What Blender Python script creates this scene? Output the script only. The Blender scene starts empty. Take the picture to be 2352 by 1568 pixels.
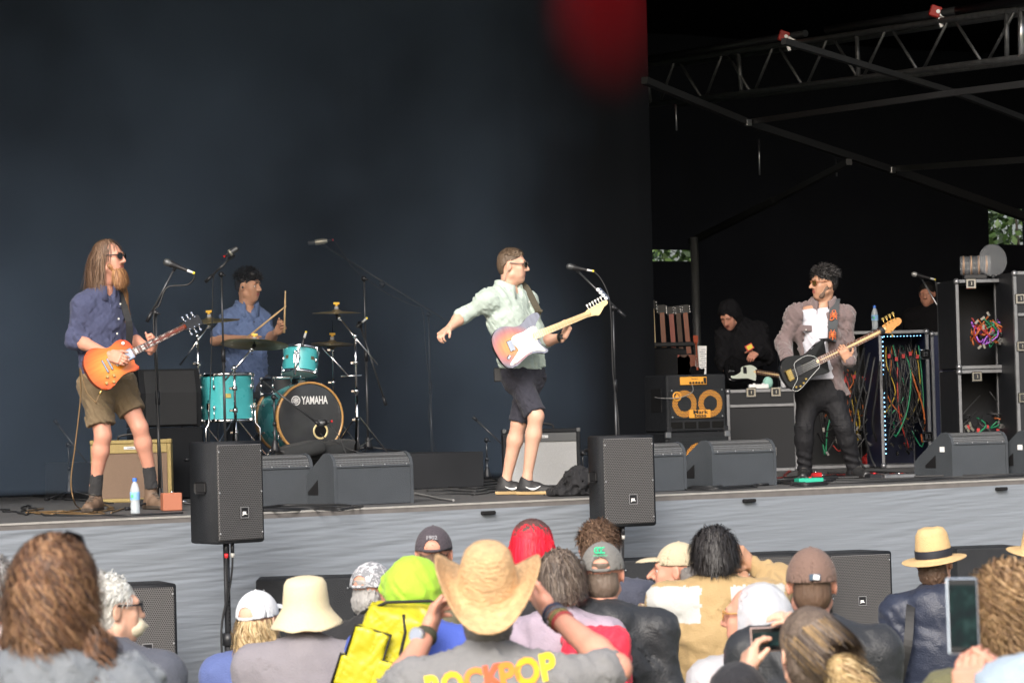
import bpy, bmesh, math, random
import numpy as np
from math import sin, cos, pi, radians, atan, tan
from mathutils import Vector, Matrix, Quaternion
random.seed(7)
sc = bpy.context.scene
COL = sc.collection
# ------------------------------------------------------------------ camera
ZC = 2.12                    # eye height above the ground
ZD = ZC - 0.54               # stage deck
F, CX, CY = 6533.0, 1176.0, 784.0
PITCH, ROLL = atan(176.5 / F), radians(1.5)
CAM = Vector((0, 0, ZC))
fwd = Vector((0, cos(PITCH), sin(PITCH)))
_r0, _u0 = Vector((1, 0, 0)), Vector((0, -sin(PITCH), cos(PITCH)))
RIGHT = cos(ROLL) * _r0 - sin(ROLL) * _u0
UP = sin(ROLL) * _r0 + cos(ROLL) * _u0
cam = bpy.data.objects.new('camera', bpy.data.cameras.new('camera'))
COL.objects.link(cam)
M = Matrix((RIGHT, UP, -fwd)).transposed().to_4x4(); M.translation = CAM
cam.matrix_world = M
cam.data.sensor_width = 36; cam.data.lens = 100; cam.data.clip_end = 500
cam.data.dof.use_dof = True; cam.data.dof.focus_distance = 19.5; cam.data.dof.aperture_fstop = 7.0
sc.camera = cam
# ------------------------------------------------------------------ daylight, overcast
EL, AZ = radians(34), radians(192)
w = bpy.data.worlds.new('World'); sc.world = w; w.use_nodes = True
nt = w.node_tree; bg = nt.nodes['Background']
sky = nt.nodes.new('ShaderNodeTexSky'); sky.sky_type = 'NISHITA'; sky.sun_disc = False
sky.sun_elevation = EL; sky.sun_rotation = AZ; sky.dust_density = 6; sky.air_density = 1.0; sky.ozone_density = 1
hs = nt.nodes.new('ShaderNodeHueSaturation'); hs.inputs['Saturation'].default_value = 0.8
nt.links.new(sky.outputs[0], hs.inputs['Color']); nt.links.new(hs.outputs[0], bg.inputs[0])
bg.inputs[1].default_value = 0.15
sl = bpy.data.lights.new('sun', 'SUN'); sl.energy = 1.5; sl.angle = radians(25); sl.color = (.96, .985, 1)
so = bpy.data.objects.new('sun', sl); COL.objects.link(so)
sdir = Vector((sin(AZ) * cos(EL), cos(AZ) * cos(EL), sin(EL)))
so.rotation_euler = sdir.to_track_quat('Z', 'Y').to_euler()
sc.view_settings.view_transform = 'Standard'; sc.view_settings.look = 'None'
sc.view_settings.exposure = 0.78; sc.view_settings.gamma = 1
# ------------------------------------------------------------------ photo pixels (2352 px wide copy) to directions
def ray(X, Y): return fwd + RIGHT * ((X - CX) / F) - UP * ((Y - CY) / F)
def P(X, Y, d):
    r = ray(X, Y); return CAM + r * (d / r.y)
def PZ(X, Y, z):
    r = ray(X, Y); return CAM + r * ((z - ZC) / r.z)
def mpp(d): return d / F
SA = radians(32); SO = Vector((0, 18.5, 0))
SU = Vector((cos(SA), sin(SA), 0)); SV = Vector((-sin(SA), cos(SA), 0)); ZV = Vector((0, 0, 1))
def S(u, v, z=0): return SO + SU * u + SV * v + ZV * z
def PV(X, Y, v):            # pixel on the stage-parallel upright plane v
    r = ray(X, Y); t = (v - (CAM - SO).dot(SV)) / r.dot(SV); return CAM + r * t
def uv(p): q = p - SO; return q.dot(SU), q.dot(SV)
def frame(loc, rz=SA): return Matrix.Translation(loc) @ Matrix.Rotation(rz, 4, 'Z')
def basis(o, x, y, z):
    m = Matrix((x, y, z)).transposed().to_4x4(); m.translation = o; return m
# ------------------------------------------------------------------ materials
MATS = {}
def mat(name, col, rough=.6, metal=0, nz=0, nzs=8, bump=0, bs=60, bstr=(1, 1, 1), coat=0, sheen=0, emit=0, alpha=1, trans=0, spec=.5, sss=0, ior=1.45, coords='Object'):
    if name in MATS: return MATS[name]
    m = bpy.data.materials.new(name); m.use_nodes = True; MATS[name] = m
    n, l = m.node_tree.nodes, m.node_tree.links; b = n['Principled BSDF']
    c = (*col, 1); I = b.inputs
    I['Base Color'].default_value = c; I['Roughness'].default_value = rough; I['Metallic'].default_value = metal
    I['Coat Weight'].default_value = coat; I['Sheen Weight'].default_value = sheen; I['Specular IOR Level'].default_value = spec
    I['Alpha'].default_value = alpha; I['Transmission Weight'].default_value = trans; I['IOR'].default_value = ior
    if sss:
        I['Subsurface Weight'].default_value = sss; I['Subsurface Radius'].default_value = (.012, .005, .003); I['Subsurface Scale'].default_value = 1
    if emit: I['Emission Color'].default_value = c; I['Emission Strength'].default_value = emit
    if nz or bump:
        tc = n.new('ShaderNodeTexCoord'); mp = n.new('ShaderNodeMapping'); l.new(tc.outputs[coords], mp.inputs[0])
        mp.inputs['Scale'].default_value = bstr
    if nz:
        t = n.new('ShaderNodeTexNoise'); t.inputs['Scale'].default_value = nzs; t.inputs['Detail'].default_value = 6
        l.new(mp.outputs[0], t.inputs['Vector'])
        mx = n.new('ShaderNodeMix'); mx.data_type = 'RGBA'
        mx.inputs[6].default_value = (*[max(0, x * (1 - nz)) for x in col], 1)
        mx.inputs[7].default_value = (*[min(1, x * (1 + nz) + .004 * nz) for x in col], 1)
        l.new(t.outputs[0], mx.inputs[0]); l.new(mx.outputs[2], I['Base Color'])
        rr = n.new('ShaderNodeMapRange'); rr.inputs[3].default_value = max(0, rough - .08); rr.inputs[4].default_value = min(1, rough + .08)
        l.new(t.outputs[0], rr.inputs[0]); l.new(rr.outputs[0], I['Roughness'])
    if bump:
        t2 = n.new('ShaderNodeTexNoise'); t2.inputs['Scale'].default_value = bs; t2.inputs['Detail'].default_value = 5
        l.new(mp.outputs[0], t2.inputs['Vector'])
        bp = n.new('ShaderNodeBump'); bp.inputs['Strength'].default_value = bump; bp.inputs['Distance'].default_value = .01
        l.new(t2.outputs[0], bp.inputs['Height']); l.new(bp.outputs[0], I['Normal'])
    return m
def grille(name, c_bar, c_hole, pitch, rough=.5, rings=None, ringcol=(.75, .32, .03)):
    """perforated steel: hexagonal holes in the object's x-z plane"""
    if name in MATS: return MATS[name]
    m = mat(name, c_bar, rough); n, l = m.node_tree.nodes, m.node_tree.links; b = n['Principled BSDF']
    tc = n.new('ShaderNodeTexCoord'); sp = n.new('ShaderNodeSeparateXYZ'); l.new(tc.outputs['Object'], sp.inputs[0])
    def mth(op, a, b2=None, **k):
        q = n.new('ShaderNodeMath'); q.operation = op
        for i, x in enumerate((a, b2)):
            if x is None: continue
            if isinstance(x, (int, float)): q.inputs[i].default_value = x
            else: l.new(x, q.inputs[i])
        return q.outputs[0]
    # pack y and z so that a sloping or curved face keeps its rows
    zz = mth('ADD', sp.outputs[2], mth('MULTIPLY', sp.outputs[1], -.6))
    def lattice(ox, oz):
        fx = mth('SUBTRACT', mth('FRACT', mth('ADD', mth('DIVIDE', sp.outputs[0], pitch), ox)), .5)
        fz = mth('SUBTRACT', mth('FRACT', mth('ADD', mth('DIVIDE', zz, pitch * 1.73), oz)), .5)
        fz = mth('MULTIPLY', fz, 1.73)
        return mth('SQRT', mth('ADD', mth('MULTIPLY', fx, fx), mth('MULTIPLY', fz, fz)))
    dmin = mth('MINIMUM', lattice(0, 0), lattice(.5, .5))
    hole = mth('LESS_THAN', dmin, .36)
    mx = n.new('ShaderNodeMix'); mx.data_type = 'RGBA'; mx.inputs[6].default_value = (*c_bar, 1); mx.inputs[7].default_value = (*c_hole, 1)
    l.new(hole, mx.inputs[0]); out = mx.outputs[2]
    if rings:
        tot = None
        for (cx, cz, r0, r1) in rings:
            dx = mth('SUBTRACT', sp.outputs[0], cx); dz = mth('SUBTRACT', sp.outputs[2], cz)
            d = mth('SQRT', mth('ADD', mth('MULTIPLY', dx, dx), mth('MULTIPLY', dz, dz)))
            k = mth('MULTIPLY', mth('GREATER_THAN', d, r0), mth('LESS_THAN', d, r1)); tot = k if tot is None else mth('MAXIMUM', tot, k)
        m2 = n.new('ShaderNodeMix'); m2.data_type = 'RGBA'; l.new(mth('MULTIPLY', tot, hole), m2.inputs[0])
        l.new(out, m2.inputs[6]); m2.inputs[7].default_value = (*ringcol, 1); out = m2.outputs[2]
    l.new(out, b.inputs['Base Color'])
    bp = n.new('ShaderNodeBump'); bp.inputs['Strength'].default_value = .6; bp.inputs['Distance'].default_value = .004; bp.invert = True
    l.new(hole, bp.inputs['Height']); l.new(bp.outputs[0], b.inputs['Normal'])
    return m
# ------------------------------------------------------------------ objects
def _link(o, parent):
    COL.objects.link(o)
    if parent is not None: o.parent = parent
    return o
def tag(o, label, cat, group=None, kind=None):
    if label: o['label'] = label
    if cat: o['category'] = cat
    if group: o['group'] = group
    if kind: o['kind'] = kind
    return o
def thing(name, label, cat, mtx=None, group=None):
    o = bpy.data.objects.new(name, None); COL.objects.link(o); o.empty_display_size = .1
    if mtx is not None: o.matrix_world = mtx if isinstance(mtx, Matrix) else Matrix.Translation(mtx)
    return tag(o, label, cat, group)
def struct(o): o['kind'] = 'structure'; return o
class MB:
    """collects shapes into one mesh"""
    def __init__(s): s.b = bmesh.new(); s.mi = 0
    def _mark(s, fs):
        for f in fs: f.material_index = s.mi
    def box(s, c, h, R=None, bev=0, seg=1):
        r = bmesh.ops.create_cube(s.b, size=2); vs = r['verts']
        m = Matrix.Translation(Vector(c)) @ (R.to_4x4() if R is not None else Matrix()) @ Matrix.Diagonal((*h, 1))
        bmesh.ops.transform(s.b, matrix=m, verts=vs)
        fs = list({f for v in vs for f in v.link_faces}); s._mark(fs)
        if bev:
            r = bmesh.ops.bevel(s.b, geom=list({e for v in vs for e in v.link_edges}), offset=bev, segments=seg, profile=.5, affect='EDGES'); s._mark(r['faces'])
        return s
    def bar(s, a, b, w, h=None, up=ZV):
        a, b = Vector(a), Vector(b); z = (b - a); L = z.length; z.normalize()
        x = Vector(up).cross(z)
        if x.length < 1e-4: x = Vector((1, 0, 0)).cross(z)
        x.normalize(); y = z.cross(x)
        return s.box((a + b) / 2, (w / 2, (h or w) / 2, L / 2), Matrix((x, y, z)).transposed())
    def cyl(s, a, b, r0, r1=None, n=12, cap=True):
        a, b = Vector(a), Vector(b); r1 = r0 if r1 is None else r1
        z = (b - a).normalized(); x = z.orthogonal().normalized(); y = z.cross(x)
        A = [s.b.verts.new(a + (x * cos(t) + y * sin(t)) * r0) for t in [2 * pi * i / n for i in range(n)]]
        B = [s.b.verts.new(b + (x * cos(t) + y * sin(t)) * r1) for t in [2 * pi * i / n for i in range(n)]]
        fs = [s.b.faces.new((A[i], A[(i + 1) % n], B[(i + 1) % n], B[i])) for i in range(n)]
        for f in fs: f.smooth = True
        if cap:
            if r0 > 0: fs.append(s.b.faces.new(A[::-1]))
            if r1 > 0: fs.append(s.b.faces.new(B))
        s._mark(fs); return s
    def tube(s, pts, r, n=6, taper=None):
        pts = [Vector(p) for p in pts]; rings = []; x = None
        for i, p in enumerate(pts):
            t = (pts[min(i + 1, len(pts) - 1)] - pts[max(i - 1, 0)])
            if t.length < 1e-9: t = Vector((0, 0, 1))
            t.normalize()
            x = t.orthogonal().normalized() if x is None else (x - t * x.dot(t))
            if x.length < 1e-6: x = t.orthogonal()
            x.normalize(); y = t.cross(x); rr = r if taper is None else r * taper(i / (len(pts) - 1))
            rings.append([s.b.verts.new(p + (x * cos(2 * pi * k / n) + y * sin(2 * pi * k / n)) * rr) for k in range(n)])
        fs = []
        for A, B in zip(rings, rings[1:]):
            for i in range(n):
                f = s.b.faces.new((A[i], A[(i + 1) % n], B[(i + 1) % n], B[i])); f.smooth = True; fs.append(f)
        fs.append(s.b.faces.new(rings[0][::-1])); fs.append(s.b.faces.new(rings[-1])); s._mark(fs); return s
    def lathe(s, prof, o=(0, 0, 0), ax=ZV, n=24, sx=1, x=None):
        """prof: (radius, height) pairs turned about ax through o"""
        o = Vector(o); z = Vector(ax).normalized(); x = (Vector(x) if x is not None else z.orthogonal()).normalized(); y = z.cross(x)
        rings = []
        for (r, h) in prof:
            if r <= 1e-6: rings.append([s.b.verts.new(o + z * h)])
            else: rings.append([s.b.verts.new(o + z * h + (x * cos(2 * pi * k / n) * sx + y * sin(2 * pi * k / n)) * r) for k in range(n)])
        fs = []
        for A, B in zip(rings, rings[1:]):
            for i in range(n):
                j = (i + 1) % n
                if len(A) == 1 and len(B) == 1: break
                if len(A) == 1: f = (A[0], B[j], B[i])
                elif len(B) == 1: f = (A[i], A[j], B[0])
                else: f = (A[i], A[j], B[j], B[i])
                f = s.b.faces.new(f); f.smooth = True; fs.append(f)
        s._mark(fs); return s
    def ball(s, c, r, n=10, sq=(1, 1, 1), R=None):
        q = bmesh.ops.create_uvsphere(s.b, u_segments=n, v_segments=max(4, n * 2 // 3), radius=1)
        rr = Vector(sq) * r
        m = Matrix.Translation(Vector(c)) @ (R.to_4x4() if R is not None else Matrix()) @ Matrix.Diagonal((*rr, 1))
        bmesh.ops.transform(s.b, matrix=m, verts=q['verts'])
        fs = list({f for v in q['verts'] for f in v.link_faces}); s._mark(fs)
        for f in fs: f.smooth = True
        return s
    def prism(s, out, z0, z1, bev=0, seg=2, M=None):
        """outline in x-y from z0 to z1, all edges of the caps rounded"""
        A = [s.b.verts.new((x, y, z0)) for x, y in out]; B = [s.b.verts.new((x, y, z1)) for x, y in out]; n = len(out)
        fs = [s.b.faces.new((A[i], A[(i + 1) % n], B[(i + 1) % n], B[i])) for i in range(n)]
        a, b = s.b.faces.new(A[::-1]), s.b.faces.new(B); fs += [a, b]
        for f in fs[:-2]: f.smooth = True
        s._mark(fs)
        if bev:
            r = bmesh.ops.bevel(s.b, geom=list(a.edges) + list(b.edges), offset=bev, segments=seg, profile=.5, affect='EDGES'); s._mark(r['faces'])
            for f in r['faces']: f.smooth = True
        if M is not None:
            vs = {v for f in s.b.faces if f.is_valid for v in f.verts} if False else None
        return s
    def quad(s, *ps):
        f = s.b.faces.new([s.b.verts.new(p) for p in ps]); s._mark([f]); return s
    def grid(s, fn, nu, nv, smooth=True, closeu=False):
        V = [[s.b.verts.new(fn(i / (nu if closeu else nu - 1), j / (nv - 1))) for j in range(nv)] for i in range(nu)]
        fs = []
        for i in range(nu if closeu else nu - 1):
            for j in range(nv - 1):
                k = (i + 1) % nu
                f = s.b.faces.new((V[i][j], V[k][j], V[k][j + 1], V[i][j + 1])); f.smooth = smooth; fs.append(f)
        s._mark(fs); return s
    def build(s, name, m, parent=None, sharp=True):
        me = bpy.data.meshes.new(name)
        bmesh.ops.recalc_face_normals(s.b, faces=s.b.faces)
        s.b.to_mesh(me); s.b.free()
        for x in (m if isinstance(m, (list, tuple)) else [m]): me.materials.append(x)
        return _link(bpy.data.objects.new(name, me), parent)
def catmull(pts, n=6, closed=True):
    out = []; N = len(pts); pts = [Vector(p) for p in pts]
    for i in range(N if closed else N - 1):
        if closed: a, b, c, d = [pts[(i + k) % N] for k in (-1, 0, 1, 2)]
        else: a, b, c, d = pts[max(i - 1, 0)], pts[i], pts[i + 1], pts[min(i + 2, N - 1)]
        for k in range(n):
            t = k / n
            out.append(.5 * ((2 * b) + (c - a) * t + (2 * a - 5 * b + 4 * c - d) * t * t + (3 * b - a - 3 * c + d) * t ** 3))
    if not closed: out.append(pts[-1])
    return out
def cat2(pts, n=6): return [(v.x, v.y) for v in catmull([(x, y, 0) for x, y in pts], n)]
def text(name, body, size, m, parent, mtx, depth=.002, bold=0, sx=1):
    cu = bpy.data.curves.new('t', 'FONT'); cu.body = body; cu.size = size; cu.extrude = depth; cu.offset = bold
    cu.align_x = 'CENTER'; cu.align_y = 'CENTER'; cu.resolution_u = 3
    to = bpy.data.objects.new('t', cu); COL.objects.link(to)
    dg = bpy.context.evaluated_depsgraph_get(); dg.update()
    me = bpy.data.meshes.new_from_object(to.evaluated_get(dg)); bpy.data.objects.remove(to)
    me.transform(mtx @ Matrix.Diagonal((sx, 1, 1, 1))); me.materials.clear(); me.materials.append(m)
    return _link(bpy.data.objects.new(name, me), parent)
def copy_tree(o, parent=None):
    c = o.copy(); COL.objects.link(c); c.parent = parent
    for ch in list(o.children): copy_tree(ch, c)
    return c
# ------------------------------------------------------------------ implicit surfaces for bodies, cloth and hair
def V3(p): return np.array((p[0], p[1], p[2]), np.float32)
def wob(p, f, seed=0, st=(1, 1, 1)):
    """smooth noise in -1..1"""
    r = np.random.RandomState(seed); x, y, z = p[..., 0] * f * st[0], p[..., 1] * f * st[1], p[..., 2] * f * st[2]; o = 0
    for k in range(4):
        a = r.uniform(-1, 1, 9) * 1.6; ph = r.uniform(0, 6.28, 3)
        o = o + np.sin(a[0] * x + a[1] * y + a[2] * z + ph[0] + 1.4 * np.sin(a[3] * x + a[4] * y + a[5] * z + ph[1] + 1.1 * np.sin(a[6] * x + a[7] * y + a[8] * z + ph[2])))
    return o / 4
def con(a, b, r0, r1=None, k=.02, op='u', fl=None, flat=False):
    return dict(t='c', a=V3(a), b=V3(b), r0=r0, r1=r0 if r1 is None else r1, k=k, op=op, fl=fl, flat=flat)
def ell(c, r, R=None, k=.02, op='u'):
    return dict(t='e', c=V3(c), r=V3(r), R=np.array(R.to_3x3(), np.float32) if R is not None else None, k=k, op=op)
def rbox(c, h, R=None, rd=.01, k=.01, op='u'):
    return dict(t='b', c=V3(c), h=V3(h), R=np.array(R.to_3x3(), np.float32) if R is not None else None, rd=rd, k=k, op=op)
def _bounds(p):
    if p['t'] == 'c':
        m = max(p['r0'], p['r1']) * (max(1, p['fl'][1]) if p['fl'] else 1)
        return np.minimum(p['a'], p['b']) - m, np.maximum(p['a'], p['b']) + m
    h = p['r'] if p['t'] == 'e' else p['h'] + p['rd']
    if p['R'] is not None: h = np.abs(p['R']) @ h
    return p['c'] - h, p['c'] + h
def _dist(p, x):
    if p['t'] == 'c':
        pa = x - p['a']; ba = p['b'] - p['a']; L2 = float(ba @ ba) + 1e-9
        hh = (pa @ ba) / L2; h = np.clip(hh, 0, 1); q = pa - h[..., None] * ba; s = 1
        if p['fl']:
            n = V3(p['fl'][0]); s = p['fl'][1]; c = q @ n; q = q + (c * (1 / s - 1))[..., None] * n
        d = (np.sqrt((q * q).sum(-1)) - (p['r0'] + (p['r1'] - p['r0']) * h)) * min(1, s)
        if p['flat']:
            L = L2 ** .5; q2 = pa - hh[..., None] * ba
            if p['fl']: c = q2 @ n; q2 = q2 + (c * (1 / s - 1))[..., None] * n
            d = np.maximum((np.sqrt((q2 * q2).sum(-1)) - (p['r0'] + (p['r1'] - p['r0']) * h)) * min(1, s), np.maximum(-hh, hh - 1) * L)
        return d
    q = x - p['c']
    if p['R'] is not None: q = q @ p['R']
    if p['t'] == 'e':
        k0 = np.sqrt(((q / p['r']) ** 2).sum(-1)); k1 = np.sqrt(((q / p['r'] ** 2) ** 2).sum(-1)) + 1e-6
        return k0 * (k0 - 1) / k1
    q = np.abs(q) - p['h']; return np.sqrt((np.maximum(q, 0) ** 2).sum(-1)) + np.minimum(q.max(-1), 0) - p['rd']
def sdf(prims, res, disp=None, cuts=()):
    """mesh (verts, quads) of smoothly joined shapes, by surface nets"""
    bs = [_bounds(p) for p in prims if p['op'] == 'u']
    lo = np.min([b[0] for b in bs], 0) - 3 * res - .012; hi = np.max([b[1] for b in bs], 0) + 3 * res + .012
    n = np.ceil((hi - lo) / res).astype(int) + 1
    ax = [lo[i] + res * np.arange(n[i], dtype=np.float32) for i in range(3)]
    f = np.full(n, .2, np.float32)
    for p in prims:
        a, b = _bounds(p); mg = p['k'] + 3 * res + .012
        i0 = np.clip(np.floor((a - mg - lo) / res).astype(int), 0, n - 1); i1 = np.clip(np.ceil((b + mg - lo) / res).astype(int) + 1, 1, n)
        if (i1 <= i0).any(): continue
        sl_ = tuple(slice(i0[i], i1[i]) for i in range(3))
        x = np.stack(np.meshgrid(*[ax[i][sl_[i]] for i in range(3)], indexing='ij'), -1).astype(np.float32)
        d = _dist(p, x); g = f[sl_]; k = max(p['k'], 1e-4)
        if p['op'] == 'u':
            h = np.maximum(k - np.abs(g - d), 0) / k; f[sl_] = np.minimum(g, d) - h * h * k * .25
        else:
            h = np.maximum(k - np.abs(g + d), 0) / k; f[sl_] = np.maximum(g, -d) + h * h * k * .25
    if disp is not None:
        idx = np.nonzero(np.abs(f) < .035); x = np.stack([ax[i][idx[i]] for i in range(3)], -1); f[idx] += disp(x)
    for (pt, nn) in cuts:
        pt, nn = V3(pt), V3(nn); dd = sum(((ax[i] - pt[i]) * nn[i]).reshape([-1 if j == i else 1 for j in range(3)]) for i in range(3)); f = np.maximum(f, dd)
    ins = f < 0; c = ins[:-1, :-1, :-1].astype(np.int8); offs = [(i, j, k) for i in (0, 1) for j in (0, 1) for k in (0, 1)]
    cnt = np.zeros(n - 1, np.int8)
    for (i, j, k) in offs: cnt += ins[i:n[0] - 1 + i, j:n[1] - 1 + j, k:n[2] - 1 + k]
    ci = np.nonzero((cnt > 0) & (cnt < 8)); ids = np.full(n - 1, -1, np.int32); ids[ci] = np.arange(len(ci[0]))
    acc = np.zeros((len(ci[0]), 3), np.float32); m = np.zeros(len(ci[0]), np.float32)
    for a_ in offs:
        for dim in range(3):
            if a_[dim]: continue
            b_ = list(a_); b_[dim] = 1
            fa = f[ci[0] + a_[0], ci[1] + a_[1], ci[2] + a_[2]]; fb = f[ci[0] + b_[0], ci[1] + b_[1], ci[2] + b_[2]]
            cr = (fa < 0) != (fb < 0); t = np.where(cr, fa / np.where(cr, fa - fb, 1), 0)
            for q in range(3): acc[:, q] += np.where(cr, a_[q] + (t if q == dim else 0), 0)
            m += cr
    V = (np.stack(ci, -1) + acc / m[:, None]) * res + lo
    Q = []
    for dim in range(3):
        u, v = (dim + 1) % 3, (dim + 2) % 3
        s0 = [slice(1, -1)] * 3; s0[dim] = slice(0, -1); s1 = [slice(1, -1)] * 3; s1[dim] = slice(1, None)
        A, B = ins[tuple(s0)], ins[tuple(s1)]; e = np.nonzero(A != B)
        if not len(e[0]): continue
        g = [e[0].copy(), e[1].copy(), e[2].copy()]; g[u] += 1; g[v] += 1; flip = A[e]
        def at(du, dv):
            h = [g[0].copy(), g[1].copy(), g[2].copy()]; h[u] -= du; h[v] -= dv; return ids[tuple(h)]
        q = np.stack([at(1, 1), at(0, 1), at(0, 0), at(1, 0)], -1); q[~flip] = q[~flip][:, ::-1]; Q.append(q)
    Q = np.concatenate(Q); Q = Q[(Q >= 0).all(1)]
    return V, Q
def smooth_vq(V, Q, it=2):
    E = np.concatenate([Q[:, [0, 1]], Q[:, [1, 2]], Q[:, [2, 3]], Q[:, [3, 0]]]); cnt = np.bincount(E.ravel(), minlength=len(V))[:, None] + 1e-6
    for _ in range(it):
        a = np.zeros_like(V)
        for q in range(3):
            a[:, q] = np.bincount(E[:, 0], V[E[:, 1], q], len(V)) + np.bincount(E[:, 1], V[E[:, 0], q], len(V))
        V = V * .4 + .6 * a / cnt
    return V
def vq_obj(name, parts, mats, parent, base, pick=None):
    """parts: list of (V, Q); verts stored relative to base; pick(centres)->material index"""
    off = 0; Vs, Qs = [], []
    for V, Q in parts: Vs.append(V); Qs.append(Q + off); off += len(V)
    V = np.concatenate(Vs); Q = np.concatenate(Qs); me = bpy.data.meshes.new(name)
    me.vertices.add(len(V)); me.vertices.foreach_set('co', (V - V3(base)).astype(np.float32).ravel())
    me.loops.add(len(Q) * 4); me.loops.foreach_set('vertex_index', Q.astype(np.int32).ravel())
    me.polygons.add(len(Q)); me.polygons.foreach_set('loop_start', (np.arange(len(Q)) * 4).astype(np.int32))
    mats = mats if isinstance(mats, (list, tuple)) else [mats]
    for x in mats: me.materials.append(x)
    if pick is not None:
        me.polygons.foreach_set('material_index', pick(V[Q].mean(1)).astype(np.int32))
    me.polygons.foreach_set('use_smooth', np.ones(len(Q), bool)); me.update(); me.validate()
    return _link(bpy.data.objects.new(name, me), parent)
def sobj(name, prims, res, mats, parent, base, disp=None, cuts=(), sm=1, pick=None):
    V, Q = sdf(prims, res, disp, cuts); V = smooth_vq(V, Q, sm)
    return vq_obj(name, [(V, Q)], mats, parent, base, pick)
def ngrid(name, fn, nu, nv, m, parent):
    """fn(a, b) on numpy arrays -> (x, y, z)"""
    a, b = np.meshgrid(np.linspace(0, 1, nu), np.linspace(0, 1, nv), indexing='ij'); x, y, z = fn(a.ravel(), b.ravel()); V = np.stack([x, y, z], -1).astype(np.float32)
    i, j = np.meshgrid(np.arange(nu - 1), np.arange(nv - 1), indexing='ij'); q = (i * nv + j).ravel()
    return vq_obj(name, [(V, np.stack([q, q + nv, q + nv + 1, q + 1], -1))], m, parent, (0, 0, 0))
# ------------------------------------------------------------------ people kit
def skin(name, c): return mat('skin_' + name, c, .48, nz=.12, nzs=22, bump=.08, bs=160, sss=.12, spec=.4)
SK_PALE = skin('pale', (.62, .36, .26)); SK_PINK = skin('pink', (.58, .28, .20)); SK_TAN = skin('tan', (.50, .27, .17)); SK_OLIVE = skin('olive', (.44, .24, .155))
LIPS = mat('lips', (.42, .13, .11), .5); EYEW = mat('eye_white', (.7, .68, .65), .25); IRIS = mat('iris', (.03, .02, .015), .15)
def hairmat(name, c, rough=.5): return mat('hair_' + name, c, rough, nz=.45, nzs=40, bump=.6, bs=90, bstr=(1, 1, .12), spec=.4)
def cloth(name, c, rough=.8, sheen=.08, nz=.12, nzs=5, bump=.35, bs=140, spec=.3): return mat('cloth_' + name, c, rough, sheen=sheen, nz=nz, nzs=nzs, bump=bump, bs=bs, spec=spec)
def hframe(c, yaw, pitch=0, roll=0):
    R = Matrix.Rotation(-radians(yaw), 3, 'Z') @ Matrix.Rotation(radians(pitch), 3, 'X') @ Matrix.Rotation(radians(roll), 3, 'Y')
    return Vector(c), R
def hp(h, p): return h[0] + h[1] @ Vector(p)
def head_prims(h, nose=1, jaw=1, ears=True, neck=None):
    q = lambda *p: hp(h, p); R = h[1]
    pr = [ell(q(0, -.016, .035), (.074, .094, .082), R, .02), ell(q(0, .028, -.03), (.058 * jaw, .064, .084), R, .035),
          ell(q(0, .058, -.088), (.03 * jaw, .027, .024), R, .03), con(q(-.036, .074, .03), q(.036, .074, .03), .013, k=.02),
          con(q(-.04, .058, -.018), q(-.03, .062, -.06), .02, k=.02), con(q(.04, .058, -.018), q(.03, .062, -.06), .02, k=.02),
          con(q(-.05 * jaw, .005, -.06), q(0, .055, -.095), .022, k=.02), con(q(.05 * jaw, .005, -.06), q(0, .055, -.095), .022, k=.02),
          ell(q(-.03, .092, .006), (.015, .012, .011), R, .01, 's'), ell(q(.03, .092, .006), (.015, .012, .011), R, .01, 's'),
          con(q(0, .089, .018), q(0, .111 * nose, -.022), .009, .0125, k=.012), con(q(-.012, .097, -.027), q(.012, .097, -.027), .009, k=.008),
          con(q(-.019, .083, -.054), q(.019, .083, -.054), .0085, .0085, k=.006), con(q(-.016, .081, -.064), q(.016, .081, -.064), .0085, k=.006),
          con(q(-.024, .094, -.0592), q(.024, .094, -.0592), .0022, k=.003, op='s')]
    if ears:
        for s in (-1, 1):
            E = R @ Matrix.Rotation(radians(25 * s), 3, 'Z')
            pr += [ell(q(.078 * s, -.012, -.004), (.008, .019, .032), E, .008), ell(q(.088 * s, -.006, -.002), (.006, .010, .018), E, .006, 's')]
    if neck is not None: pr.append(con(q(0, -.03, -.05), neck, .054, .06, k=.03))
    return pr
def hand_prims(w, d, n, left=False, curl=(25, 30, 25), spread=0, thumb=(.55, .75, .25), s=1.0, curls=None):
    w, d, n = Vector(w), Vector(d).normalized(), Vector(n); n = (n - d * n.dot(d)).normalized(); t = d.cross(n) * (-1 if left else 1)
    R = Matrix((t, d, n)).transposed()
    pr = [rbox(w + d * .048 * s, (.03 * s, .036 * s, .006 * s), R, .010 * s, .012), con(w - d * .02, w + d * .03 * s, .025 * s, .027 * s, k=.02, fl=(n, .75)),
          ell(w + d * .04 * s + t * .022 * s + n * .008 * s, (.017 * s, .028 * s, .014 * s), R, .012)]
    for i in range(4):
        p = w + d * (.088 - .004 * abs(i - 1.2)) * s + t * (.0285 - .019 * i) * s; L = (.068, .076, .071, .055)[i] * s
        cc = curls[i] if curls else curl; a = 0
        for j, (fr, rr) in enumerate(((.45, .0088), (.31, .0078), (.24, .007))):
            a += radians(cc[j]); dd = (d * cos(a) + n * sin(a) + t * radians(spread) * (1.2 - i)).normalized()
            e = p + dd * L * fr; pr.append(con(p, e, rr * s, (rr - .0008) * s, k=.004)); p = e
    p = w + d * .028 * s + t * .03 * s; dd = (d * thumb[0] + t * thumb[1] + n * thumb[2]).normalized()
    e = p + dd * .045 * s; pr.append(con(p, e, .0125 * s, .010 * s, k=.008)); d2 = (dd + d * .35 + n * .25 - t * .2).normalized()
    pr.append(con(e, e + d2 * .032 * s, .0095 * s, .0075 * s, k=.004))
    return pr
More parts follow.
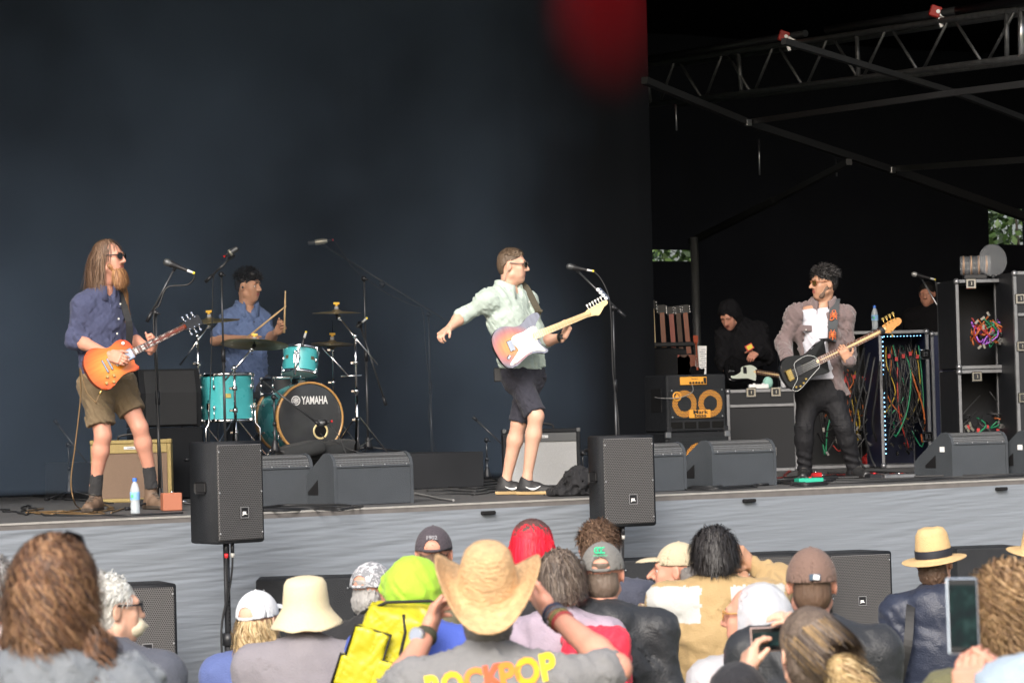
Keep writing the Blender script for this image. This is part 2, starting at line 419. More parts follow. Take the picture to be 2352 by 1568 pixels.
def arm_prims(a, b, c, g=0, k=.02): return [con(a, b, .05 + g, .041 + g, k=k), con(b, b.lerp(c, .3), .041 + g, .043 + g, k=k), con(b.lerp(c, .3), c, .043 + g, .027 + g, k=k)]
def leg_prims(h, kn, an, g=0, k=.025):
    m = kn.lerp(an, .3); back = Vector((0, 0, 0))
    return [con(h, kn, .082 + g, .056 + g, k=k), con(kn, m, .052 + g, .056 + g, k=k), con(m, an, .056 + g, .034 + g, k=k), con(an, an - ZV * .05, .034 + g, .036 + g, k=k)]
def torso_prims(J, bf, g=0, w=1.0, k=.07):
    m = (J['HL'] + J['HR']) / 2; C, W, N = J['C'], J['W'], J['N']
    return [con(J['SL'], J['SR'], .046 + g, k=k, fl=(bf, 1.0)), con(C + (N - C) * .35, C, (.125 + g) * w, (.15 + g) * w, k=k, fl=(bf, .74)),
            con(C, W, (.15 + g) * w, (.135 + g) * w, k=k, fl=(bf, .76)), con(W, m, (.135 + g) * w, (.15 + g) * w, k=k, fl=(bf, .8)),
            con(N + (C - N) * .10, J['SL'], .056 + g, .046 + g, k=k), con(N + (C - N) * .10, J['SR'], .056 + g, .046 + g, k=k)]
def folds(amp, f, seed, st=(1, 1, 1), sharp=True):
    """cloth creases: long slanting ridges plus finer ones crossing them"""
    sg = 1 if seed % 2 else -1; amp *= 1.75; f *= 1.55
    def fn(x):
        y = x.copy(); y[:, 0] += sg * .7 * x[:, 2]; z = x.copy(); z[:, 0] -= sg * 1.1 * x[:, 2]
        n = wob(y, f, seed, (st[0] * 1.15, st[1] * .8, st[2] * .42)); m = wob(z, f * 2.1, seed + 5, (st[0], st[1] * .8, st[2] * .5)); e = .6 + .5 * wob(x, 16, seed + 9)
        return (amp * (1.1 - 2.2 * np.abs(n)) * e if sharp else amp * n) + amp * .35 * m
    return fn
def strands(h, n, length, mats, parent, base, rad=(.085, .105, .096), cen=(0, -.016, .036), keep=None, lift=.3, flow=(0, 0, -1), grav=1.0, curl=0.0, cf=40, width=.005,
            steps=9, seed=1, name='hair', jit=.25, root=None, hug=1.0, clump=0):
    """ribbons of hair rooted on the skull; keep(local unit vectors) says where hair grows"""
    n = int(n * .74); width *= 1.18; r = np.random.RandomState(seed); u = r.normal(size=(n * 3, 3)); u /= np.linalg.norm(u, axis=1)[:, None]
    if keep is not None: u = u[keep(u)]
    u = u[:n]; n = len(u); rad = np.array(rad) * hug; cen = np.array(cen)
    R = np.array(h[1]); gl = R.T @ np.array((0, 0, -1.0)); fl = np.array(flow, float)
    p = u * rad; nrm = u / rad; nrm /= np.linalg.norm(nrm, axis=1)[:, None]
    L = (np.array([length(x) for x in u]) if callable(length) else np.full(n, length)) * r.uniform(.75, 1.1, n)
    st = L / steps; d = nrm * lift + fl * (1 - lift) + r.normal(size=(n, 3)) * jit
    ph = r.uniform(0, 6.28, n)
    if clump: ph = np.round(ph * clump / 6.28) * 6.28 / clump
    pts, wid = [], []; t1 = np.cross(nrm, gl + .01); t1 /= np.linalg.norm(t1, axis=1)[:, None] + 1e-6
    for s in range(steps + 1):
        q = p + (t1 * np.sin(ph + s / steps * L * cf)[:, None] + nrm * np.cos(ph + s / steps * L * cf)[:, None]) * (curl * min(1, s / 3))
        pts.append(q); d2 = d / (np.linalg.norm(d, axis=1)[:, None] + 1e-6); p = p + d2 * st[:, None]
        d = d * .72 + gl * .28 * grav + fl * .12
        k = np.sqrt(((p / rad) ** 2).sum(1)); ins = k < 1.0; p[ins] /= k[ins][:, None]
        nn = p / rad ** 2; nn /= np.linalg.norm(nn, axis=1)[:, None]; w_ = np.cross(d2, nn); w_ /= np.linalg.norm(w_, axis=1)[:, None] + 1e-6
        wid.append(w_ * (width * (1 - .8 * (s / steps) ** 2)))
    V = np.zeros((n, steps + 1, 2, 3)); pts, wid = np.stack(pts, 1), np.stack(wid, 1); V[:, :, 0] = pts - wid; V[:, :, 1] = pts + wid
    V = (V.reshape(-1, 3) + cen) @ R.T + np.array(h[0])
    i = np.arange(n)[:, None] * (steps + 1) * 2; j = np.arange(steps)[None] * 2; b = (i + j).ravel()
    Q = np.stack([b, b + 1, b + 3, b + 2], -1); mats = mats if isinstance(mats, (list, tuple)) else [mats]
    sid = r.randint(0, len(mats), n)
    o = vq_obj(name, [(V.astype(np.float32), Q)], mats, parent, base, None)
    o.data.polygons.foreach_set('material_index', np.repeat(sid, steps).astype(np.int32))
    return o
def cap_hat(h, m, parent, base, m2=None, opening=True, brim=1, name='cap', lift=.03, s=1.0, brimy=None, dome=(.085, .104, .098), tilt=0, seams=True):
    q = lambda *p: hp(h, p); R = h[1] @ Matrix.Rotation(radians(tilt), 3, 'X'); hh = (h[0] + h[1] @ Vector((0, 0, 0)), R); q = lambda *p: hp(hh, p)
    z0 = lift; d = Vector(dome) * s * .96
    pr = [ell(q(0, -.014, z0), d, R, .004), ell(q(0, -.014, z0 - .004), d - Vector((.006,) * 3), R, .001, 's')]
    if opening: pr += [con(q(0, -.16, z0 + .012), q(0, -.06, z0 + .012), .034 * s, k=.002, op='s')]
    def seam(x):
        l = (x - V3(hh[0])) @ np.array(R, np.float32); a = np.arctan2(l[:, 0], l[:, 1] + .014) * 3 / pi
        return np.where(np.abs(a - np.round(a)) < .03, .0016, 0.)
    o = sobj(name, pr, .0049 * s, m, parent, base, disp=seam if seams else None, cuts=[(q(0, 0, z0 - .004), R @ Vector((0, 0, -1)))], sm=1)
    if brim:
        bp_ = [ell(q(0, .10, z0 + .004), (.072, .072 * brim, .030), R, .001), ell(q(0, .09, z0 - .006), (.09, .09 * brim, .031), R, .001, 's'), ell(q(0, -.014, z0 - .003), d - Vector((.002,) * 3), R, .001, 's')]
        sobj('peak', bp_, .004, m2 or m, o, base, sm=1)
    if opening:
        b = MB(); b.tube([q(-.036, -.103 * s, z0 - .0), q(-.02, -.116 * s, z0 - .001), q(0, -.120 * s, z0 - .001), q(.02, -.116 * s, z0 - .001), q(.036, -.103 * s, z0)], .007, 6)
        for v in b.b.verts: v.co -= Vector(base)
        b.build('strap', m2 or m, o)
    b = MB(); b.ball(q(0, -.014, z0 + d.z), .0055, 8, (1, 1, .6))
    for v in b.b.verts: v.co -= Vector(base)
    b.build('button', m2 or m, o)
    return o
def rel(b, base):
    for v in b.b.verts: v.co -= Vector(base)
    return b
def glasses(h, parent, base, frame_m, lens_m, rnd=False, z=.012, w=.03):
    q = lambda *p: hp(h, p); b = MB()
    for s in (-1, 1):
        o = [(cos(t) * .022, sin(t) * (.021 if rnd else .017)) for t in [2 * pi * i / 14 for i in range(14)]]
        if not rnd: o = [(.024, .014), (.012, .017), (-.014, .017), (-.024, .011), (-.019, -.012), (-.008, -.019), (.01, -.019), (.021, -.010)]
        b.b.faces.new([b.b.verts.new(q(s * (.033 + x), .1095 - .45 * abs(.012 + x) * (1 if x > -.01 else .6), z + y)) for x, y in o])
    lo = rel(b, base).build('lens', lens_m, None)
    b = MB()
    for s in (-1, 1):
        b.tube([q(s * .056, .092, z + .008), q(s * .074, .05, z + .008), q(s * .081, -.005, z + .010), q(s * .08, -.025, z - .006)], .0032, 5)
        b.tube([q(s * (.033 + x), .107 - .45 * abs(.012 + x) * (1 if x > -.01 else .6), z + y) for x, y in o + o[:1]], .0022, 4)
    b.tube([q(-.011, .108, z + .006), q(0, .112, z + .010), q(.011, .108, z + .006)], .003, 5)
    g = rel(b, base).build('glasses', frame_m, parent); lo.parent = g
    return g
def shoe(parent, base, ank, toe_dir, up_m, sole_m, boot=.0, s=1.0, floor=None, tick=None):
    d = Vector(toe_dir); d.z = 0; d.normalize(); f = ank.z - .085 if floor is None else floor
    A = Vector((ank.x, ank.y, f)); sd = Vector((d.y, -d.x, 0))
    pr = [con(A - d * .035 + ZV * .04, A + d * .06 + ZV * .045, .042 * s, .043 * s, k=.03), con(A + d * .06 + ZV * .04, A + d * .165 * s + ZV * .03, .043 * s, .036 * s, k=.03, fl=(ZV, .85)),
          con(A - d * .01 + ZV * .05, A - d * .012 + ZV * (.095 + boot), .044 * s, .043 * s, k=.03),
          rbox(A + d * .062 + ZV * .012, (.036 * s, .125 * s, .010), Matrix((sd, d, ZV)).transposed(), .006, .004)]
    z = f + .024
    o = sobj('shoe', pr, .006, [up_m, sole_m], parent, base, cuts=[(A, (0, 0, -1))], sm=1, pick=lambda c: (c[:, 2] < z))
    if boot >= 0:
        b = MB()
        for i in range(5):
            y = .045 + .022 * i; zz = .092 + boot * .3 - .01 * i
            b.tube([A + d * y - sd * .02 + ZV * (zz - .006), A + d * y + ZV * zz, A + d * y + sd * .02 + ZV * (zz - .006)], .003, 4)
        rel(b, base).build('lace', mat('lace', (.10, .09, .08), .8), o)
    return o
def crowd(label, X, Y, d, yaw=0, byaw=None, pitch=0, roll=0, sk=SK_PALE, top=None, sw=.185, wid=1.0, arms=None, group=None, sleeve=1.0, bottoms=None, ears=True, res=.0132, fold=.006, ff=48,
          neckdrop=.165, lean=0.0, hands=None, fst=(1, 1, .6), topname='jacket', seed=1, nose=1, pick=None, tops=None, fullarms=True, collar=None, hood=None, drop=.055):
    H = P(X, Y, d); byaw = yaw if byaw is None else byaw; a = radians(byaw); bf = Vector((sin(a), cos(a), 0)); br = Vector((cos(a), -sin(a), 0))
    h = hframe(H, yaw, pitch, roll); N = H - ZV * neckdrop - bf * (.035 + lean * .2); base = Vector((N.x - bf.x * lean, N.y - bf.y * lean, 0)); T = thing('person', label, 'person', base, group)
    J = dict(N=N, SL=N - br * sw - ZV * drop, SR=N + br * sw - ZV * drop); ht = N.z
    J['C'] = N - ZV * .20 - bf * .01; J['W'] = Vector((base.x, base.y, ht * .70)); hz = ht * .58
    J['HL'] = Vector((base.x, base.y, hz)) - br * .09; J['HR'] = Vector((base.x, base.y, hz)) + br * .09
    for s, k in ((-1, 'L'), (1, 'R')):
        J['K' + k] = J['H' + k] * 1 + br * s * .015; J['K' + k].z = hz * .54; J['A' + k] = J['K' + k].copy(); J['A' + k].z = .09
        if arms and k in arms: J['E' + k], J['W' + k] = arms[k]
        else: J['E' + k] = J['S' + k] + br * s * .055 - ZV * .29 - bf * .02; J['W' + k] = J['E' + k] - ZV * .22 + bf * .12 - br * s * .03
    core = torso_prims(J, bf, -.02) + arm_prims(J['SL'], J['EL'], J['WL']) + arm_prims(J['SR'], J['ER'], J['WR']) + leg_prims(J['HL'], J['KL'], J['AL']) + leg_prims(J['HR'], J['KR'], J['AR'])
    core += [con(hp(h, (0, -.03, -.05)), N - ZV * .03, .050, .055, k=.03)]
    parts = [sdf(core, .014 if sleeve < .9 else .028)]; V, Q = sdf(head_prims(h, nose=nose, ears=ears, neck=N), .0058 if abs(yaw) > 40 else .0085); parts.append((smooth_vq(V, Q, 1), Q))
    for k in 'LR':
        hd = hands[k] if hands and k in hands else dict(d=(J['W' + k] - J['E' + k]), n=br * (1 if k == 'L' else -1), curl=(20, 25, 20))
        parts.append(sdf(hand_prims(J['W' + k], hd['d'], hd['n'], k == 'L', hd.get('curl', (20, 25, 20)), thumb=hd.get('thumb', (.55, .75, .25)), curls=hd.get('curls')), .0048 if (hands and k in hands) else .009))
    body = vq_obj('body', parts, sk, T, base)
    g = .022; tp = torso_prims(J, bf, g, wid)
    for k in 'LR':
        a_, b_, c_ = J['S' + k], J['E' + k], J['W' + k]
        if sleeve >= .9: tp += arm_prims(a_ - ZV * .012, b_, c_.lerp(b_, 1 - sleeve + .02), g * .6, k=.07)
        else: tp += [con(a_, a_.lerp(b_, sleeve / .5), .05 + g, .052 + g, k=.03, flat=False)]
    tp.append(con(N - ZV * .05, N + ZV * .012, .085, .068, k=.05))
    if collar: tp += collar(J, h, bf, br)
    cut = [(J['HL'] - ZV * .06, (0, 0, -1))]
    tops = tops or [top]
    sobj(topname, tp, res, tops, T, base, disp=folds(fold, ff, seed, fst), cuts=cut, sm=1, pick=(lambda c: pick(c, J, bf, br)) if pick else None)
    bm_ = bottoms or mat('cloth_dark_trousers', (.03, .032, .04), .85)
    lp = leg_prims(J['HL'], J['KL'], J['AL'], .02) + leg_prims(J['HR'], J['KR'], J['AR'], .02) + [con(J['HL'], J['HR'], .125, k=.05, fl=(bf, .9))]
    sobj('trousers', lp, .030, bm_, T, base, sm=1)
    sm_ = mat('shoe_dark', (.03, .03, .03), .6)
    for k in 'LR':
        A = J['A' + k]; b = MB(); b.ball(A + bf * .05 - ZV * .045, 1, 10, (.045, .13, .045), Matrix.Rotation(-a, 3, 'Z')); rel(b, base).build('shoe', sm_, T)
    return T, h, J, bf, br, base
# ------------------------------------------------------------------ setting
BLACKCLOTH = mat('black_stage_cloth', (.009, .011, .015), .85, nz=.3, nzs=1.2, bump=.2, bs=9, bstr=(1, 1, .35), spec=.2)
METAL = mat('dull_steel', (.42, .43, .45), .38, 1.0, nz=.25, nzs=30)
DARKMETAL = mat('black_painted_steel', (.016, .017, .020), .45, nz=.4, nzs=25)
CHROME = mat('chrome', (.78, .79, .81), .13, 1.0)
BLACKP = mat('black_plastic', (.014, .015, .018), .42, nz=.3, nzs=30)
RUBBER = mat('cable_rubber', (.018, .019, .021), .5)
WHITE = mat('white_print', (.8, .8, .8), .6)
SILVERP = mat('silver_print', (.62, .63, .65), .4)
RED = mat('red_plastic', (.55, .02, .025), .4)
def sheet(name, pts, m, sub=1):
    b = MB(); b.quad(*pts); return b.build(name, m)
g = MB(); g.quad((-120, -60, 0), (120, -60, 0), (120, 160, 0), (-120, 160, 0))
struct(g.build('ground', mat('grass_ground', (.075, .095, .04), .95, nz=.5, nzs=3, bump=.6, bs=40)))
g = MB(); a, b2 = S(-14, -5.5, .006), S(16, -5.5, .006); c, d2 = S(16, 9, .006), S(-14, 9, .006); g.quad(a, b2, c, d2)
struct(g.build('paving', mat('concrete_paving', (.24, .235, .225), .9, nz=.25, nzs=2.5, bump=.3, bs=50)))
LEDGE = .55
g = MB(); g.box((0, -.55, LEDGE / 2), (14, .55, LEDGE / 2), bev=.01)
o = g.build('ledge', mat('ledge_concrete', (.30, .30, .295), .9, nz=.3, nzs=5, bump=.3, bs=40)); o.matrix_world = frame(SO); struct(o)
g = MB(); g.box((0, -1.115, LEDGE - .03), (14, .014, .04), bev=.004)
o2 = g.build('nosing', mat('white_nosing', (.78, .78, .76), .6, nz=.08), o)
# stage: deck of plywood panels, edge trim, stretched skirt
stage = thing('stage', 'low outdoor stage with black deck and dark stretched fabric skirt', 'stage', frame(SO))
U0, U1, V1 = -6.0, 15.4, 12.0
DECKM = mat('black_deck_ply', (.085, .085, .086), .62, nz=.4, nzs=2.2, bump=.2, bs=30)
pm = None; pw, pl = 1.22, 2.44
for i in range(int((U1 - U0) / pl) + 1):
    for j in range(10):
        if pm is None:
            g = MB(); g.box((0, 0, -.014), (pl / 2 - .003, pw / 2 - .003, .014), bev=.003); pn = g.build('deck_panel', DECKM, stage); pm = pn.data
        else: pn = _link(bpy.data.objects.new('deck_panel', pm), stage)
        pn.location = (U0 + pl * (i + .5), .02 + pw * (j + .5), ZD)
g = MB(); g.box(((U0 + U1) / 2, .012, ZD - .045), ((U1 - U0) / 2, .014, .04), bev=.003); g.build('edge_trim', mat('weathered_edge_board', (.13, .12, .115), .8, nz=.4, nzs=9), stage)
g = MB(); g.box(((U0 + U1) / 2, .008, ZD - .001), ((U1 - U0) / 2, .014, .006)); g.build('edge_strip', mat('aluminium_edge', (.40, .385, .36), .5, .3, nz=.3, nzs=12), stage)
rs = np.random.RandomState(3)
def skirt(u, v):
    x = U0 + (U1 - U0) * u; z = (ZD - .035) * (1 - v) + (LEDGE + .02) * v; o = 0 * x
    w_ = wob(np.stack([x * .075, o, z], -1), 75, 11); w2 = wob(np.stack([x * .05, o + 3, z], -1), 170, 4); env = .5 + .5 * wob(np.stack([x, o + 1, z], -1), 2.0, 8)
    pin = np.exp(-((x - 2.55) / .5) ** 2)       # smooth panel where the cloth is pinned tight
    f = (1 - .85 * pin) * (.4 + .6 * env); sag = .010 * np.exp(-((x - 2.55) / 1.2) ** 2) * (1 - v)
    return x, -.03 - .0058 * f * w_ - .0026 * f * w2 - .03 * v, z - sag
SK = mat('black_stretch_skirt', (.185, .205, .232), .42, nz=.08, nzs=3, bump=.16, bs=22, bstr=(.25, 1, 6), spec=.55, sheen=.1)
ngrid('skirt', skirt, 480, 165, SK, stage)
g = MB(); g.box(((U0 + U1) / 2, 0.65, ZD / 2 - .05), ((U1 - U0) / 2, .5, ZD / 2 - .06)); g.build('substructure', DARKMETAL, stage)
for X in (1120, 1720, 2300):
    p = PV(X, 1150, -.045); u = uv(p)[0]; g = MB(); g.box((u, -.05, ZD - .062), (.05, .018, .012), bev=.006); g.build('vent_flap', mat('black_gap', (.004, .004, .005), .9), stage)
# drum riser
RZ = ZC - .258
ru, rv = uv(P(1104, 1080, 22.9)); ru0 = uv(P(420, 1080, 20.8))[0]
g = MB(); g.box(((ru + ru0) / 2, rv + .95, (ZD + RZ) / 2), ((ru - ru0) / 2, 1.0, (RZ - ZD) / 2), bev=.006)
rz = g.build('drum_riser', mat('riser_black', (.02, .021, .024), .6, nz=.3, nzs=4)); rz.matrix_world = frame(SO); tag(rz, 'low dark grey riser platform under the turquoise drum kit', 'riser')
# backdrop: heavy black cloth with hanging folds
bv = 6.4; bu1 = uv(P(1481, 500, 27))[0]
bk = thing('backdrop', 'tall black cloth backdrop hanging behind the drummer', 'backdrop', frame(SO))
def drape(u0, u1, v, z0, z1, amp=.035, fr=2.2, sd=2):
    def fn(a, b):
        x = u0 + (u1 - u0) * a; return x, v + amp * wob(np.stack([x, 0 * x, b * .25], -1), fr * 3, sd), z0 + (z1 - z0) * b
    return fn
ngrid('cloth', drape(-7, bu1, bv, ZD - .02, 6.5), 120, 14, BLACKCLOTH, bk)
g = MB(); g.cyl((-7, bv + .06, 6.5), (bu1, bv + .06, 6.5), .03, n=10); g.build('rail', DARKMETAL, bk)
# wing: black masking walls behind the equipment
WINGC = mat('wing_cloth', (.020, .023, .032), .85, nz=.3, nzs=1.2, spec=.2)
wing = thing('masking_curtain', 'black masking curtain closing the back of the stage wing', 'curtain', frame(SO))
WV = 11.6
wl = [(uv(PV(X0, Y0, WV))[0], uv(PV(X1, Y0, WV))[0], PV((X0 + X1) / 2, Y1, WV).z, PV((X0 + X1) / 2, Y0, WV).z) for X0, X1, Y0, Y1 in ((1486, 1603, 574, 600), (2268, 2420, 480, 562))]
us = bu1 - 1.5; n_ = 0
for (ua, ub, z0, z1) in wl + [(15.5, 15.5, 0, 0)]:
    if ua > us: ngrid('cloth', drape(us - .04, ua + .04, WV + .03, ZD - .02, 6.7, .02, 1.6, 5), 40, 10, WINGC, wing)
    if ub > ua:
        ngrid('cloth', drape(ua, ub, WV, ZD - .02, z0, .02, 1.6, 5), 10, 6, WINGC, wing)
        ngrid('cloth', drape(ua, ub, WV, z1, 6.7, .02, 1.6, 5), 10, 6, WINGC, wing)
    us = ub
g = MB(); g.cyl((bu1 - 1.5, WV + .08, 6.62), (15.5, WV + .08, 6.62), .03, n=10); g.build('rail', DARKMETAL, wing)
side = thing('side_curtain', 'black cloth closing the far side of the stage on the right', 'curtain', frame(SO))
g = MB(); g.box((15.55, 6.2, 3.4), (.03, 6, 3.4)); g.build('cloth', BLACKCLOTH, side)
lsid = thing('side_curtain', 'black cloth closing the far side of the stage on the left', 'curtain', frame(SO))
g = MB(); g.box((-7.05, 6.2, 3.4), (.03, 6, 3.4)); g.build('cloth', BLACKCLOTH, lsid)
wing_darkener = thing('masking_curtain', 'unseen black cloth added beyond the right edge to darken the wing', 'curtain', frame(SO))  # added out of view to keep daylight out of the wing
ngrid('cloth', drape(9.6, 15.5, .6, ZD, 7.3, .04, 1.6, 8), 60, 8, BLACKCLOTH, wing_darkener)
# roof
roof = thing('stage_roof', 'black fabric stage roof with steel purlins and braces', 'roof', frame(SO))
ROOFM = mat('roof_fabric', (.005, .005, .007), .9, nz=.3, nzs=2, spec=.2)
g = MB()
def rf(a, b):
    u = -7.3 + 23 * a; v = -1.2 + 14 * b; return Vector((u, v, 7.4 - .07 * max(0, v) - .01 * sin(u * 3)))
g.grid(rf, 30, 14); g.build('fabric', ROOFM, roof)
PUR = mat('purlin_steel', (.022, .022, .023), .6, .2, nz=.3, nzs=8)
def world_in(o, p): return o.matrix_world.inverted() @ Vector(p)
def beam(name, pts, r, parent, m, n=10, square=False):
    b = MB()
    for a, c in zip(pts, pts[1:]):
        a, c = world_in(parent, a), world_in(parent, c)
        if square: b.bar(a, c, r * 2)
        else: b.cyl(a, c, r, n=n)
    return b.build(name, m, parent)
bpy.context.view_layer.update()
# purlin parallel to the stage front, running down to the right, with braces parallel to the side truss
pA, pB, pC, pD = P(1480, 185, 24.5), P(1722, 284, 26.2), P(2052, 392, 28.5), P(2900, 690, 35)
beam('purlin', [pA, pB], .03, roof, PUR, square=True); beam('purlin', [pB, pC], .033, roof, PUR, square=True); beam('purlin', [pC, pD], .042, roof, PUR, square=True)
beam('brace', [pB + Vector((.03, 0, .02)), P(2200, 212, 22)], .024, roof, PUR, square=True); beam('brace', [P(2200, 212, 22), P(2900, 125, 16.5)], .024, roof, PUR, square=True)
beam('brace', [pC + Vector((.03, 0, .02)), P(2900, 330, 20.5)], .028, roof, PUR, square=True)
beam('purlin', [P(1800, 95, 22.6), P(2200, 215, 25.0)], .024, roof, PUR, square=True); beam('purlin', [P(2200, 215, 25), P(2900, 480, 30)], .024, roof, PUR, square=True)
beam('purlin', [P(1588, 555, 33), P(1780, 460, 29.5)], .034, roof, PUR, square=True); beam('purlin', [P(1780, 460, 29.5), P(1950, 372, 26.5)], .028, roof, PUR, square=True)
for X, Y0, Y1, dd in ((1552, 240, 300, 26), (1743, 320, 402, 27), (1920, 365, 405, 28)):
    beam('hanging_wire', [P(X, Y0, dd), P(X + 2, Y1, dd)], .008, roof, METAL, 5)
for p in (pB, pC):
    b = MB(); q = world_in(roof, p - Vector((.02, .08, .0))); b.box(q, (.03, .02, .03), bev=.004); b.build('bracket', METAL, roof)
# box truss running upstage on the right, with red sling shackles
tr = thing('lighting_truss', 'long ladder truss of dull steel tubes under the roof', 'truss', P(1900, 150, 26))
bpy.context.view_layer.update()
tl = P(1470, 152, 30.0); trr = P(2362, 18, 23.7); bl = P(1480, 243, 30.0); brr = P(2362, 130, 23.7)
TRM = mat('worn_truss_tube', (.12, .124, .132), .48, .6, nz=.65, nzs=14)
up_t = lambda t: tl.lerp(trr, t); lo_t = lambda t: bl.lerp(brr, t)
beam('chord', [tl, up_t(1.6)], .028, tr, TRM); beam('chord', [bl, lo_t(1.6)], .028, tr, TRM)
bk2 = Vector((.36, .2, .02)); beam('chord', [tl + bk2, up_t(1.6) + bk2], .026, tr, TRM); beam('chord', [bl + bk2, lo_t(1.6) + bk2], .026, tr, TRM)
for t in (.02, .30, .615, .955, 1.27, 1.55): beam('post', [up_t(t), lo_t(t)], .022, tr, TRM)
for k in range(21):
    t0 = .05 + k * .072; beam('lacing', [up_t(t0) if k % 2 else lo_t(t0), lo_t(t0 + .06) if k % 2 else up_t(t0 + .06)], .014, tr, TRM, 6)
BRT = mat('bright_truss_tube', (.55, .56, .58), .3, .9)
beam('post', [up_t(.985), lo_t(.985)], .028, tr, BRT)
upper = [P(1640, 128, 29), P(1850, 88, 27)]
beam('cable_tray', [P(1475, 150, 29.8) + ZV * .05, P(1850, 82, 27) + ZV * .02], .035, tr, DARKMETAL); beam('cable_tray', [P(1900, 74, 26.6) + ZV * .02, P(2200, 25, 24.7), P(2900, -85, 20.6)], .04, tr, DARKMETAL)
for X, Y, dd in ((1800, 72, 27.2), (2148, 15, 24.9)):
    s = thing('beam_clamp', 'red beam clamp holding the truss, ' + ('nearer the middle of the stage' if X < 2000 else 'at the upper right corner'), 'clamp', P(X, Y + 12, dd), 'red truss clamps')
    g = MB(); g.box((0, 0, 0), (.05, .03, .05), Matrix.Rotation(.35, 3, 'Y'), bev=.008); g.build('jaw', mat('red_clamp_paint', (.5, .035, .03), .45, nz=.2), s)
    g = MB(); g.box((.065, -.004, -.035), (.05, .024, .028), Matrix.Rotation(.5, 3, 'Y'), bev=.01); g.box((.04, -.012, -.1), (.022, .022, .05), Matrix.Rotation(-.2, 3, 'Y'), bev=.008); g.build('hook', METAL, s)
    g = MB(); g.cyl((.02, -.04, -.005), (.02, .04, -.005), .018, n=10); g.build('bolt', METAL, s)
# rear gaps where the curtains stop: frame tubes and trees beyond
for X, Y0, Y1, dd in ((1594, 545, 860, 31.0),):
    t = thing('roof_leg', 'grey steel roof post standing behind the guitar rack', 'post', Vector((P(X, Y1, dd).x, P(X, Y1, dd).y, ZD)))
    bpy.context.view_layer.update(); top = P(X, Y0, dd); b_ = t.location.copy(); bt = Vector((top.x, top.y, ZD))
    beam('tube', [bt, top], .045, t, mat('grey_post', (.16, .165, .17), .5, .5, nz=.3)); beam('base_plate', [bt, bt + ZV * .02], .12, t, METAL)
# trees behind the stage
def tree(label, X, dd, zc, rx, rz, seed, n=2600):
    p = P(X, 700, dd); base = Vector((p.x, p.y, 0)); T = thing('tree', label, 'tree', base, 'trees behind the stage')
    r = np.random.RandomState(seed); b = MB()
    b.tube([(0, 0, 0), (.05, .1, zc * .5), (0, 0, zc)], .16, 8, taper=lambda t: 1 - .6 * t)
    for k in range(7):
        a = k * .9; b.tube([(0, 0, zc * (.45 + .07 * k)), (cos(a) * rx * .4, sin(a) * rx * .4, zc * (.6 + .07 * k)), (cos(a) * rx * .8, sin(a) * rx * .7, zc * (.7 + .09 * k))], .05, 5, taper=lambda t: 1 - .8 * t)
    b.build('trunk', mat('bark', (.06, .05, .04), .9, nz=.4, nzs=12, bump=.5, bs=30), T)
    cl = r.normal(size=(40, 3)); cl /= np.linalg.norm(cl, axis=1)[:, None]; cl *= r.uniform(.35, 1, (40, 1)) * np.array((rx, rx, rz)); cl[:, 2] += zc
    c = cl[r.randint(0, 40, n)] + r.normal(size=(n, 3)) * .28
    u = r.normal(size=(n, 3)); u /= np.linalg.norm(u, axis=1)[:, None]; v = np.cross(u, r.normal(size=(n, 3))); v /= np.linalg.norm(v, axis=1)[:, None]
    s = r.uniform(.05, .11, (n, 1)); V = np.stack([c - u * s, c + v * s * .5, c + u * s, c - v * s * .5], 1).reshape(-1, 3) + np.array(base)
    o = vq_obj('crown', [(V.astype(np.float32), np.arange(n * 4).reshape(-1, 4))], [mat('leaf_a', (.045, .09, .02), .6), mat('leaf_b', (.07, .12, .03), .6), mat('leaf_c', (.025, .05, .015), .6)], T, base)
    o.data.polygons.foreach_set('material_index', r.randint(0, 3, n).astype(np.int32))
tree('green tree showing through the gap beside the grey roof post', 1530, 40, 4.0, 2.2, 2.2, 1, 5000)
tree('leafy tree glimpsed at the far right edge behind the stage', 2350, 42, 4.4, 1.8, 2.0, 2, 4500)
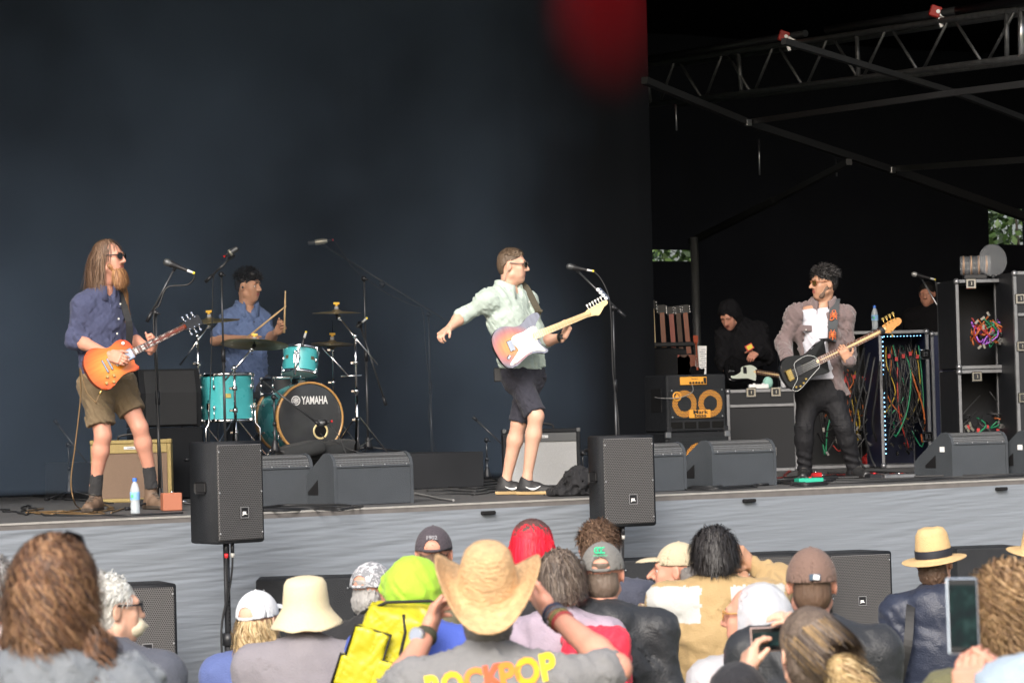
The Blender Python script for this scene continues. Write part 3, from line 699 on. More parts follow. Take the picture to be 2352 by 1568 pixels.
# ------------------------------------------------------------------ loudspeakers, amplifiers, cases
CAB = mat('speaker_cabinet_paint', (.013, .0145, .0175), .5, nz=.4, nzs=9, bump=.7, bs=200, spec=.35)
WEDGEP = mat('monitor_paint', (.048, .055, .064), .55, nz=.22, nzs=5, bump=.4, bs=240)
GRJ = grille('speaker_grille', (.11, .107, .108), (.010, .009, .009), .0125, .45)
GRW = grille('monitor_grille', (.14, .145, .15), (.012, .012, .013), .0105, .45)
def extr(b, out, x0, x1):
    A = [b.b.verts.new((x0, y, z)) for y, z in out]; B = [b.b.verts.new((x1, y, z)) for y, z in out]; n = len(out)
    fs = [b.b.faces.new((A[i], A[(i + 1) % n], B[(i + 1) % n], B[i])) for i in range(n)] + [b.b.faces.new(A[::-1]), b.b.faces.new(B)]; b._mark(fs); return b
def jbl_box(label, loc, rz, w, dp, h, badge=(.0, .3), group=None, tap=.72, cat='speaker', rot=0):
    """two-way loudspeaker; local origin at the middle of the grille's lower edge, grille faces -y"""
    T = thing('loudspeaker', label, cat, frame(loc, rz), group)
    b = MB(); out = [(-w / 2, 0), (w / 2, 0), (w / 2 * tap, dp), (-w / 2 * tap, dp)]
    b.prism([(x, y) for x, y in out], 0, h, bev=.014, seg=2); cab = b.build('cabinet', CAB, T)
    b = MB(); b.box((0, -.004, h / 2), (w / 2 - .012, .007, h / 2 - .02), bev=.005); b.build('grille', GRJ, T)
    b = MB(); b.box((badge[0], -.014, h * badge[1]), (.03, .004, .032), bev=.002); bd = b.build('badge', mat('badge_black', (.01, .01, .012), .3), T)
    b = MB(); bx, bz = badge[0], h * badge[1]
    for s in (-1, 1): b.box((bx + s * .028, -.0185, bz), (.002, .001, .031)); b.box((bx, -.0185, bz + s * .03), (.03, .001, .002))
    b.build('badge_rim', mat('badge_grey', (.22, .22, .23), .4), bd)
    text('lettering', 'JBL', .024, WHITE, bd, Matrix.Translation((bx, -.0195, bz - .004)) @ Matrix.Rotation(pi / 2, 4, 'X'), .0008, .0008)
    for x in (-w / 2 + .02, w / 2 - .02):
        for z in (.06, h / 2, h - .06):
            b = MB(); b.ball((x, -.012, z), .0055, 6); b.build('screw', METAL, T)
    for s in (-1, 1):
        b = MB(); b.box((s * w / 2 * (.86 + .14 * tap) * .985, dp * .5, h * .55), (.004, .045, .035), Matrix.Rotation(-s * math.atan2(w / 2 * (1 - tap), dp), 3, 'Z'), bev=.012); b.build('handle', mat('handle_recess', (.006, .006, .007), .6), T)
    return T
def pole_speaker(label, loc, rz, w, dp, h, group):
    T = jbl_box(label, loc, rz, w, dp, h, (.02, .30), group)
    st = thing('speaker_pole', 'black steel pole carrying the loudspeaker ' + ('in front of the tweed amplifier' if loc.x < 0 else 'right of the middle of the stage'), 'pole', frame(Vector((0, 0, 0)), 0) @ Matrix.Translation((T.matrix_world @ Vector((.02, dp * .45, 0))).to_3d() * 1), 'speaker poles')
    q = T.matrix_world @ Vector((0.0, dp * .45, 0)); st.matrix_world = Matrix.Translation((q.x, q.y, 0))
    b = MB(); b.cyl((0, 0, .7), (0, 0, q.z + .05), .0185, n=14); b.build('upper_tube', DARKMETAL, st)
    b = MB(); b.cyl((0, 0, .03), (0, 0, .9), .024, n=14); b.build('lower_tube', DARKMETAL, st)
    b = MB(); b.cyl((0, 0, .86), (0, 0, .93), .034, n=14); b.build('collar', BLACKP, st)
    b = MB()
    for k in range(12): b.cyl((.012, -.0155, .98 + .022 * k), (.0125, -.0175, .98 + .022 * k), .005, n=6)
    b.build('height_holes', mat('hole_black', (.002, .002, .002), 1), st)
    for k in range(3):
        a = .6 + k * 2.094; b = MB(); b.bar((cos(a) * .03, sin(a) * .03, .5), (cos(a) * .55, sin(a) * .55, .02), .028, .012); b.build('leg', DARKMETAL, st)
        b = MB(); b.bar((cos(a) * .02, sin(a) * .02, .12), (cos(a) * .33, sin(a) * .33, .22), .02, .008); b.build('brace', DARKMETAL, st)
    for k, (x, c) in enumerate(((-.075, RED), (-.03, mat('grey_ring', (.4, .39, .36), .5)))):
        p = T.matrix_world @ Vector((x, .04, 0)); cb = thing('speaker_cable', ('red ringed' if k == 0 else 'grey ringed') + ' black plug and cable hanging under the ' + ('left' if loc.x < 0 else 'right') + ' pole speaker', 'cable', p)
        b = MB(); b.cyl((0, 0, 0), (0, 0, -.055), .011, n=10); b.build('plug', BLACKP, cb)
        b = MB(); b.cyl((0, 0, -.055), (0, 0, -.08), .0115, n=10); b.build('ring', c, cb)
        e = Vector((q.x, q.y - .035, 0)) - p
        b = MB(); b.tube(catmull([(0, 0, -.08), (e.x * .15, e.y * .2, -.16), (e.x * .75, e.y * .8, -.30), (e.x - .035, e.y, -.5), (e.x - .03, e.y, -.85), (e.x - .035, e.y, -p.z + .06)], 5, False), .0062, 6); b.build('lead', RUBBER, cb)
    return T
pole_speaker('black loudspeaker on a pole in front of the tweed amplifier', P(553, 1247, 16.3), radians(44), .345, .30, .585, 'pole speakers')
pole_speaker('black loudspeaker on a pole between the singer and the bassist', P(1447, 1209, 18.2), radians(24), .375, .31, .585, 'pole speakers')
def ledge_speaker(label, X0, X1, Ytop, d, rz, back=False):
    p = P((X0 + X1) / 2, Ytop, d); w = (X1 - X0) * mpp(d) / cos(rz); loc = Vector((p.x, p.y, LEDGE + .004)); h = p.z - loc.z
    if not back: return jbl_box(label, loc, rz, w, .34, h, (.0, .46), 'speakers along the ledge')
    T = thing('loudspeaker', label, 'speaker', frame(loc, rz), 'speakers along the ledge'); b = MB(); b.box((0, .16, h / 2), (w / 2, .18, h / 2), bev=.014, seg=2); b.build('cabinet', CAB, T)
    b = MB(); b.box((0, -.024, h * .55), (.075, .004, .04), bev=.01); b.build('handle_recess', mat('handle_recess', (.006, .006, .007), .6), T)
    for s in (-1, 1):
        b = MB(); b.ball((s * w * .42, -.021, h * .9), .007, 6); b.build('screw', METAL, T)
    return T
ledge_speaker('dark grilled speaker on the ledge at the far left', 268, 402, 1341, 16.2, radians(14))
ledge_speaker('plain backed black speaker on the ledge behind the bucket hat', 588, 816, 1327, 17.0, radians(2), True)
ledge_speaker('plain backed black speaker on the ledge behind the grey cap', 1425, 1545, 1284, 18.3, radians(10), True)
ledge_speaker('grilled speaker behind the brown cap, nearer the middle', 1700, 1898, 1270, 18.7, radians(20))
ledge_speaker('grilled speaker between the brown cap and the straw hat', 1900, 2050, 1267, 19.2, radians(20))
ledge_speaker('plain backed black speaker behind the woman in the straw hat', 2192, 2350, 1256, 19.6, radians(12), True)
def wedge(label, X0, X1, Ybot, rz=SA, h=.345, dp=.52, d=None, tagz=False):
    """stage monitor: flat back to the audience, grille wrapping over the top"""
    a, c = PZ(X0, Ybot + (X1 - X0) * .0262 * 1.5, ZD), PZ(X1, Ybot, ZD); loc = PZ((X0 + X1) / 2, Ybot, ZD); w = (X1 - X0) * mpp(loc.y) / cos(rz - math.atan2(loc.x, loc.y) * 0)
    T = thing('stage_monitor', label, 'monitor', frame(loc, rz), 'stage monitors'); hh = h
    prof = [(0, 0), (0, hh * .74), (.012, hh * .86), (.045, hh * .96), (.095, hh), (.14, hh * .985), (dp, .115), (dp, 0)]
    b = MB(); extr(b, prof, -w / 2, -w / 2 + .022); extr(b, prof, w / 2 - .022, w / 2); b.build('cheek', WEDGEP, T)
    inn = [(.006, .004), (.006, hh * .73), (.03, hh * .84), (.06, hh * .92), (.1, hh * .96), (.14, hh * .95), (dp - .02, .105), (dp - .02, .004)]
    b = MB(); extr(b, inn, -w / 2 + .02, w / 2 - .02); b.build('cabinet', WEDGEP, T)
    gp = [(.002, hh * .725), (.008, hh * .80), (.026, hh * .885), (.055, hh * .95), (.098, hh * .985), (.14, hh * .97), (dp - .012, .12)]; gi = [(y + .012, z - .012) for y, z in gp][::-1]
    b = MB(); extr(b, gp + gi, -w / 2 + .0225, w / 2 - .0225)
    for f in b.b.faces: f.smooth = False
    b.build('grille', GRW, T)
    for k in range(4):
        b = MB(); b.ball((-w / 2 + .05 + (w - .1) * k / 3, -.001, hh * .755), .0055, 6); b.build('screw', METAL, T)
    b = MB(); b.box((0, .0015, hh * .735), (w / 2 - .023, .003, .006)); b.build('trim', WEDGEP, T)
    b = MB(); extr(b, [(.22, .07), (.22, .17), (.36, .09), (.36, .07)], -w / 2 - .003, -w / 2 + .002); b.build('side_handle', mat('handle_recess', (.006, .006, .007), .6), T)
    if tagz:
        b = MB(); b.box((-w / 2 - .001, .13, hh * .62), (.002, .03, .02)); b.build('sticker', WHITE, T)
    return T
wedge('stage monitor half hidden behind the left pole speaker', 575, 718, 1163)
wedge('stage monitor in front of the bass drum', 772, 949, 1158)
wedge('stage monitor half hidden behind the right pole speaker', 1490, 1580, 1128)
wedge('stage monitor in front of the bass amplifier', 1634, 1789, 1117)
wedge('stage monitor with white sticker in front of the cable racks', 2183, 2323, 1093, radians(26), tagz=True)
wedge('stage monitor cut off by the right edge of the photo', 2362, 2500, 1088, radians(26), tagz=True)
# tall drum-fill cabinet behind the left guitarist
DFC = mat('dim_cabinet', (.007, .008, .010), .7, nz=.3, spec=.2)
p = P(398, 1100, 21.4); T = thing('drum_fill', 'large dim grey speaker stack behind the left guitarist', 'speaker', frame(Vector((p.x, p.y, ZD)), radians(20)))
b = MB(); b.box((0, .25, .27), (.24, .25, .27), bev=.012); b.build('sub_cabinet', DFC, T)
b = MB(); extr(b, [(.02, .545), (.0, .80), (.06, .98), (.45, .98), (.5, .545)], -.24, .23); b.build('wedge_cabinet', DFC, T)
b = MB(); extr(b, [(-.004, .56), (-.014, .80), (.05, .965), (.06, .965), (.01, .79), (.02, .56)], -.20, .19); b.build('grille', mat('dim_grille', (.012, .013, .015), .7, bump=.5, bs=300), T)
# tweed amplifier
def amp(label, loc, rz, w, h, dp, shell, face, top_m, plate, group=None):
    T = thing('guitar_amplifier', label, 'amplifier', frame(loc, rz)); t = .028
    b = MB()
    b.box((0, dp / 2, h - t / 2), (w / 2, dp / 2, t / 2), bev=.006); b.box((0, dp / 2, t / 2), (w / 2, dp / 2, t / 2), bev=.006)
    for s in (-1, 1): b.box((s * (w / 2 - t / 2), dp / 2, h / 2), (t / 2, dp / 2 - .001, h / 2 - t - .001), bev=.004)
    b.box((0, dp - .02, h / 2), (w / 2 - t, .01, h / 2 - t)); b.build('case', shell, T)
    b = MB(); b.box((0, .018, h * .455), (w / 2 - t - .002, .008, h * .455 - t - .002)); b.build('speaker_cloth', face, T)
    b = MB(); b.box((0, .012, h - t - .035), (w / 2 - t - .001, .012, .033), bev=.003); b.build('control_panel', top_m, T)
    b = MB(); b.box((0, -.002, h - t - .03), (.05, .003, .011), bev=.002); pl_ = b.build('name_plate', SILVERP, T); text('lettering', plate, .016, mat('plate_black', (.02, .02, .02), .5), pl_, Matrix.Translation((0, -.006, h - t - .03)) @ Matrix.Rotation(pi / 2, 4, 'X'), .0005)
    b = MB(); b.tube(catmull([(-.1, dp / 2, h), (-.09, dp / 2, h + .03), (0, dp / 2, h + .042), (.09, dp / 2, h + .03), (.1, dp / 2, h)], 4, False), .009, 6); b.build('handle', BLACKP, T)
    for s in (-1, 1):
        for z in (0, h):
            b = MB(); b.box((s * (w / 2 - .012), .006, z + (.012 if z == 0 else -.012)), (.016, .012, .016), bev=.005); b.build('corner', top_m, T)
    return T
TWEED = mat('yellow_tweed', (.36, .27, .11), .8, nz=.2, nzs=60, bump=.4, bs=300)
OXB = mat('oxblood_cloth', (.20, .135, .095), .85, nz=.3, nzs=160, bstr=(1, 1, 4), bump=.3, bs=300)
p = PZ(303, 1153, ZD); amp('tweed guitar amplifier with brown cloth behind the left guitarist', p, radians(4), .585, .455, .26, TWEED, OXB, TWEED, 'Fender')
SILV = mat('silver_grille_cloth', (.38, .385, .39), .75, nz=.35, nzs=120, bstr=(1, 1, 3), bump=.3, bs=300)
p = P(1247, 1120, 21.5); amp('black guitar amplifier with silver grille cloth behind the singer', Vector((p.x, p.y, ZD)), radians(3), .585, .455, .26, CAB, SILV, mat('panel_grey', (.09, .095, .10), .4), 'Deluxe')
# bass rig: orange-trimmed combo on an extension cabinet
ORANGE = mat('amp_orange', (.72, .34, .05), .45, nz=.1)
p = P(1605, 1096, 24.2); loc = Vector((p.x, p.y, ZD)); rzb = radians(23)
T = thing('bass_cabinet', 'lower bass cabinet with black grille under the orange trimmed combo', 'amplifier', frame(loc, rzb)); W_, D_, H_ = .60, .42, .385
b = MB(); b.box((0, D_ / 2, H_ / 2), (W_ / 2, D_ / 2, H_ / 2), bev=.012); b.build('cabinet', CAB, T)
b = MB(); b.box((0, -.003, H_ / 2), (W_ / 2 - .03, .006, H_ / 2 - .04)); b.build('grille', grille('bass_grille', (.03, .034, .038), (.003, .003, .004), .016, .4, [(0, .17, .07, .12)]), T)
for s in (-1, 1):
    b = MB(); b.box((s * (W_ / 2 - .02), .0, H_ - .02), (.026, .016, .026), bev=.004); b.build('corner', METAL, T)
T = thing('bass_combo', 'black bass combo with two orange rings and orange panel', 'amplifier', frame(loc + ZV * (H_ + .004), rzb)); W_, D_, H2 = .565, .44, .485
b = MB(); b.box((0, D_ / 2, H2 / 2), (W_ / 2, D_ / 2, H2 / 2), bev=.016, seg=2); b.build('cabinet', CAB, T)
GRB = grille('combo_grille', (.034, .039, .044), (.003, .003, .004), .0145, .4, [(-.12, .235, .065, .115), (.125, .235, .065, .115)])
b = MB(); b.box((0, -.003, .235), (W_ / 2 - .028, .006, .125)); b.build('grille', GRB, T)
b = MB(); b.box((-.03, -.006, .43), (.125, .008, .034), bev=.003); pn = b.build('control_panel', ORANGE, T)
for k in range(6):
    b = MB(); b.cyl((-.065 + .028 * k, -.014, .414), (-.065 + .028 * k, -.026, .414), .009, n=8); b.build('knob', BLACKP, pn)
b = MB(); b.box((.075, -.015, .437), (.012, .002, .018)); b.build('switch', BLACKP, pn)
text('lettering', 'Markbass', .017, mat('plate_black', (.02, .02, .02), .5), pn, Matrix.Translation((-.02, -.0155, .446)) @ Matrix.Rotation(pi / 2, 4, 'X'), .0005)
b = MB(); b.box((.02, -.014, .148), (.10, .006, .034), bev=.003); lp_ = b.build('logo_plate', ORANGE, T)
tb = mat('plate_black', (.02, .02, .02), .5)
text('lettering', 'Mark', .045, tb, lp_, Matrix.Translation((.022, -.0215, .163)) @ Matrix.Rotation(pi / 2, 4, 'X'), .001, .001, 1.5); text('lettering', 'bass', .045, tb, lp_, Matrix.Translation((.022, -.0215, .134)) @ Matrix.Rotation(pi / 2, 4, 'X'), .001, .001, 1.5)
b = MB(); b.lathe([(.030, -.012), (.036, -.018), (.042, -.012)], (-.19, 0, .30), Vector((0, 1, 0)), 24); b.box((-.19, -.012, .292), (.018, .003, .012), bev=.003); b.ball((-.19, -.012, .312), .009, 8); b.build('round_emblem', ORANGE, T)
for k in range(4):
    b = MB(); b.box((-.195 + .13 * k, -.001, .055), (.055, .006, .028), bev=.003); b.build('port', mat('hole_black', (.002, .002, .002), 1), T)
for s in (-1, 1):
    for z in (.02, .1): pass
    b = MB(); b.box((s * (W_ / 2 - .015), .0, .02), (.022, .014, .022), bev=.004); b.build('corner', DARKMETAL, T)
    for z in (.125, .35):
        b = MB(); b.ball((s * (W_ / 2 - .045), -.01, z), .008, 6); b.build('screw', METAL, T)
b = MB(); b.box((-W_ / 2 - .0, .2, .27), (.004, .10, .10), bev=.002); b.build('side_plate', mat('handle_recess', (.006, .006, .007), .6), T)
b = MB(); b.tube(catmull([(-.05, -.02, .40), (-.06, -.05, .34), (-.16, -.06, .295), (-.25, -.03, .285), (-.32, .05, .29), (-.315, .16, .30)], 5, False), .004, 5); b.build('patch_lead', mat('cable_grey', (.2, .2, .2), .5), T)
# ------------------------------------------------------------------ flight cases
CASEP = mat('flight_case_ply', (.008, .009, .012), .55, nz=.3, nzs=10)
ALU = mat('case_aluminium', (.26, .265, .28), .42, .85, nz=.2, nzs=15)
def case(label, loc, rz, w, dp, h, open_front=False, latches=((-.3, .6), (.3, .6)), m=CASEP, lid=0, group='flight cases', cat='case', led=False):
    T = thing('flight_case', label, cat, frame(loc, rz), group)
    b = MB(); t = .012
    if open_front:
        b.box((0, dp - t, h / 2), (w / 2 - .01, t, h / 2 - .01)); 
        for s in (-1, 1): b.box((s * (w / 2 - t), dp / 2 - t, h / 2), (t, dp / 2 - t - .001, h / 2 - .012)); b.box((0, dp / 2 - t, h / 2 + s * (h / 2 - t - .001)), (w / 2 - 2 * t - .001, dp / 2 - t - .002, t - .001))
    else: b.box((0, dp / 2, h / 2), (w / 2 - .008, dp / 2 - .008, h / 2 - .008))
    b.build('shell', m, T); e = .016
    for s in (-1, 1):
        for y in (e, dp - e):
            b = MB(); b.box((s * (w / 2 - e), y, h / 2), (e, e, h / 2 - .002), bev=.004); b.build('edging', ALU, T)
        for z in (e, h - e):
            b = MB(); b.box((0, e, z), (w / 2 - 2 * e - .001, e * .96, e * .96), bev=.003) if s < 0 else b.box((0, dp - e, z), (w / 2 - 2 * e - .001, e * .96, e * .96), bev=.003); b.build('edging', ALU, T)
        for z in (.02, h - .02):
            b = MB(); b.ball((s * (w / 2 - .018), .014, z), .03, 8); b.build('ball_corner', ALU, T)
    if lid: b = MB(); b.box((0, -.002, h * lid), (w / 2 - .03, .006, .014), bev=.003); b.build('lid_seam', ALU, T)
    for (lx, lz) in latches:
        b = MB(); b.box((lx * w, -.004, lz * h), (.048, .007, .044), bev=.006); la = b.build('latch', CHROME, T)
        b = MB(); b.box((lx * w, -.013, lz * h), (.026, .004, .026), bev=.004); b.build('latch_dish', DARKMETAL, la); b = MB(); b.box((lx * w, -.02, lz * h), (.008, .006, .018), bev=.003); b.build('butterfly', CHROME, la)
    if led:
        b = MB()
        for k in range(26): b.ball((-w / 2 + .045, .02, h - .06 - k * (h - .15) / 26), .006, 5)
        for k in range(12): b.ball((-w / 2 + .06 + k * (w - .1) / 12, .02, h - .055), .0045, 5)
        b.build('led_strip', mat('blue_leds', (.25, .6, 1), .4, emit=3.0), T)
    return T
def tangle(b, n, x0, x1, z0, z1, y, r, seed, sag=.2):
    q = random.Random(seed)
    for k in range(n):
        a = q.uniform(x0, x1); pts = [(a, y + q.uniform(0, .1), z1 + q.uniform(-.06, 0))]
        zz = q.uniform(z0, z0 + sag)
        pts += [(a + q.uniform(-.05, .05), y - q.uniform(0, .05), z1 * .7 + zz * .3), (a + q.uniform(-.1, .1), y - q.uniform(-.02, .06), z1 * .3 + zz * .7), (a + q.uniform(-.12, .12), y + q.uniform(-.05, .05), zz), (a + q.uniform(-.15, .15), y + q.uniform(0, .1), zz + q.uniform(.02, .2))]
        pts = [(min(max(px, x0 - .01), x1 + .01), py, pz) for px, py, pz in pts]
        b.tube(catmull(pts, 4, False), r * q.uniform(.7, 1.2), 5)
CABC = [mat('cable_' + n_, c, .45) for n_, c in (('black', (.012, .012, .013)), ('red', (.26, .02, .015)), ('orange', (.35, .09, .02)), ('yellow', (.32, .22, .02)), ('green', (.015, .17, .08)), ('blue', (.03, .13, .5)), ('purple', (.25, .08, .4)), ('white', (.6, .6, .6)))]
def cables_in(label, loc, rz, x0, x1, z0, z1, y, seed, counts, r=.0075, sag=.4):
    T = thing('cable_bundle', label, 'cables', frame(loc, rz), 'cable looms in the racks')
    for i, n_ in counts:
        b = MB(); tangle(b, n_, x0, x1, z0, z1, y, r, seed + i, sag); o = b.build('cable_strand', CABC[i], T); o['kind'] = 'stuff'
    b = MB(); q = random.Random(seed)
    for k in range(5):
        x = x0 + (x1 - x0) * (k + .5) / 5; b.box((x, y - .03, z1 - .08 - q.uniform(0, .06)), (.013, .006, .018), Matrix.Rotation(q.uniform(-.3, .3), 3, 'Y'))
    o = b.build('red_tags', mat('tag_red', (.36, .03, .03), .5), T); o['kind'] = 'stuff'
    b = MB()
    for k in range(12): b.cyl((q.uniform(x0, x1), y - .05, z0 + q.uniform(.0, .25)), (q.uniform(x0, x1) * .05 + q.uniform(x0, x1) * .95, y - .06, z0 + q.uniform(.02, .3)), .011, n=6) if False else b.box((q.uniform(x0, x1), y - .05, z0 + q.uniform(0, .3)), (.010, .01, .02), Matrix.Rotation(q.uniform(-1, 1), 3, 'Y'))
    o = b.build('connectors', CHROME, T); o['kind'] = 'stuff'
    return T
zt = lambda X, Y, d: P(X, Y, d).z
def on_deck(X, d): p = P(X, 1000, d); return Vector((p.x, p.y, ZD + .002))
rk = radians(7)
# rack behind the bassist, rack with blue lights, tall stack at the right
d1 = 26.2; w1 = 200 * mpp(d1); case('open flight case of red and orange cables right behind the bassist', on_deck(1918, d1), rk, w1, .55, zt(1900, 762, d1) - ZD, True, ((.46, .8), (.46, .2)))
cables_in('red, orange and green cables hanging in the case behind the bassist', on_deck(1918, d1), rk, -.12, w1 / 2 - .06, .10, .92, .06, 3, ((0, 22), (1, 4), (2, 3), (3, 2), (4, 2), (5, 1)))
d1 = 25.8; w1 = 118 * mpp(d1) / cos(rk); case('open flight case edged with small blue lights', on_deck(2082, d1), rk, w1, .55, zt(2080, 758, d1) - ZD, True, ((.42, .82), (.42, .22)), m=mat('case_blue', (.005, .009, .035), .5), led=True)
cables_in('black cables with red tags hanging in the blue lit case', on_deck(2082, d1), rk, -w1 / 2 + .07, w1 / 2 - .07, .12, 1.12, .06, 11, ((0, 26), (2, 2), (3, 2), (4, 3), (1, 1)))
d1 = 25.9; case('deep blue flight case right of the blue lit rack', on_deck(2174, d1), rk, 62 * mpp(d1), .5, zt(2180, 762, d1) - ZD, False, (), m=mat('case_blue', (.005, .009, .035), .5))
d1 = 24.3; w1 = 150 * mpp(d1); zl = zt(2280, 848, d1) - ZD
case('open flight case under the taller case at the far right', on_deck(2276, d1), radians(10), w1, .5, zl, True, ((-.2, .93), (.3, .93)))
cables_in('dim cables in the lower case at the far right', on_deck(2276, d1), radians(10), -w1 / 2 + .06, w1 / 2 - .06, .1, .45, .1, 21, ((0, 14), (2, 2), (4, 2), (1, 1)), .007)
cu_ = thing('x', '', '') if False else None
L2 = on_deck(2276, d1) + ZV * (zl + .004); h2 = zt(2280, 640, d1) - L2.z
case('upper open flight case with coloured cables at the far right', L2, radians(10), w1, .5, h2, True, ((.44, .25), (.44, .75), (-.25, .95), (.3, .95)))
cables_in('tangle of orange, green and purple cables in the upper right case', L2, radians(10), -.12, .2, .18, .42, .02, 31, ((2, 9), (4, 7), (6, 6), (1, 5), (0, 4)), .008, .12)
d1 = 24.0; case('flight case with chrome latches cut off by the right edge', on_deck(2400, d1), radians(10), 130 * mpp(d1), .5, zt(2400, 622, d1) - ZD, False, ((-.38, .62), (-.38, .86), (-.38, .36)), lid=.78)
# guitar workbench case behind the combo
d1 = 25.6; w1 = 165 * mpp(d1); hb = zt(1750, 893, d1) - ZD
case('black flight case workbench beside the bass combo', on_deck(1752, d1), radians(6), w1, .5, hb, False, ((.12, .24), (-.42, .24), (-.15, .96), (.2, .96)), lid=.80)
TB = on_deck(1752, d1) + ZV * (hb + .002)
def bits(name, label, cat, loc, fn, m):
    T = thing(name, label, cat, loc); b = MB(); fn(b); b.build('body', m, T); return T
bits('pedal_tuner', 'small white pedal lying on the flight case workbench', 'pedal', TB + Vector((-.02, .08, 0)), lambda b: (b.box((0, 0, .02), (.09, .05, .02), bev=.006), b.cyl((.04, -.02, .04), (.04, -.02, .05), .012), b.cyl((-.04, -.02, .04), (-.04, -.02, .05), .012)), WHITE)
bits('cloth_rag', 'pale green bundle lying on the workbench', 'cloth', TB + Vector((.07, .12, 0)), lambda b: b.ball((0, 0, .05), .05, 10, (1, .8, 1.2)), mat('rag_green', (.3, .55, .48), .9))
bits('ornament', 'small black and white ornament on the workbench edge', 'ornament', TB + Vector((.2, .02, 0)), lambda b: (b.ball((0, 0, .10), .04, 10, (1, 1, 1.25)), b.cyl((0, 0, 0), (0, 0, .08), .025)), mat('skull_white', (.55, .57, .6), .6))
# clear coil and disc on top of the right hand case
T = thing('clear_fan', 'clear round disc and coil tube standing on the upper right case', 'fan', L2 + ZV * (h2 + .004) + Vector((-.02, .1, 0)))
CLR = mat('clear_plastic', (.5, .52, .55), .15, alpha=.12, spec=.6)
dd = Vector((.5, .86, 0)) ; b = MB(); b.lathe([(.0, -.005), (.135, -.005), (.14, 0), (.135, .005), (0, .005)], (.09, -.05, .155), Vector((.35, -.94, 0)), 32); b.build('disc', CLR, T)
b = MB(); b.lathe([(.082, 0), (.082, .26)], (.08, 0, .12), Vector((-1, .12, 0)), 24); b.build('cylinder', CLR, T)
b = MB()
for k in range(4): b.lathe([(.08, .03 + .065 * k), (.086, .036 + .065 * k), (.08, .042 + .065 * k)], (.08, 0, .12), Vector((-1, .12, 0)), 24)
b.build('coil_ring', mat('copper_ring', (.45, .28, .18), .4, .6), T)
b = MB(); b.box((-.06, 0, .02), (.10, .05, .02), bev=.006); b.cyl((.09, -.05, 0), (.09, -.05, .03), .02); b.build('foot', DARKMETAL, T)
# ------------------------------------------------------------------ drum kit
TEAL = mat('turquoise_lacquer', (.075, .47, .50), .28, nz=.06, nzs=5, coat=.5)
WOODH = mat('amber_hoop', (.50, .27, .09), .3, nz=.25, nzs=10, bstr=(1, 1, 8), coat=.5)
HEADB = mat('black_drum_head', (.040, .042, .046), .16, nz=.7, nzs=5, coat=.4)  # grey mottling puts reflected clouds into the black head's colour
HEADW = mat('coated_head', (.6, .6, .58), .5)
BRONZE = mat('cymbal_bronze', (.38, .31, .19), .32, .85, nz=.25, nzs=20)
BRONZED = mat('dark_cymbal', (.30, .265, .16), .38, .85, nz=.3, nzs=20)
FELT = mat('felt_grey', (.3, .3, .31), .95); WINGY = mat('yellow_wing_nut', (.7, .42, .05), .4)
SEED = 0
def lug(b, p, out, ax, L):
    out, ax = Vector(out).normalized(), Vector(ax).normalized(); x = ax.cross(out)
    R = Matrix((x, out, ax)).transposed(); b.ball(Vector(p) + out * .008, 1, 8, (.011, .013, L), R)
def drum(name, label, mtx, r, dep, nl, hoop_m, head_m, hoop_w=.022, hoop_t=.007, both=True, lugL=.022):
    """shell along local z, batter/front head at z = dep"""
    T = thing(name, label, 'drum', mtx, 'drum kit')
    b = MB(); b.lathe([(r, .0), (r, dep)], n=48); b.build('shell', TEAL, T)
    for z, nm in ((dep, 'head'), (0, 'head')):
        b = MB(); s = 1 if z else -1; b.lathe([(0, z + s * .003), (r * .9, z + s * .003), (r * 1.005, z - s * .002)], n=48); b.build(nm, head_m if z else HEADW, T)
        b = MB(); rr = r + .004; b.lathe([(rr, z - s * hoop_w), (rr + hoop_t, z - s * hoop_w), (rr + hoop_t, z + s * .010), (rr - .004, z + s * .012), (rr - .004, z)], n=48); b.build('hoop', hoop_m, T)
    for k in range(nl):
        a = 2 * pi * (k + .5) / nl; d = Vector((cos(a), sin(a), 0))
        for z in ((dep * .72, dep * .28) if dep > .2 else (dep * .5,)):
            b = MB(); lug(b, d * r + ZV * z, d, ZV, lugL); lo = b.build('lug', CHROME, T)
        b = MB(); b.cyl(d * (r + .016) + ZV * (dep * .72), d * (r + .016) + ZV * (dep + .006), .0028, n=6); b.cyl(d * (r + .016) + ZV * (dep * .28), d * (r + .016) - ZV * .006, .0028, n=6); b.build('tension_rod', CHROME, T)
        for z, s in ((dep, 1), (0, -1)):
            b = MB(); b.box(d * (r + .012) + ZV * (z - s * .006), (.010, .009, .012), Matrix.Rotation(a, 3, 'Z'), bev=.003); b.build('claw', CHROME, T)
    return T
DK = 22.2
# bass drum: axis horizontal, front head to the audience's right
cf = P(712, 951, DK); rb = .268; th = radians(27); fw = Vector((sin(th), -cos(th), 0)); rt = Vector((cos(th), sin(th), 0))
cf.z = RZ + rb + .035
dep = .46; bd = drum('bass_drum', 'turquoise bass drum with black front head and amber hoops', basis(cf - fw * dep, rt, ZV, -(-fw)) if False else basis(cf - fw * dep, rt.cross(fw) * -1 if False else ZV.cross(fw), ZV, fw), rb, dep, 8, WOODH, HEADB, .04, .011)
xr = ZV.cross(fw)      # local x axis (points to the viewer's right or left)
sgn = 1 if xr.x > 0 else -1
b = MB(); b.lathe([(.048, dep + .003), (.056, dep + .009), (.064, dep + .004)], (sgn * .085, -.105, 0), ZV, 32); b.build('port_ring', mat('brass_ring', (.75, .62, .33), .35, .3), bd)
b = MB(); b.lathe([(0, dep + .0045), (.049, dep + .0045)], (sgn * .085, -.105, 0), ZV, 32); b.build('port_hole', mat('hole_black', (.002, .002, .002), 1), bd)
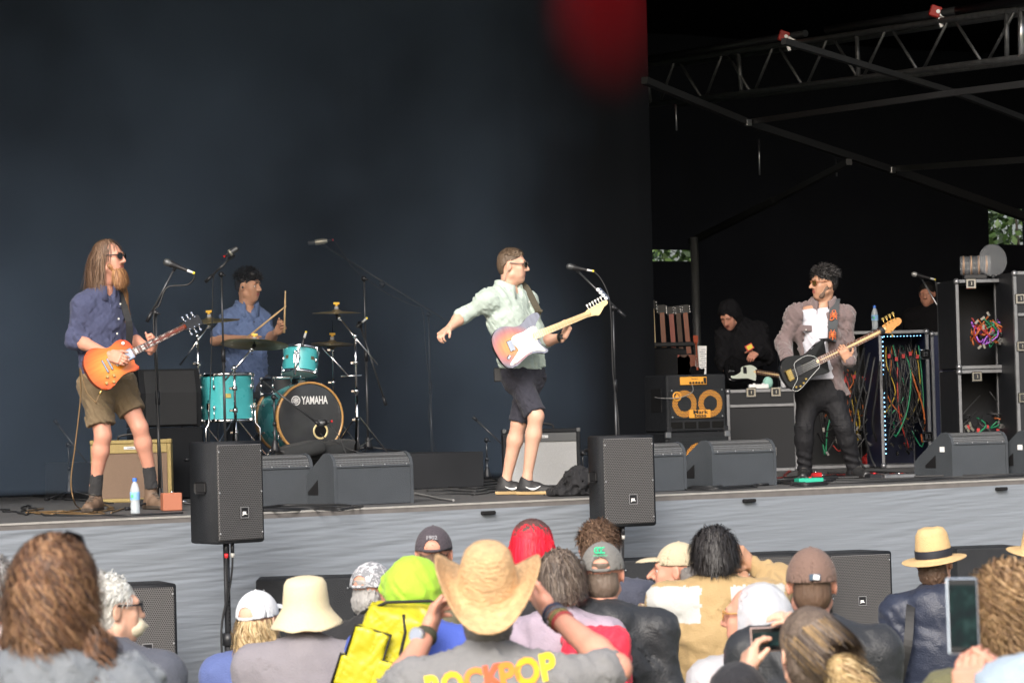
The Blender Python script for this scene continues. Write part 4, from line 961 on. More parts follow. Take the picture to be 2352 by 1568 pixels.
tm = Matrix.Translation((sgn * .04, .135, dep + .005)) @ (Matrix() if sgn > 0 else Matrix.Rotation(pi, 4, 'Y'))
text('lettering', 'YAMAHA', .085, WHITE, bd, tm, .0008, .0022, .62)
b = MB(); cx = -sgn * .118; b.lathe([(.030, dep + .0045), (.034, dep + .006), (.038, dep + .0045)], (cx, .137, 0), ZV, 28)
for k in range(6):
    a = k * pi / 3 + pi / 2; b.bar((cx, .137, dep + .005), (cx + cos(a) * .027, .137 + sin(a) * .027, dep + .005), .006, .001)
    for s in (-.5, .5): b.bar((cx + cos(a) * .012, .137 + sin(a) * .012, dep + .005), (cx + cos(a + s) * .023, .137 + sin(a + s) * .023, dep + .005), .004, .001)
b.build('emblem', WHITE, bd)
for s in (-1, 1):      # spurs and tom mount
    b = MB(); q0 = Vector((s * rb * .86, -rb * .5, dep * .8)); b.cyl(q0, q0 + Vector((s * .05, -.1 - .02, .10)), .009, n=8); e = q0 + Vector((s * .05, -.12, .10)); b.cyl(e, (e.x, -rb - .033, e.z + .02), .006, n=8); b.ball(q0, .018, 8); b.build('spur', CHROME, bd)
b = MB(); b.box((0, rb + .015, dep * .62), (.028, .018, .03), bev=.005); b.cyl((0, rb, dep * .62), (0, rb + .19, dep * .62), .011, n=10); b.box((0, rb + .12, dep * .62), (.022, .016, .02), bev=.005); b.build('tom_mount', CHROME, bd)
# rack tom, tilted towards the drummer
ct = P(688, 858, DK + .1); zt_ = Vector((.08, .20, 1)).normalized(); xt = Vector((1, 0, 0)); xt = (xt - zt_ * xt.dot(zt_)).normalized()
rt_ = drum('rack_tom', 'small turquoise rack tom mounted above the bass drum', basis(ct, xt, zt_.cross(xt), zt_), .138, .20, 6, CHROME, HEADW, .014, .004)
b = MB(); b.box((-.02, -.15, .10), (.022, .014, .05), bev=.005); b.cyl((-.02, -.16, .14), (-.02, -.165, -.05), .010, n=8); b.ball((-.02, -.155, .13), .022, 8); b.build('mount_bracket', CHROME, rt_)
for a in (-2.35, -.75):
    b = MB(); b.box((cos(a) * .1405, sin(a) * .1405, .11), (.002, .016, .013), Matrix.Rotation(a, 3, 'Z')); b.build('shell_badge', mat('badge_brown', (.12, .09, .05), .4), rt_)
# floor tom
cf2 = P(523, 966, 21.8); ft = drum('floor_tom', 'large turquoise floor tom left of the bass drum', Matrix.Translation(cf2), .198, .355, 8, CHROME, HEADW, .014, .004)
b = MB(); b.box((.02, -.1995, .19), (.03, .003, .016)); b.build('shell_badge', mat('badge_gold', (.5, .42, .12), .4), ft)
for k in range(3):
    a = -2.2 + k * 2.094; d = Vector((cos(a), sin(a), 0)); b = MB(); b.tube([d * .215 + ZV * .16, d * .215 - ZV * .02, d * .25 - ZV * .06, d * .25 - ZV * (cf2.z - RZ - .012)], .0065, 8); b.ball(d * .25 - ZV * (cf2.z - RZ - .014), .013, 8); b.box(d * .21 + ZV * .11, (.014, .014, .026), Matrix.Rotation(a, 3, 'Z'), bev=.004); b.build('leg', CHROME, ft)
sn = drum('snare_drum', 'dark snare drum partly hidden behind the rack tom', Matrix.Translation(P(652, 905, DK + .35)), .178, .13, 8, CHROME, HEADW, .012, .004)
for o in sn.children:
    if o.name.startswith('shell'): o.data.materials[0] = BLACKP
b = MB(); hh_ = sn.matrix_world.translation.z - RZ; b.cyl((0, 0, -.01), (0, 0, -hh_ + .02), .014, n=8)
for k in range(3): a = k * 2.094; b.cyl((0, 0, -.02), (cos(a) * .17, sin(a) * .17, -.004), .008, n=6); b.cyl((0, 0, -hh_ + .25), (cos(a) * .25, sin(a) * .25, -hh_ + .012), .009, n=6)
b.build('stand', CHROME, sn)
st_ = thing('drum_throne', 'black round drum stool under the drummer', 'stool', P(590, 1000, DK + .75)); st_.location.z = RZ
b = MB(); b.lathe([(0, .0), (.15, .0), (.165, .03), (.16, .07), (0, .085)], (0, 0, .42), n=24); b.build('seat', BLACKP, st_)
b = MB(); b.cyl((0, 0, .1), (0, 0, .42), .018); b.build('post', CHROME, st_)
for k in range(3): a = k * 2.094; b = MB(); b.cyl((0, 0, .2), (cos(a) * .25, sin(a) * .25, .01), .01, n=6); b.build('leg', CHROME, st_)
def cymbal(label, X, Y, d, r, tilt, taz, m, n=1):
    c = P(X, Y, d); z = Vector((sin(radians(tilt)) * sin(radians(taz)), sin(radians(tilt)) * cos(radians(taz)), cos(radians(tilt)))); T = thing('cymbal', label, 'cymbal', Matrix.Translation(c) @ ZV.rotation_difference(z).to_matrix().to_4x4(), 'cymbals on the drum kit')
    for k in range(n):
        s = -1 if k else 1; o = -.03 * k; b = MB()
        pr = [(.008, .018), (r * .10, .020), (r * .17, .012), (r * .22, .006), (r * .6, 0), (r, -.010), (r, -.0115), (r * .6, -.0018), (r * .22, .004), (r * .17, .010), (r * .10, .0175), (.008, .0155)]
        b.lathe([(a, s * h + o) for a, h in pr], n=48); b.build('bow', m, T)
    b = MB(); b.cyl((0, 0, .018), (0, 0, .045), .018, .016, 12); b.build('felt', FELT, T)
    b = MB(); b.cyl((0, 0, .045), (0, 0, .062), .011, n=8); b.box((0, 0, .066), (.024, .006, .009), bev=.003); b.build('wing_nut', WINGY, T)
    b = MB(); b.cyl((0, 0, -.06), (0, 0, .075), .0045, n=6); b.cyl((0, 0, -.03), (0, 0, -.008), .014, n=8); b.build('tilter_rod', BLACKP, T)
    return T, c
cymbal('dark cymbal behind the guitar headstock on the left', 481, 735, 21.8, .235, 6, 200, BRONZED)
cymbal('large greenish cymbal tilted in front of the drummer', 584, 788, 21.5, .258, 9, 20, BRONZED)
cymbal('bronze crash cymbal right of the drumsticks', 773, 716, 22.3, .192, 3, 160, BRONZE)
cymbal('pair of hi-hat cymbals behind the rack tom', 763, 786, 22.6, .168, 3, 120, BRONZE, 2)
def cstand(label, d, base, topY, boom=None, thick=.0125, legs=.26, extra=(), tilter=None, floor=None, leghi=.30):
    fl = RZ if floor is None else floor; X, Yb = base; b0 = P(X, Yb, d); b0.z = fl; T = thing('cymbal_stand', label, 'stand', b0, 'chrome drum hardware'); zt2 = P(X, topY, d).z - fl
    b = MB(); b.cyl((0, 0, .04), (0, 0, zt2 * .55), thick, n=10); b.build('lower_tube', CHROME, T); b = MB(); b.cyl((0, 0, zt2 * .53), (0, 0, zt2), thick * .75, n=10); b.build('upper_tube', CHROME, T)
    for f in (.3, .54, .78):
        b = MB(); b.cyl((0, 0, zt2 * f - .016), (0, 0, zt2 * f + .016), thick * 1.6, n=10); b.box((-.028, 0, zt2 * f), (.014, .005, .009), bev=.003); b.build('clamp', CHROME, T)
    if boom:
        a, c = P(*boom[0], d) - b0, P(*boom[1], d) - b0; b = MB(); b.cyl(a, c, .0075, n=8); b.build('boom', CHROME, T)
        b = MB(); b.ball((0, -.012, zt2), .021, 8); b.build('joint', CHROME, T)
        b = MB(); b.ball(c if c.z > a.z else a, .017, 8, (1, 1, 1.3)); b.build('tilter', CHROME, T)
    for k in range(3):
        a = .5 + k * 2.094; D = Vector((cos(a), sin(a), 0)); b = MB(); b.bar(D * .02 + ZV * leghi, D * legs + ZV * .012, .018, .006); b.bar(D * .02 + ZV * .07, D * legs * .5 + ZV * (leghi * .45), .012, .005); b.ball(D * legs + ZV * .013, .013, 6); b.build('leg', CHROME, T)
    for (p0, p1) in extra: b = MB(); b.cyl(P(*p0, d) - b0, P(*p1, d) - b0, .007, n=6); b.build('arm', CHROME, T)
    return T
cstand('chrome cymbal stand under the left cymbal', 21.7, (459, 1010), 772, ((413, 838), (479, 748)))
cstand('chrome cymbal stand in front of the floor tom', 21.45, (542, 1020), 845, ((515, 876), (578, 802)))
cstand('chrome boom stand right of the bass drum', 22.25, (822, 1028), 772, ((868, 838), (779, 730)), extra=[((742, 800), (802, 864)), ((783, 864), (831, 862))])
cstand('chrome hi-hat stand behind the rack tom', 22.7, (769, 1025), 735, None, .010)
b = MB(); b.box((0, 0, 0), (.03, .11, .008), Matrix.Rotation(.25, 3, 'X'), bev=.004); b.box((0, -.1, .03), (.012, .01, .05)); pd = b.build('hi_hat_pedal', CHROME); pd.location = P(790, 1015, 22.7); pd.location.z = RZ + .04; tag(pd, 'chrome hi-hat foot pedal right of the bass drum', 'pedal')
# cushions against the bass drum
for lab, X, d, sx, rzz in (('dark cushion lying against the left of the bass drum front', 690, DK - .36, .19, .35), ('dark cushion lying against the right of the bass drum front', 765, DK - .12, .20, .75)):
    c = P(X, 1030, d); c.z = RZ + .055; R = Matrix.Rotation(rzz, 3, 'Z') @ Matrix.Rotation(-.18, 3, 'Y')
    pr = [rbox((0, 0, 0), (sx - .05, .10, .012), R, .045, .01)]
    o = sobj('cushion', pr, .012, cloth('cushion', (.028, .03, .032)), None, (0, 0, 0), disp=lambda x: .012 * wob(x, 11, 3) + .25 * (x ** 2).sum(1), sm=2); o.location = c; tag(o, lab, 'cushion', 'drum cushions')
# ------------------------------------------------------------------ microphones and stands
MICB = mat('mic_black', (.02, .02, .022), .4, nz=.2); MICG = mat('mic_mesh', (.10, .105, .11), .45, .6, nz=.3, nzs=200); MICC = mat('mic_champagne', (.52, .50, .42), .4, .5)
def mic(label, head, tail, d, big=False, mesh=None, ring=None, L=None, s=1.0):
    a, c = P(*head, d), P(*tail, d); ax = (a - c).normalized(); L = L or (a - c).length; T = thing('microphone', label, 'microphone', a, 'microphones')
    if big:
        b = MB(); b.lathe([(0, .0), (.016, -.002), (.021, -.012), (.021, -.06), (.024, -.065)], (0, 0, 0), ax, 16); b.build('basket', mesh or MICG, T)
        b = MB(); b.lathe([(.024, -.065), (.026, -.08), (.026, -L * .8), (.016, -L)], (0, 0, 0), ax, 16); b.build('body', MICC, T)
    else:
        b = MB(); b.lathe([(0, .0), (.014 * s, -.004 * s), (.024 * s, -.016 * s), (.026 * s, -.034 * s), (.022 * s, -.052 * s)], (0, 0, 0), ax, 16); b.build('grille_ball', mesh or MICG, T)
        b = MB(); b.lathe([(.0225 * s, -.052 * s), (.024 * s, -.06 * s), (.018 * s, -.075 * s), (.012 * s, -L * .85), (.011 * s, -L)], (0, 0, 0), ax, 14); b.build('body', MICB, T)
    b = MB(); b.cyl(-ax * L, -ax * (L + .045), .0095, .008, 10); b.build('plug', SILVERP if ring is None else MICB, T)
    b = MB(); b.cyl(-ax * (L + .042), -ax * (L + .055), .0095, n=10); b.build('colour_ring', ring or mat('ring_yellow', (.75, .6, .05), .5), T)
    return T, c - ax * .05
STANDM = mat('stand_tube', (.065, .068, .074), .35, .55, nz=.2)
def mstand(label, base, topY, boom=None, fl=None, base_kind='tripod', leg=.30, lean=0, d=None, thick=.0105, chrome=False, counter=True, clampY=None):
    fl = ZD if fl is None else fl; p = PZ(*base, fl) if d is None else P(base[0], base[1], d); p.z = fl; dd = p.y; T = thing('mic_stand', label, 'stand', p, 'microphone stands'); m = METAL if chrome else STANDM
    zt2 = P(base[0], topY, dd).z - fl
    b = MB(); b.cyl((0, 0, .06), (0, 0, zt2 * .56), thick, n=10); b.build('lower_tube', STANDM, T)
    b = MB(); b.cyl((0, 0, zt2 * .55), (0, 0, zt2), thick * .72, n=10); b.build('upper_tube', m, T)
    b = MB(); b.cyl((0, 0, zt2 * .53), (0, 0, zt2 * .60), thick * 1.5, n=10); b.build('height_clutch', BLACKP, T)
    if base_kind == 'tripod':
        b = MB(); b.lathe([(.014, .14), (.022, .12), (.034, .07), (.036, .045), (0, .04)], n=14); b.build('boss', BLACKP, T)
        for k in range(3):
            a = .35 + k * 2.094 + base[0] * .01; D = Vector((cos(a), sin(a), 0)); b = MB(); b.cyl(D * .03 + ZV * .06, D * leg + ZV * .014, .008, n=8); lg = b.build('leg', DARKMETAL, T); b = MB(); b.cyl(D * (leg - .03) + ZV * .015, D * (leg + .015) + ZV * .0135, .0125, n=8); b.build('rubber_foot', BLACKP, lg)
    else: b = MB(); b.lathe([(0, .02), (.02, .05), (.06, .02), (.125, .012), (.125, 0), (0, 0)], n=24); b.build('round_base', DARKMETAL, T)
    if boom:
        a, c = P(boom[0][0], boom[0][1], dd - .02) - p, P(boom[1][0], boom[1][1], dd - .02) - p; b = MB(); b.cyl(a, c, .0078, n=8); b.build('boom', m, T)
        b = MB(); b.ball((0, -.012, zt2), .022, 8, (1, 1.2, 1)); b.cyl((0, -.03, zt2), (.035, -.03, zt2 - .012), .006, n=6); b.build('boom_joint', BLACKP, T)
        if counter: ax = (a - c).normalized(); b = MB(); b.cyl(c, c - ax * .075, .0125, n=10); b.build('counterweight', BLACKP, T)
        b = MB(); b.cyl(a, a + (a - c).normalized() * .05, .012, .015, 8); b.build('mic_clip', BLACKP, T)
    return T, p
def cable(label, pts, r=.0055, m=None, cat='cable', group=None, name='cable', n=5):
    b = MB(); b.tube(catmull(pts, n, False), r, 6); o = b.build(name, m or RUBBER); return tag(o, label, cat, group)
T, p = mstand('black boom mic stand in front of the left guitarist', (368, 1168), 718, ((398, 622), (349, 716))); dv = p.y
_, tl_ = mic('black vocal microphone in front of the left guitarist', (375, 599), (430, 621), dv - .03)
cable('thin cable looping from the left vocal microphone', [tl_, P(445, 640, dv - .03), P(430, 654, dv - .02), P(392, 657, dv - .02), P(378, 668, dv - .03), P(366, 700, dv - .035), P(353, 730, dv - .03), P(360, 900, dv - .03), P(372, 1100, dv - .03), P(374, 1160, dv - .05)])
T, p = mstand('black boom mic stand in front of the singer', (1419, 1118), 706, ((1330, 626), (1420, 712))); dv = p.y
_, tl_ = mic('black vocal microphone in front of the singer', (1300, 611), (1348, 620), dv - .03)
cable('thin cable running from the singer microphone down its stand', [tl_, P(1380, 640, dv - .03), P(1398, 680, dv - .035), P(1404, 740, dv - .03), P(1408, 860, dv - .03), P(1420, 960, dv - .03), P(1424, 1080, dv - .03)])
b = MB(); ph_ = thing('pick_holder', 'strip of round white guitar picks clipped on the singer mic stand', 'pick holder', P(1386, 675, dv - .045))
dv2 = (P(1400, 692, dv) - P(1366, 655, dv)).normalized(); b = MB(); b.bar(dv2 * -.055, dv2 * .055, .03, .006, Vector((0, 1, 0))); b.build('rail', mat('rail_blue', (.05, .07, .12), .5), ph_)
for k in range(4): b = MB(); b.cyl(dv2 * (-.045 + .03 * k) + Vector((-.012, -.006, .0)), dv2 * (-.045 + .03 * k) + Vector((-.012, -.010, .0)), .014, n=10); b.build('pick', mat('pick_pearl', (.65, .68, .72), .3), ph_)
T, p = mstand('boom mic stand with bright boom behind the bass headstock', (2174, 1066), 760, ((2118, 642), (2196, 774)), chrome=True); dv = p.y
_, tl_ = mic('silver headed vocal microphone at the right of the bassist', (2093, 628), (2136, 639), dv - .03, mesh=mat('mic_silver_mesh', (.5, .5, .5), .45, .7))
cable('thin cable from the silver headed microphone', [tl_, P(2150, 660, dv - .03), P(2156, 700, dv - .03), P(2158, 860, dv - .03), P(2150, 930, dv - .03), P(2160, 1050, dv - .03)])
# overhead and drum microphones
T, p = mstand('tall straight mic stand left of the drummer', (518, 1030), 630, ((527, 595), (488, 632)), fl=RZ, d=21.35); mic('pale pencil condenser microphone high above the drummer', (547, 569), (528, 581), 21.3, big=True, ring=RED)
cable('cable hanging beside the stand left of the drummer', [P(524, 586, 21.3), P(515, 610, 21.3), P(492, 630, 21.32), P(488, 700, 21.32), P(486, 800, 21.32), P(482, 920, 21.32), P(480, 1020, 21.32)], .004)
T, p = mstand('mic stand with a very long boom over the drums', (994, 1108), 722, ((748, 566), (1024, 735)), leg=.36, counter=False); dv = p.y
mic('pale condenser microphone at the end of the long boom', (707, 559), (752, 553), dv - .03, big=True, ring=RED)
b = MB(); cw = P(878, 653, dv - .03); b.ball((0, 0, 0), .03, 10, (1, .8, 1)); o = b.build('boom_clutch', BLACKP, T); o.location = cw - p
cable('cable draped along the long boom', [P(768, 553, dv - .03), P(790, 585, dv - .04), P(808, 612, dv - .04), P(830, 632, dv - .04), P(880, 668, dv - .04), P(900, 680, dv - .04), P(950, 702, dv - .04), P(970, 712, dv - .03), P(978, 800, dv - .02), P(988, 900, dv - .02), P(985, 960, dv - .03), P(1010, 1060, dv - .02), P(1050, 1105, dv - .05)], .0045)
T, p = mstand('thin mic stand right of the crash cymbal', (846, 1030), 640, ((829, 752), (880, 910)), fl=RZ, d=22.5); mic('short hi-hat microphone right of the crash cymbal', (818, 752), (832, 740), 22.45, s=.6)
T, p = mstand('low mic stand in front of the bass drum', (632, 1032), 912, ((722, 966), (604, 876)), fl=RZ, d=21.65, leg=.18, counter=False); mic('black microphone at the bass drum port hole', (726, 974), (748, 970), 21.72, s=1.1, ring=RED)
cable('cable running from the bass drum microphone over the cushion', [P(752, 970, 21.7), P(770, 990, 21.66), P(785, 1015, 21.64), P(792, 1035, 21.62), P(800, 1048, 21.6)], .0045)
cable('cable with green band in front of the bass drum head', [P(735, 994, 21.72), P(752, 1010, 21.68), P(775, 1016, 21.66), P(800, 1030, 21.62), P(850, 1046, 21.6)], .004)
mic('tiny clip microphone on the rack tom rim', (693, 797), (699, 776), DK - .05, s=.55)
# stands for the amplifier microphones
T, p = mstand('low mic stand left of the tweed amplifier', (160, 1147), 1020, ((134, 976), (200, 1062)), leg=.24, counter=False)
mic('blue tinted microphone hanging before the tweed amplifier', (247, 1068), (234, 1110), p.y - .35, mesh=mat('mic_blue', (.05, .10, .16), .5))
cable('cable dangling to the microphone before the tweed amplifier', [P(234, 1112, p.y - .35), P(250, 1100, p.y - .3), P(275, 1086, p.y - .2), P(310, 1062, p.y), P(360, 1020, p.y), P(405, 990, p.y), P(438, 962, p.y)], .006)
T, p = mstand('low mic stand behind the left pole speaker with angled boom', (404, 1120), 1000, ((372, 1030), (446, 958)), leg=.22, counter=True)
T, p = mstand('low mic stand left of the silver amplifier', (1120, 1112), 1010, ((1096, 966), (1158, 1024)), leg=.26, counter=False)
T, p = mstand('low mic stand with horizontal boom before the silver amplifier', (1340, 1120), 1040, ((1262, 1056), (1344, 1034)), leg=.2); mic('black microphone aimed at the silver amplifier', (1229, 1060), (1262, 1052), p.y - .05, s=.9)
# ------------------------------------------------------------------ guitars
def burst(name, inner, mid, outer, r, cx=-.03, stripes=False):
    m = mat(name, mid, .16, coat=.8); n, l = m.node_tree.nodes, m.node_tree.links; b = n['Principled BSDF']
    tc = n.new('ShaderNodeTexCoord'); mp = n.new('ShaderNodeMapping'); mp.inputs['Location'].default_value = (-cx / r, 0, 0); mp.inputs['Scale'].default_value = (1 / r, 1.25 / r, 0)
    l.new(tc.outputs['Object'], mp.inputs[0]); g = n.new('ShaderNodeTexGradient'); g.gradient_type = 'SPHERICAL'; l.new(mp.outputs[0], g.inputs[0])
    cr = n.new('ShaderNodeValToRGB'); l.new(g.outputs[1], cr.inputs[0]); e = cr.color_ramp.elements
    e[0].position = .0; e[0].color = (*outer, 1); e[1].position = .75; e[1].color = (*inner, 1); k = e.new(.30); k.color = (*mid, 1)
    wv = n.new('ShaderNodeTexNoise'); wv.inputs['Scale'].default_value = 6; mp2 = n.new('ShaderNodeMapping'); mp2.inputs['Scale'].default_value = (1, 9, 1) if not stripes else (6, .8, 1)
    l.new(tc.outputs['Object'], mp2.inputs[0]); l.new(mp2.outputs[0], wv.inputs['Vector'])
    mx = n.new('ShaderNodeMix'); mx.data_type = 'RGBA'; mx.blend_type = 'OVERLAY'; mx.inputs[0].default_value = .35; l.new(cr.outputs[0], mx.inputs[6]); l.new(wv.outputs[0], mx.inputs[7]); l.new(mx.outputs[2], b.inputs['Base Color'])
    return m
LPO = [(-.22, 0), (-.208, .085), (-.155, .150), (-.08, .162), (-.01, .125), (.04, .116), (.10, .132), (.155, .125), (.188, .085), (.196, .04), (.196, -.025), (.165, -.036), (.145, -.06), (.16, -.10), (.168, -.122), (.14, -.132), (.08, -.118), (.02, -.118), (-.04, -.138), (-.10, -.166), (-.165, -.150), (-.21, -.08)]
STO = [(-.205, .01), (-.19, .10), (-.13, .155), (-.06, .155), (.02, .122), (.08, .125), (.15, .158), (.21, .165), (.245, .145), (.235, .12), (.19, .085), (.165, .045), (.162, -.03), (.155, -.07), (.18, -.115), (.195, -.145), (.17, -.155), (.10, -.125), (.03, -.118), (-.05, -.145), (-.12, -.165), (-.18, -.125)]
BSO = [(-.23, .0), (-.215, .09), (-.15, .142), (-.07, .138), (.01, .106), (.07, .104), (.14, .124), (.21, .148), (.262, .146), (.268, .128), (.225, .104), (.165, .078), (.135, .052), (.13, .03), (.13, -.035), (.14, -.06), (.175, -.088), (.205, -.108), (.20, -.124), (.14, -.124), (.05, -.106), (-.05, -.128), (-.13, -.150), (-.20, -.106)]
FRETM = mat('fret_wire', (.7, .7, .68), .3, .9); GOLD = mat('gold_metal', (.75, .53, .18), .25, .9); PEARL = mat('pearl_inlay', (.75, .75, .70), .25); CREAM = mat('cream_plastic', (.75, .73, .66), .35)
def guitar(label, A, B, nh, out, body_m, side_m, board_m, neck0, nut, tip, head, head_m, hw, fw_=.056, th=.045, tuners=(3, 3), tuner_m=CHROME, nfret=21, inlay=None, name='electric_guitar', cen=-.02, strings=6):
    """A: point of the body's middle, B: tip of the headstock, nh: direction the face looks"""
    x = (B - A).normalized(); n = Vector(nh); n = (n - x * n.dot(x)).normalized(); y = n.cross(x); s = (B - A).length / (tip - cen); s = min(max(s, .85), 1.12)
    Mx = basis(A - x * cen * s, x, y, n) @ Matrix.Scale(s, 4); T = thing(name, label, 'bass guitar' if 'bass' in name else 'guitar', Mx)
    b = MB(); b.prism(cat2(out, 5), -th, 0, bev=.010, seg=3); bo = b.build('body', [body_m, side_m], T)
    for p in bo.data.polygons: p.material_index = 0 if p.center.z > -.0095 else 1
    b = MB(); L = nut - neck0; bm = b.b
    vs = [bm.verts.new((xx, yy * w_, zz)) for xx, w_ in ((neck0, fw_ / 2), (nut, fw_ * .38)) for yy, zz in ((-1, .004), (1, .004), (1, .012), (-1, .012))]
    for f in ((0, 1, 2, 3), (7, 6, 5, 4), (0, 4, 5, 1), (1, 5, 6, 2), (2, 6, 7, 3), (3, 7, 4, 0)): bm.faces.new([vs[i] for i in f])
    fb = b.build('fretboard', board_m, T)
    b = MB(); b.tube([(.12, 0, -.012), (neck0 + .02, 0, -.008), (nut * .6, 0, -.006), (nut, 0, -.004), (nut + .03, 0, -.006)], .021, 10); b.build('neck', side_m if head_m is None else head_m, T)
    b = MB()
    for k in range(1, nfret):
        xx = nut - (nut + .12) * (1 - 2 ** (-k / 12)); w_ = fw_ / 2 + (fw_ * .38 - fw_ / 2) * (xx - neck0) / L
        if xx > neck0: b.box((xx, 0, .0125), (.0012, w_, .0012))
    o = b.build('frets', FRETM, fb); o['kind'] = 'stuff'
    if inlay:
        for k in (3, 5, 7, 9, 12, 15, 17):
            xx = nut - (nut + .12) * (1 - 2 ** (-(k - .5) / 12))
            if xx > neck0 + .01: b = MB(); (b.box((xx, 0, .0122), (.010, .016, .0006)) if inlay == 'block' else b.cyl((xx, 0, .012), (xx, 0, .0128), .0035, n=8)); b.build('inlay', PEARL, fb)
    b = MB(); b.prism(cat2(head, 4), -.012, .004, bev=.003, seg=1); hd = b.build('headstock', hw, T)
    return T, hd, s
def tuner(parent, x, y, side, m, sz=1.0):
    b = MB(); b.cyl((x, y, .002), (x, y, .016), .0045 * sz, n=8); b.cyl((x, y, -.006), (x, y + side * .028 * sz, -.006), .003, n=6); b.box((x, y + side * .034 * sz, -.006), (.008 * sz, .009 * sz, .0045 * sz), bev=.003); b.build('tuner', m, parent)
def strings(T, n, x0, x1, w0, w1, z=.017):
    b = MB()
    for k in range(n):
        f = k / (n - 1) - .5; b.cyl((x0, f * w0, z + .004), (x1, f * w1, z), .0009, n=4)
    o = b.build('strings', mat('string_steel', (.75, .75, .75), .3, .9), T); o['kind'] = 'stuff'
def ribbon(name, pts, wv, w, m, parent=None, base=(0, 0, 0), th=.003, n=6):
    """flat band through pts; wv: width directions at the points"""
    c = catmull(pts, n, False); k = len(c); ws = [Vector(v) for v in wv]; b = MB(); prev = None; bs = Vector(base)
    for i, p in enumerate(c):
        f = i / (k - 1) * (len(ws) - 1); j = min(int(f), len(ws) - 2); d = (ws[j].lerp(ws[j + 1], f - j)).normalized(); t = (c[min(i + 1, k - 1)] - c[max(i - 1, 0)]).normalized(); d = (d - t * d.dot(t)).normalized(); nn = t.cross(d) * th
        r = [b.b.verts.new(p - bs + a) for a in (d * w / 2 + nn, d * -w / 2 + nn, d * -w / 2 - nn, d * w / 2 - nn)]
        if prev:
            for q in range(4): b.b.faces.new((prev[q], prev[(q + 1) % 4], r[(q + 1) % 4], r[q]))
        else: b.b.faces.new(r[::-1])
        prev = r
    b.b.faces.new(prev); return b.build(name, m, parent)
# ------------------------------------------------------------------ the band
BROW = mat('brow', (.06, .04, .03), .8)
def brows(h, T, base, m, z=.030):
    b = MB()
    for s in (-1, 1): b.tube([hp(h, (s * .012, .091, z)), hp(h, (s * .03, .089, z + .006)), hp(h, (s * .048, .076, z))], .0042, 5, taper=lambda t: 1 - .5 * t)
    rel(b, base).build('eyebrow', m, T)
def eyes(h, T, base):
    for s in (-1, 1):
        b = MB(); b.ball(hp(h, (s * .030, .0735, .005)), .0105, 10); e = rel(b, base).build('eye', EYEW, T); b = MB(); b.ball(hp(h, (s * .031, .0805, .004)), .0052, 8); rel(b, base).build('iris', IRIS, e)
def lips_pick(h):
    R = np.array(h[1], np.float32); c = V3(h[0])
    def fn(x):
        l = (x - c) @ R; return ((np.abs(l[:, 0]) < .021) & (l[:, 1] > .078) & (l[:, 2] < -.0475) & (l[:, 2] > -.071)).astype(int)
    return fn
def figure(label, J, h, bf, sk, base, hands, legs=True, res=.012, nose=1, jaw=1):
    T = thing('person', label, 'person', base)
    core = torso_prims(J, bf, -.018) + arm_prims(J['SL'], J['EL'], J['WL']) + arm_prims(J['SR'], J['ER'], J['WR'])
    if legs: core += leg_prims(J['HL'], J['KL'], J['AL']) + leg_prims(J['HR'], J['KR'], J['AR'])
    core.append(con(hp(h, (0, -.03, -.05)), J['N'] - ZV * .03, .052, .058, k=.03))
    V, Q = sdf(core, res); parts = [(smooth_vq(V, Q, 1), Q)]; V, Q = sdf(head_prims(h, nose, jaw, neck=J['N'].lerp(h[0], .3)), .0044); parts.append((smooth_vq(V, Q, 1), Q))
    for k in 'LR': q = hands[k]; parts.append(sdf(hand_prims(J['W' + k], q['d'], q['n'], k == 'L', q.get('curl', (30, 40, 30)), thumb=q.get('thumb', (.55, .75, .25)), curls=q.get('curls')), .0045))
    lp = lips_pick(h); vq_obj('body', parts, [sk, LIPS], T, base, pick=lp)
    return T
def shirt_prims(J, bf, g, sl, k=.035, vneck=True):
    tp = torso_prims(J, bf, g); 
    for s in 'LR':
        a, b_, c = J['S' + s], J['E' + s], J['W' + s]
        if sl[s] > .5: f = (sl[s] - .5) * 2; tp += [con(a - ZV * .01, b_, .044 + g, .040 + g, k=.06), con(b_, b_.lerp(c, f), .040 + g, .034 + g, k=k)]; q = b_.lerp(c, f); u = (c - b_).normalized(); tp.append(con(q - u * .024, q + u * .012, .039 + g, .037 + g, k=.004, flat=True))
        else: f = sl[s] * 2; q = a.lerp(b_, f); u = (b_ - a).normalized(); tp += [con(a, q, .052 + g, .052 + g, k=k), con(q - u * .02, q + u * .015, .056 + g, .055 + g, k=.005, flat=True)]
    if vneck: tp += [con(J['N'] + bf * .05 + ZV * .06, J['N'] + bf * .135 - ZV * .085, .055, .008, k=.006, op='s'), con(J['N'] + ZV * .02, J['N'] + ZV * .1, .064, .07, k=.006, op='s')]
    return tp
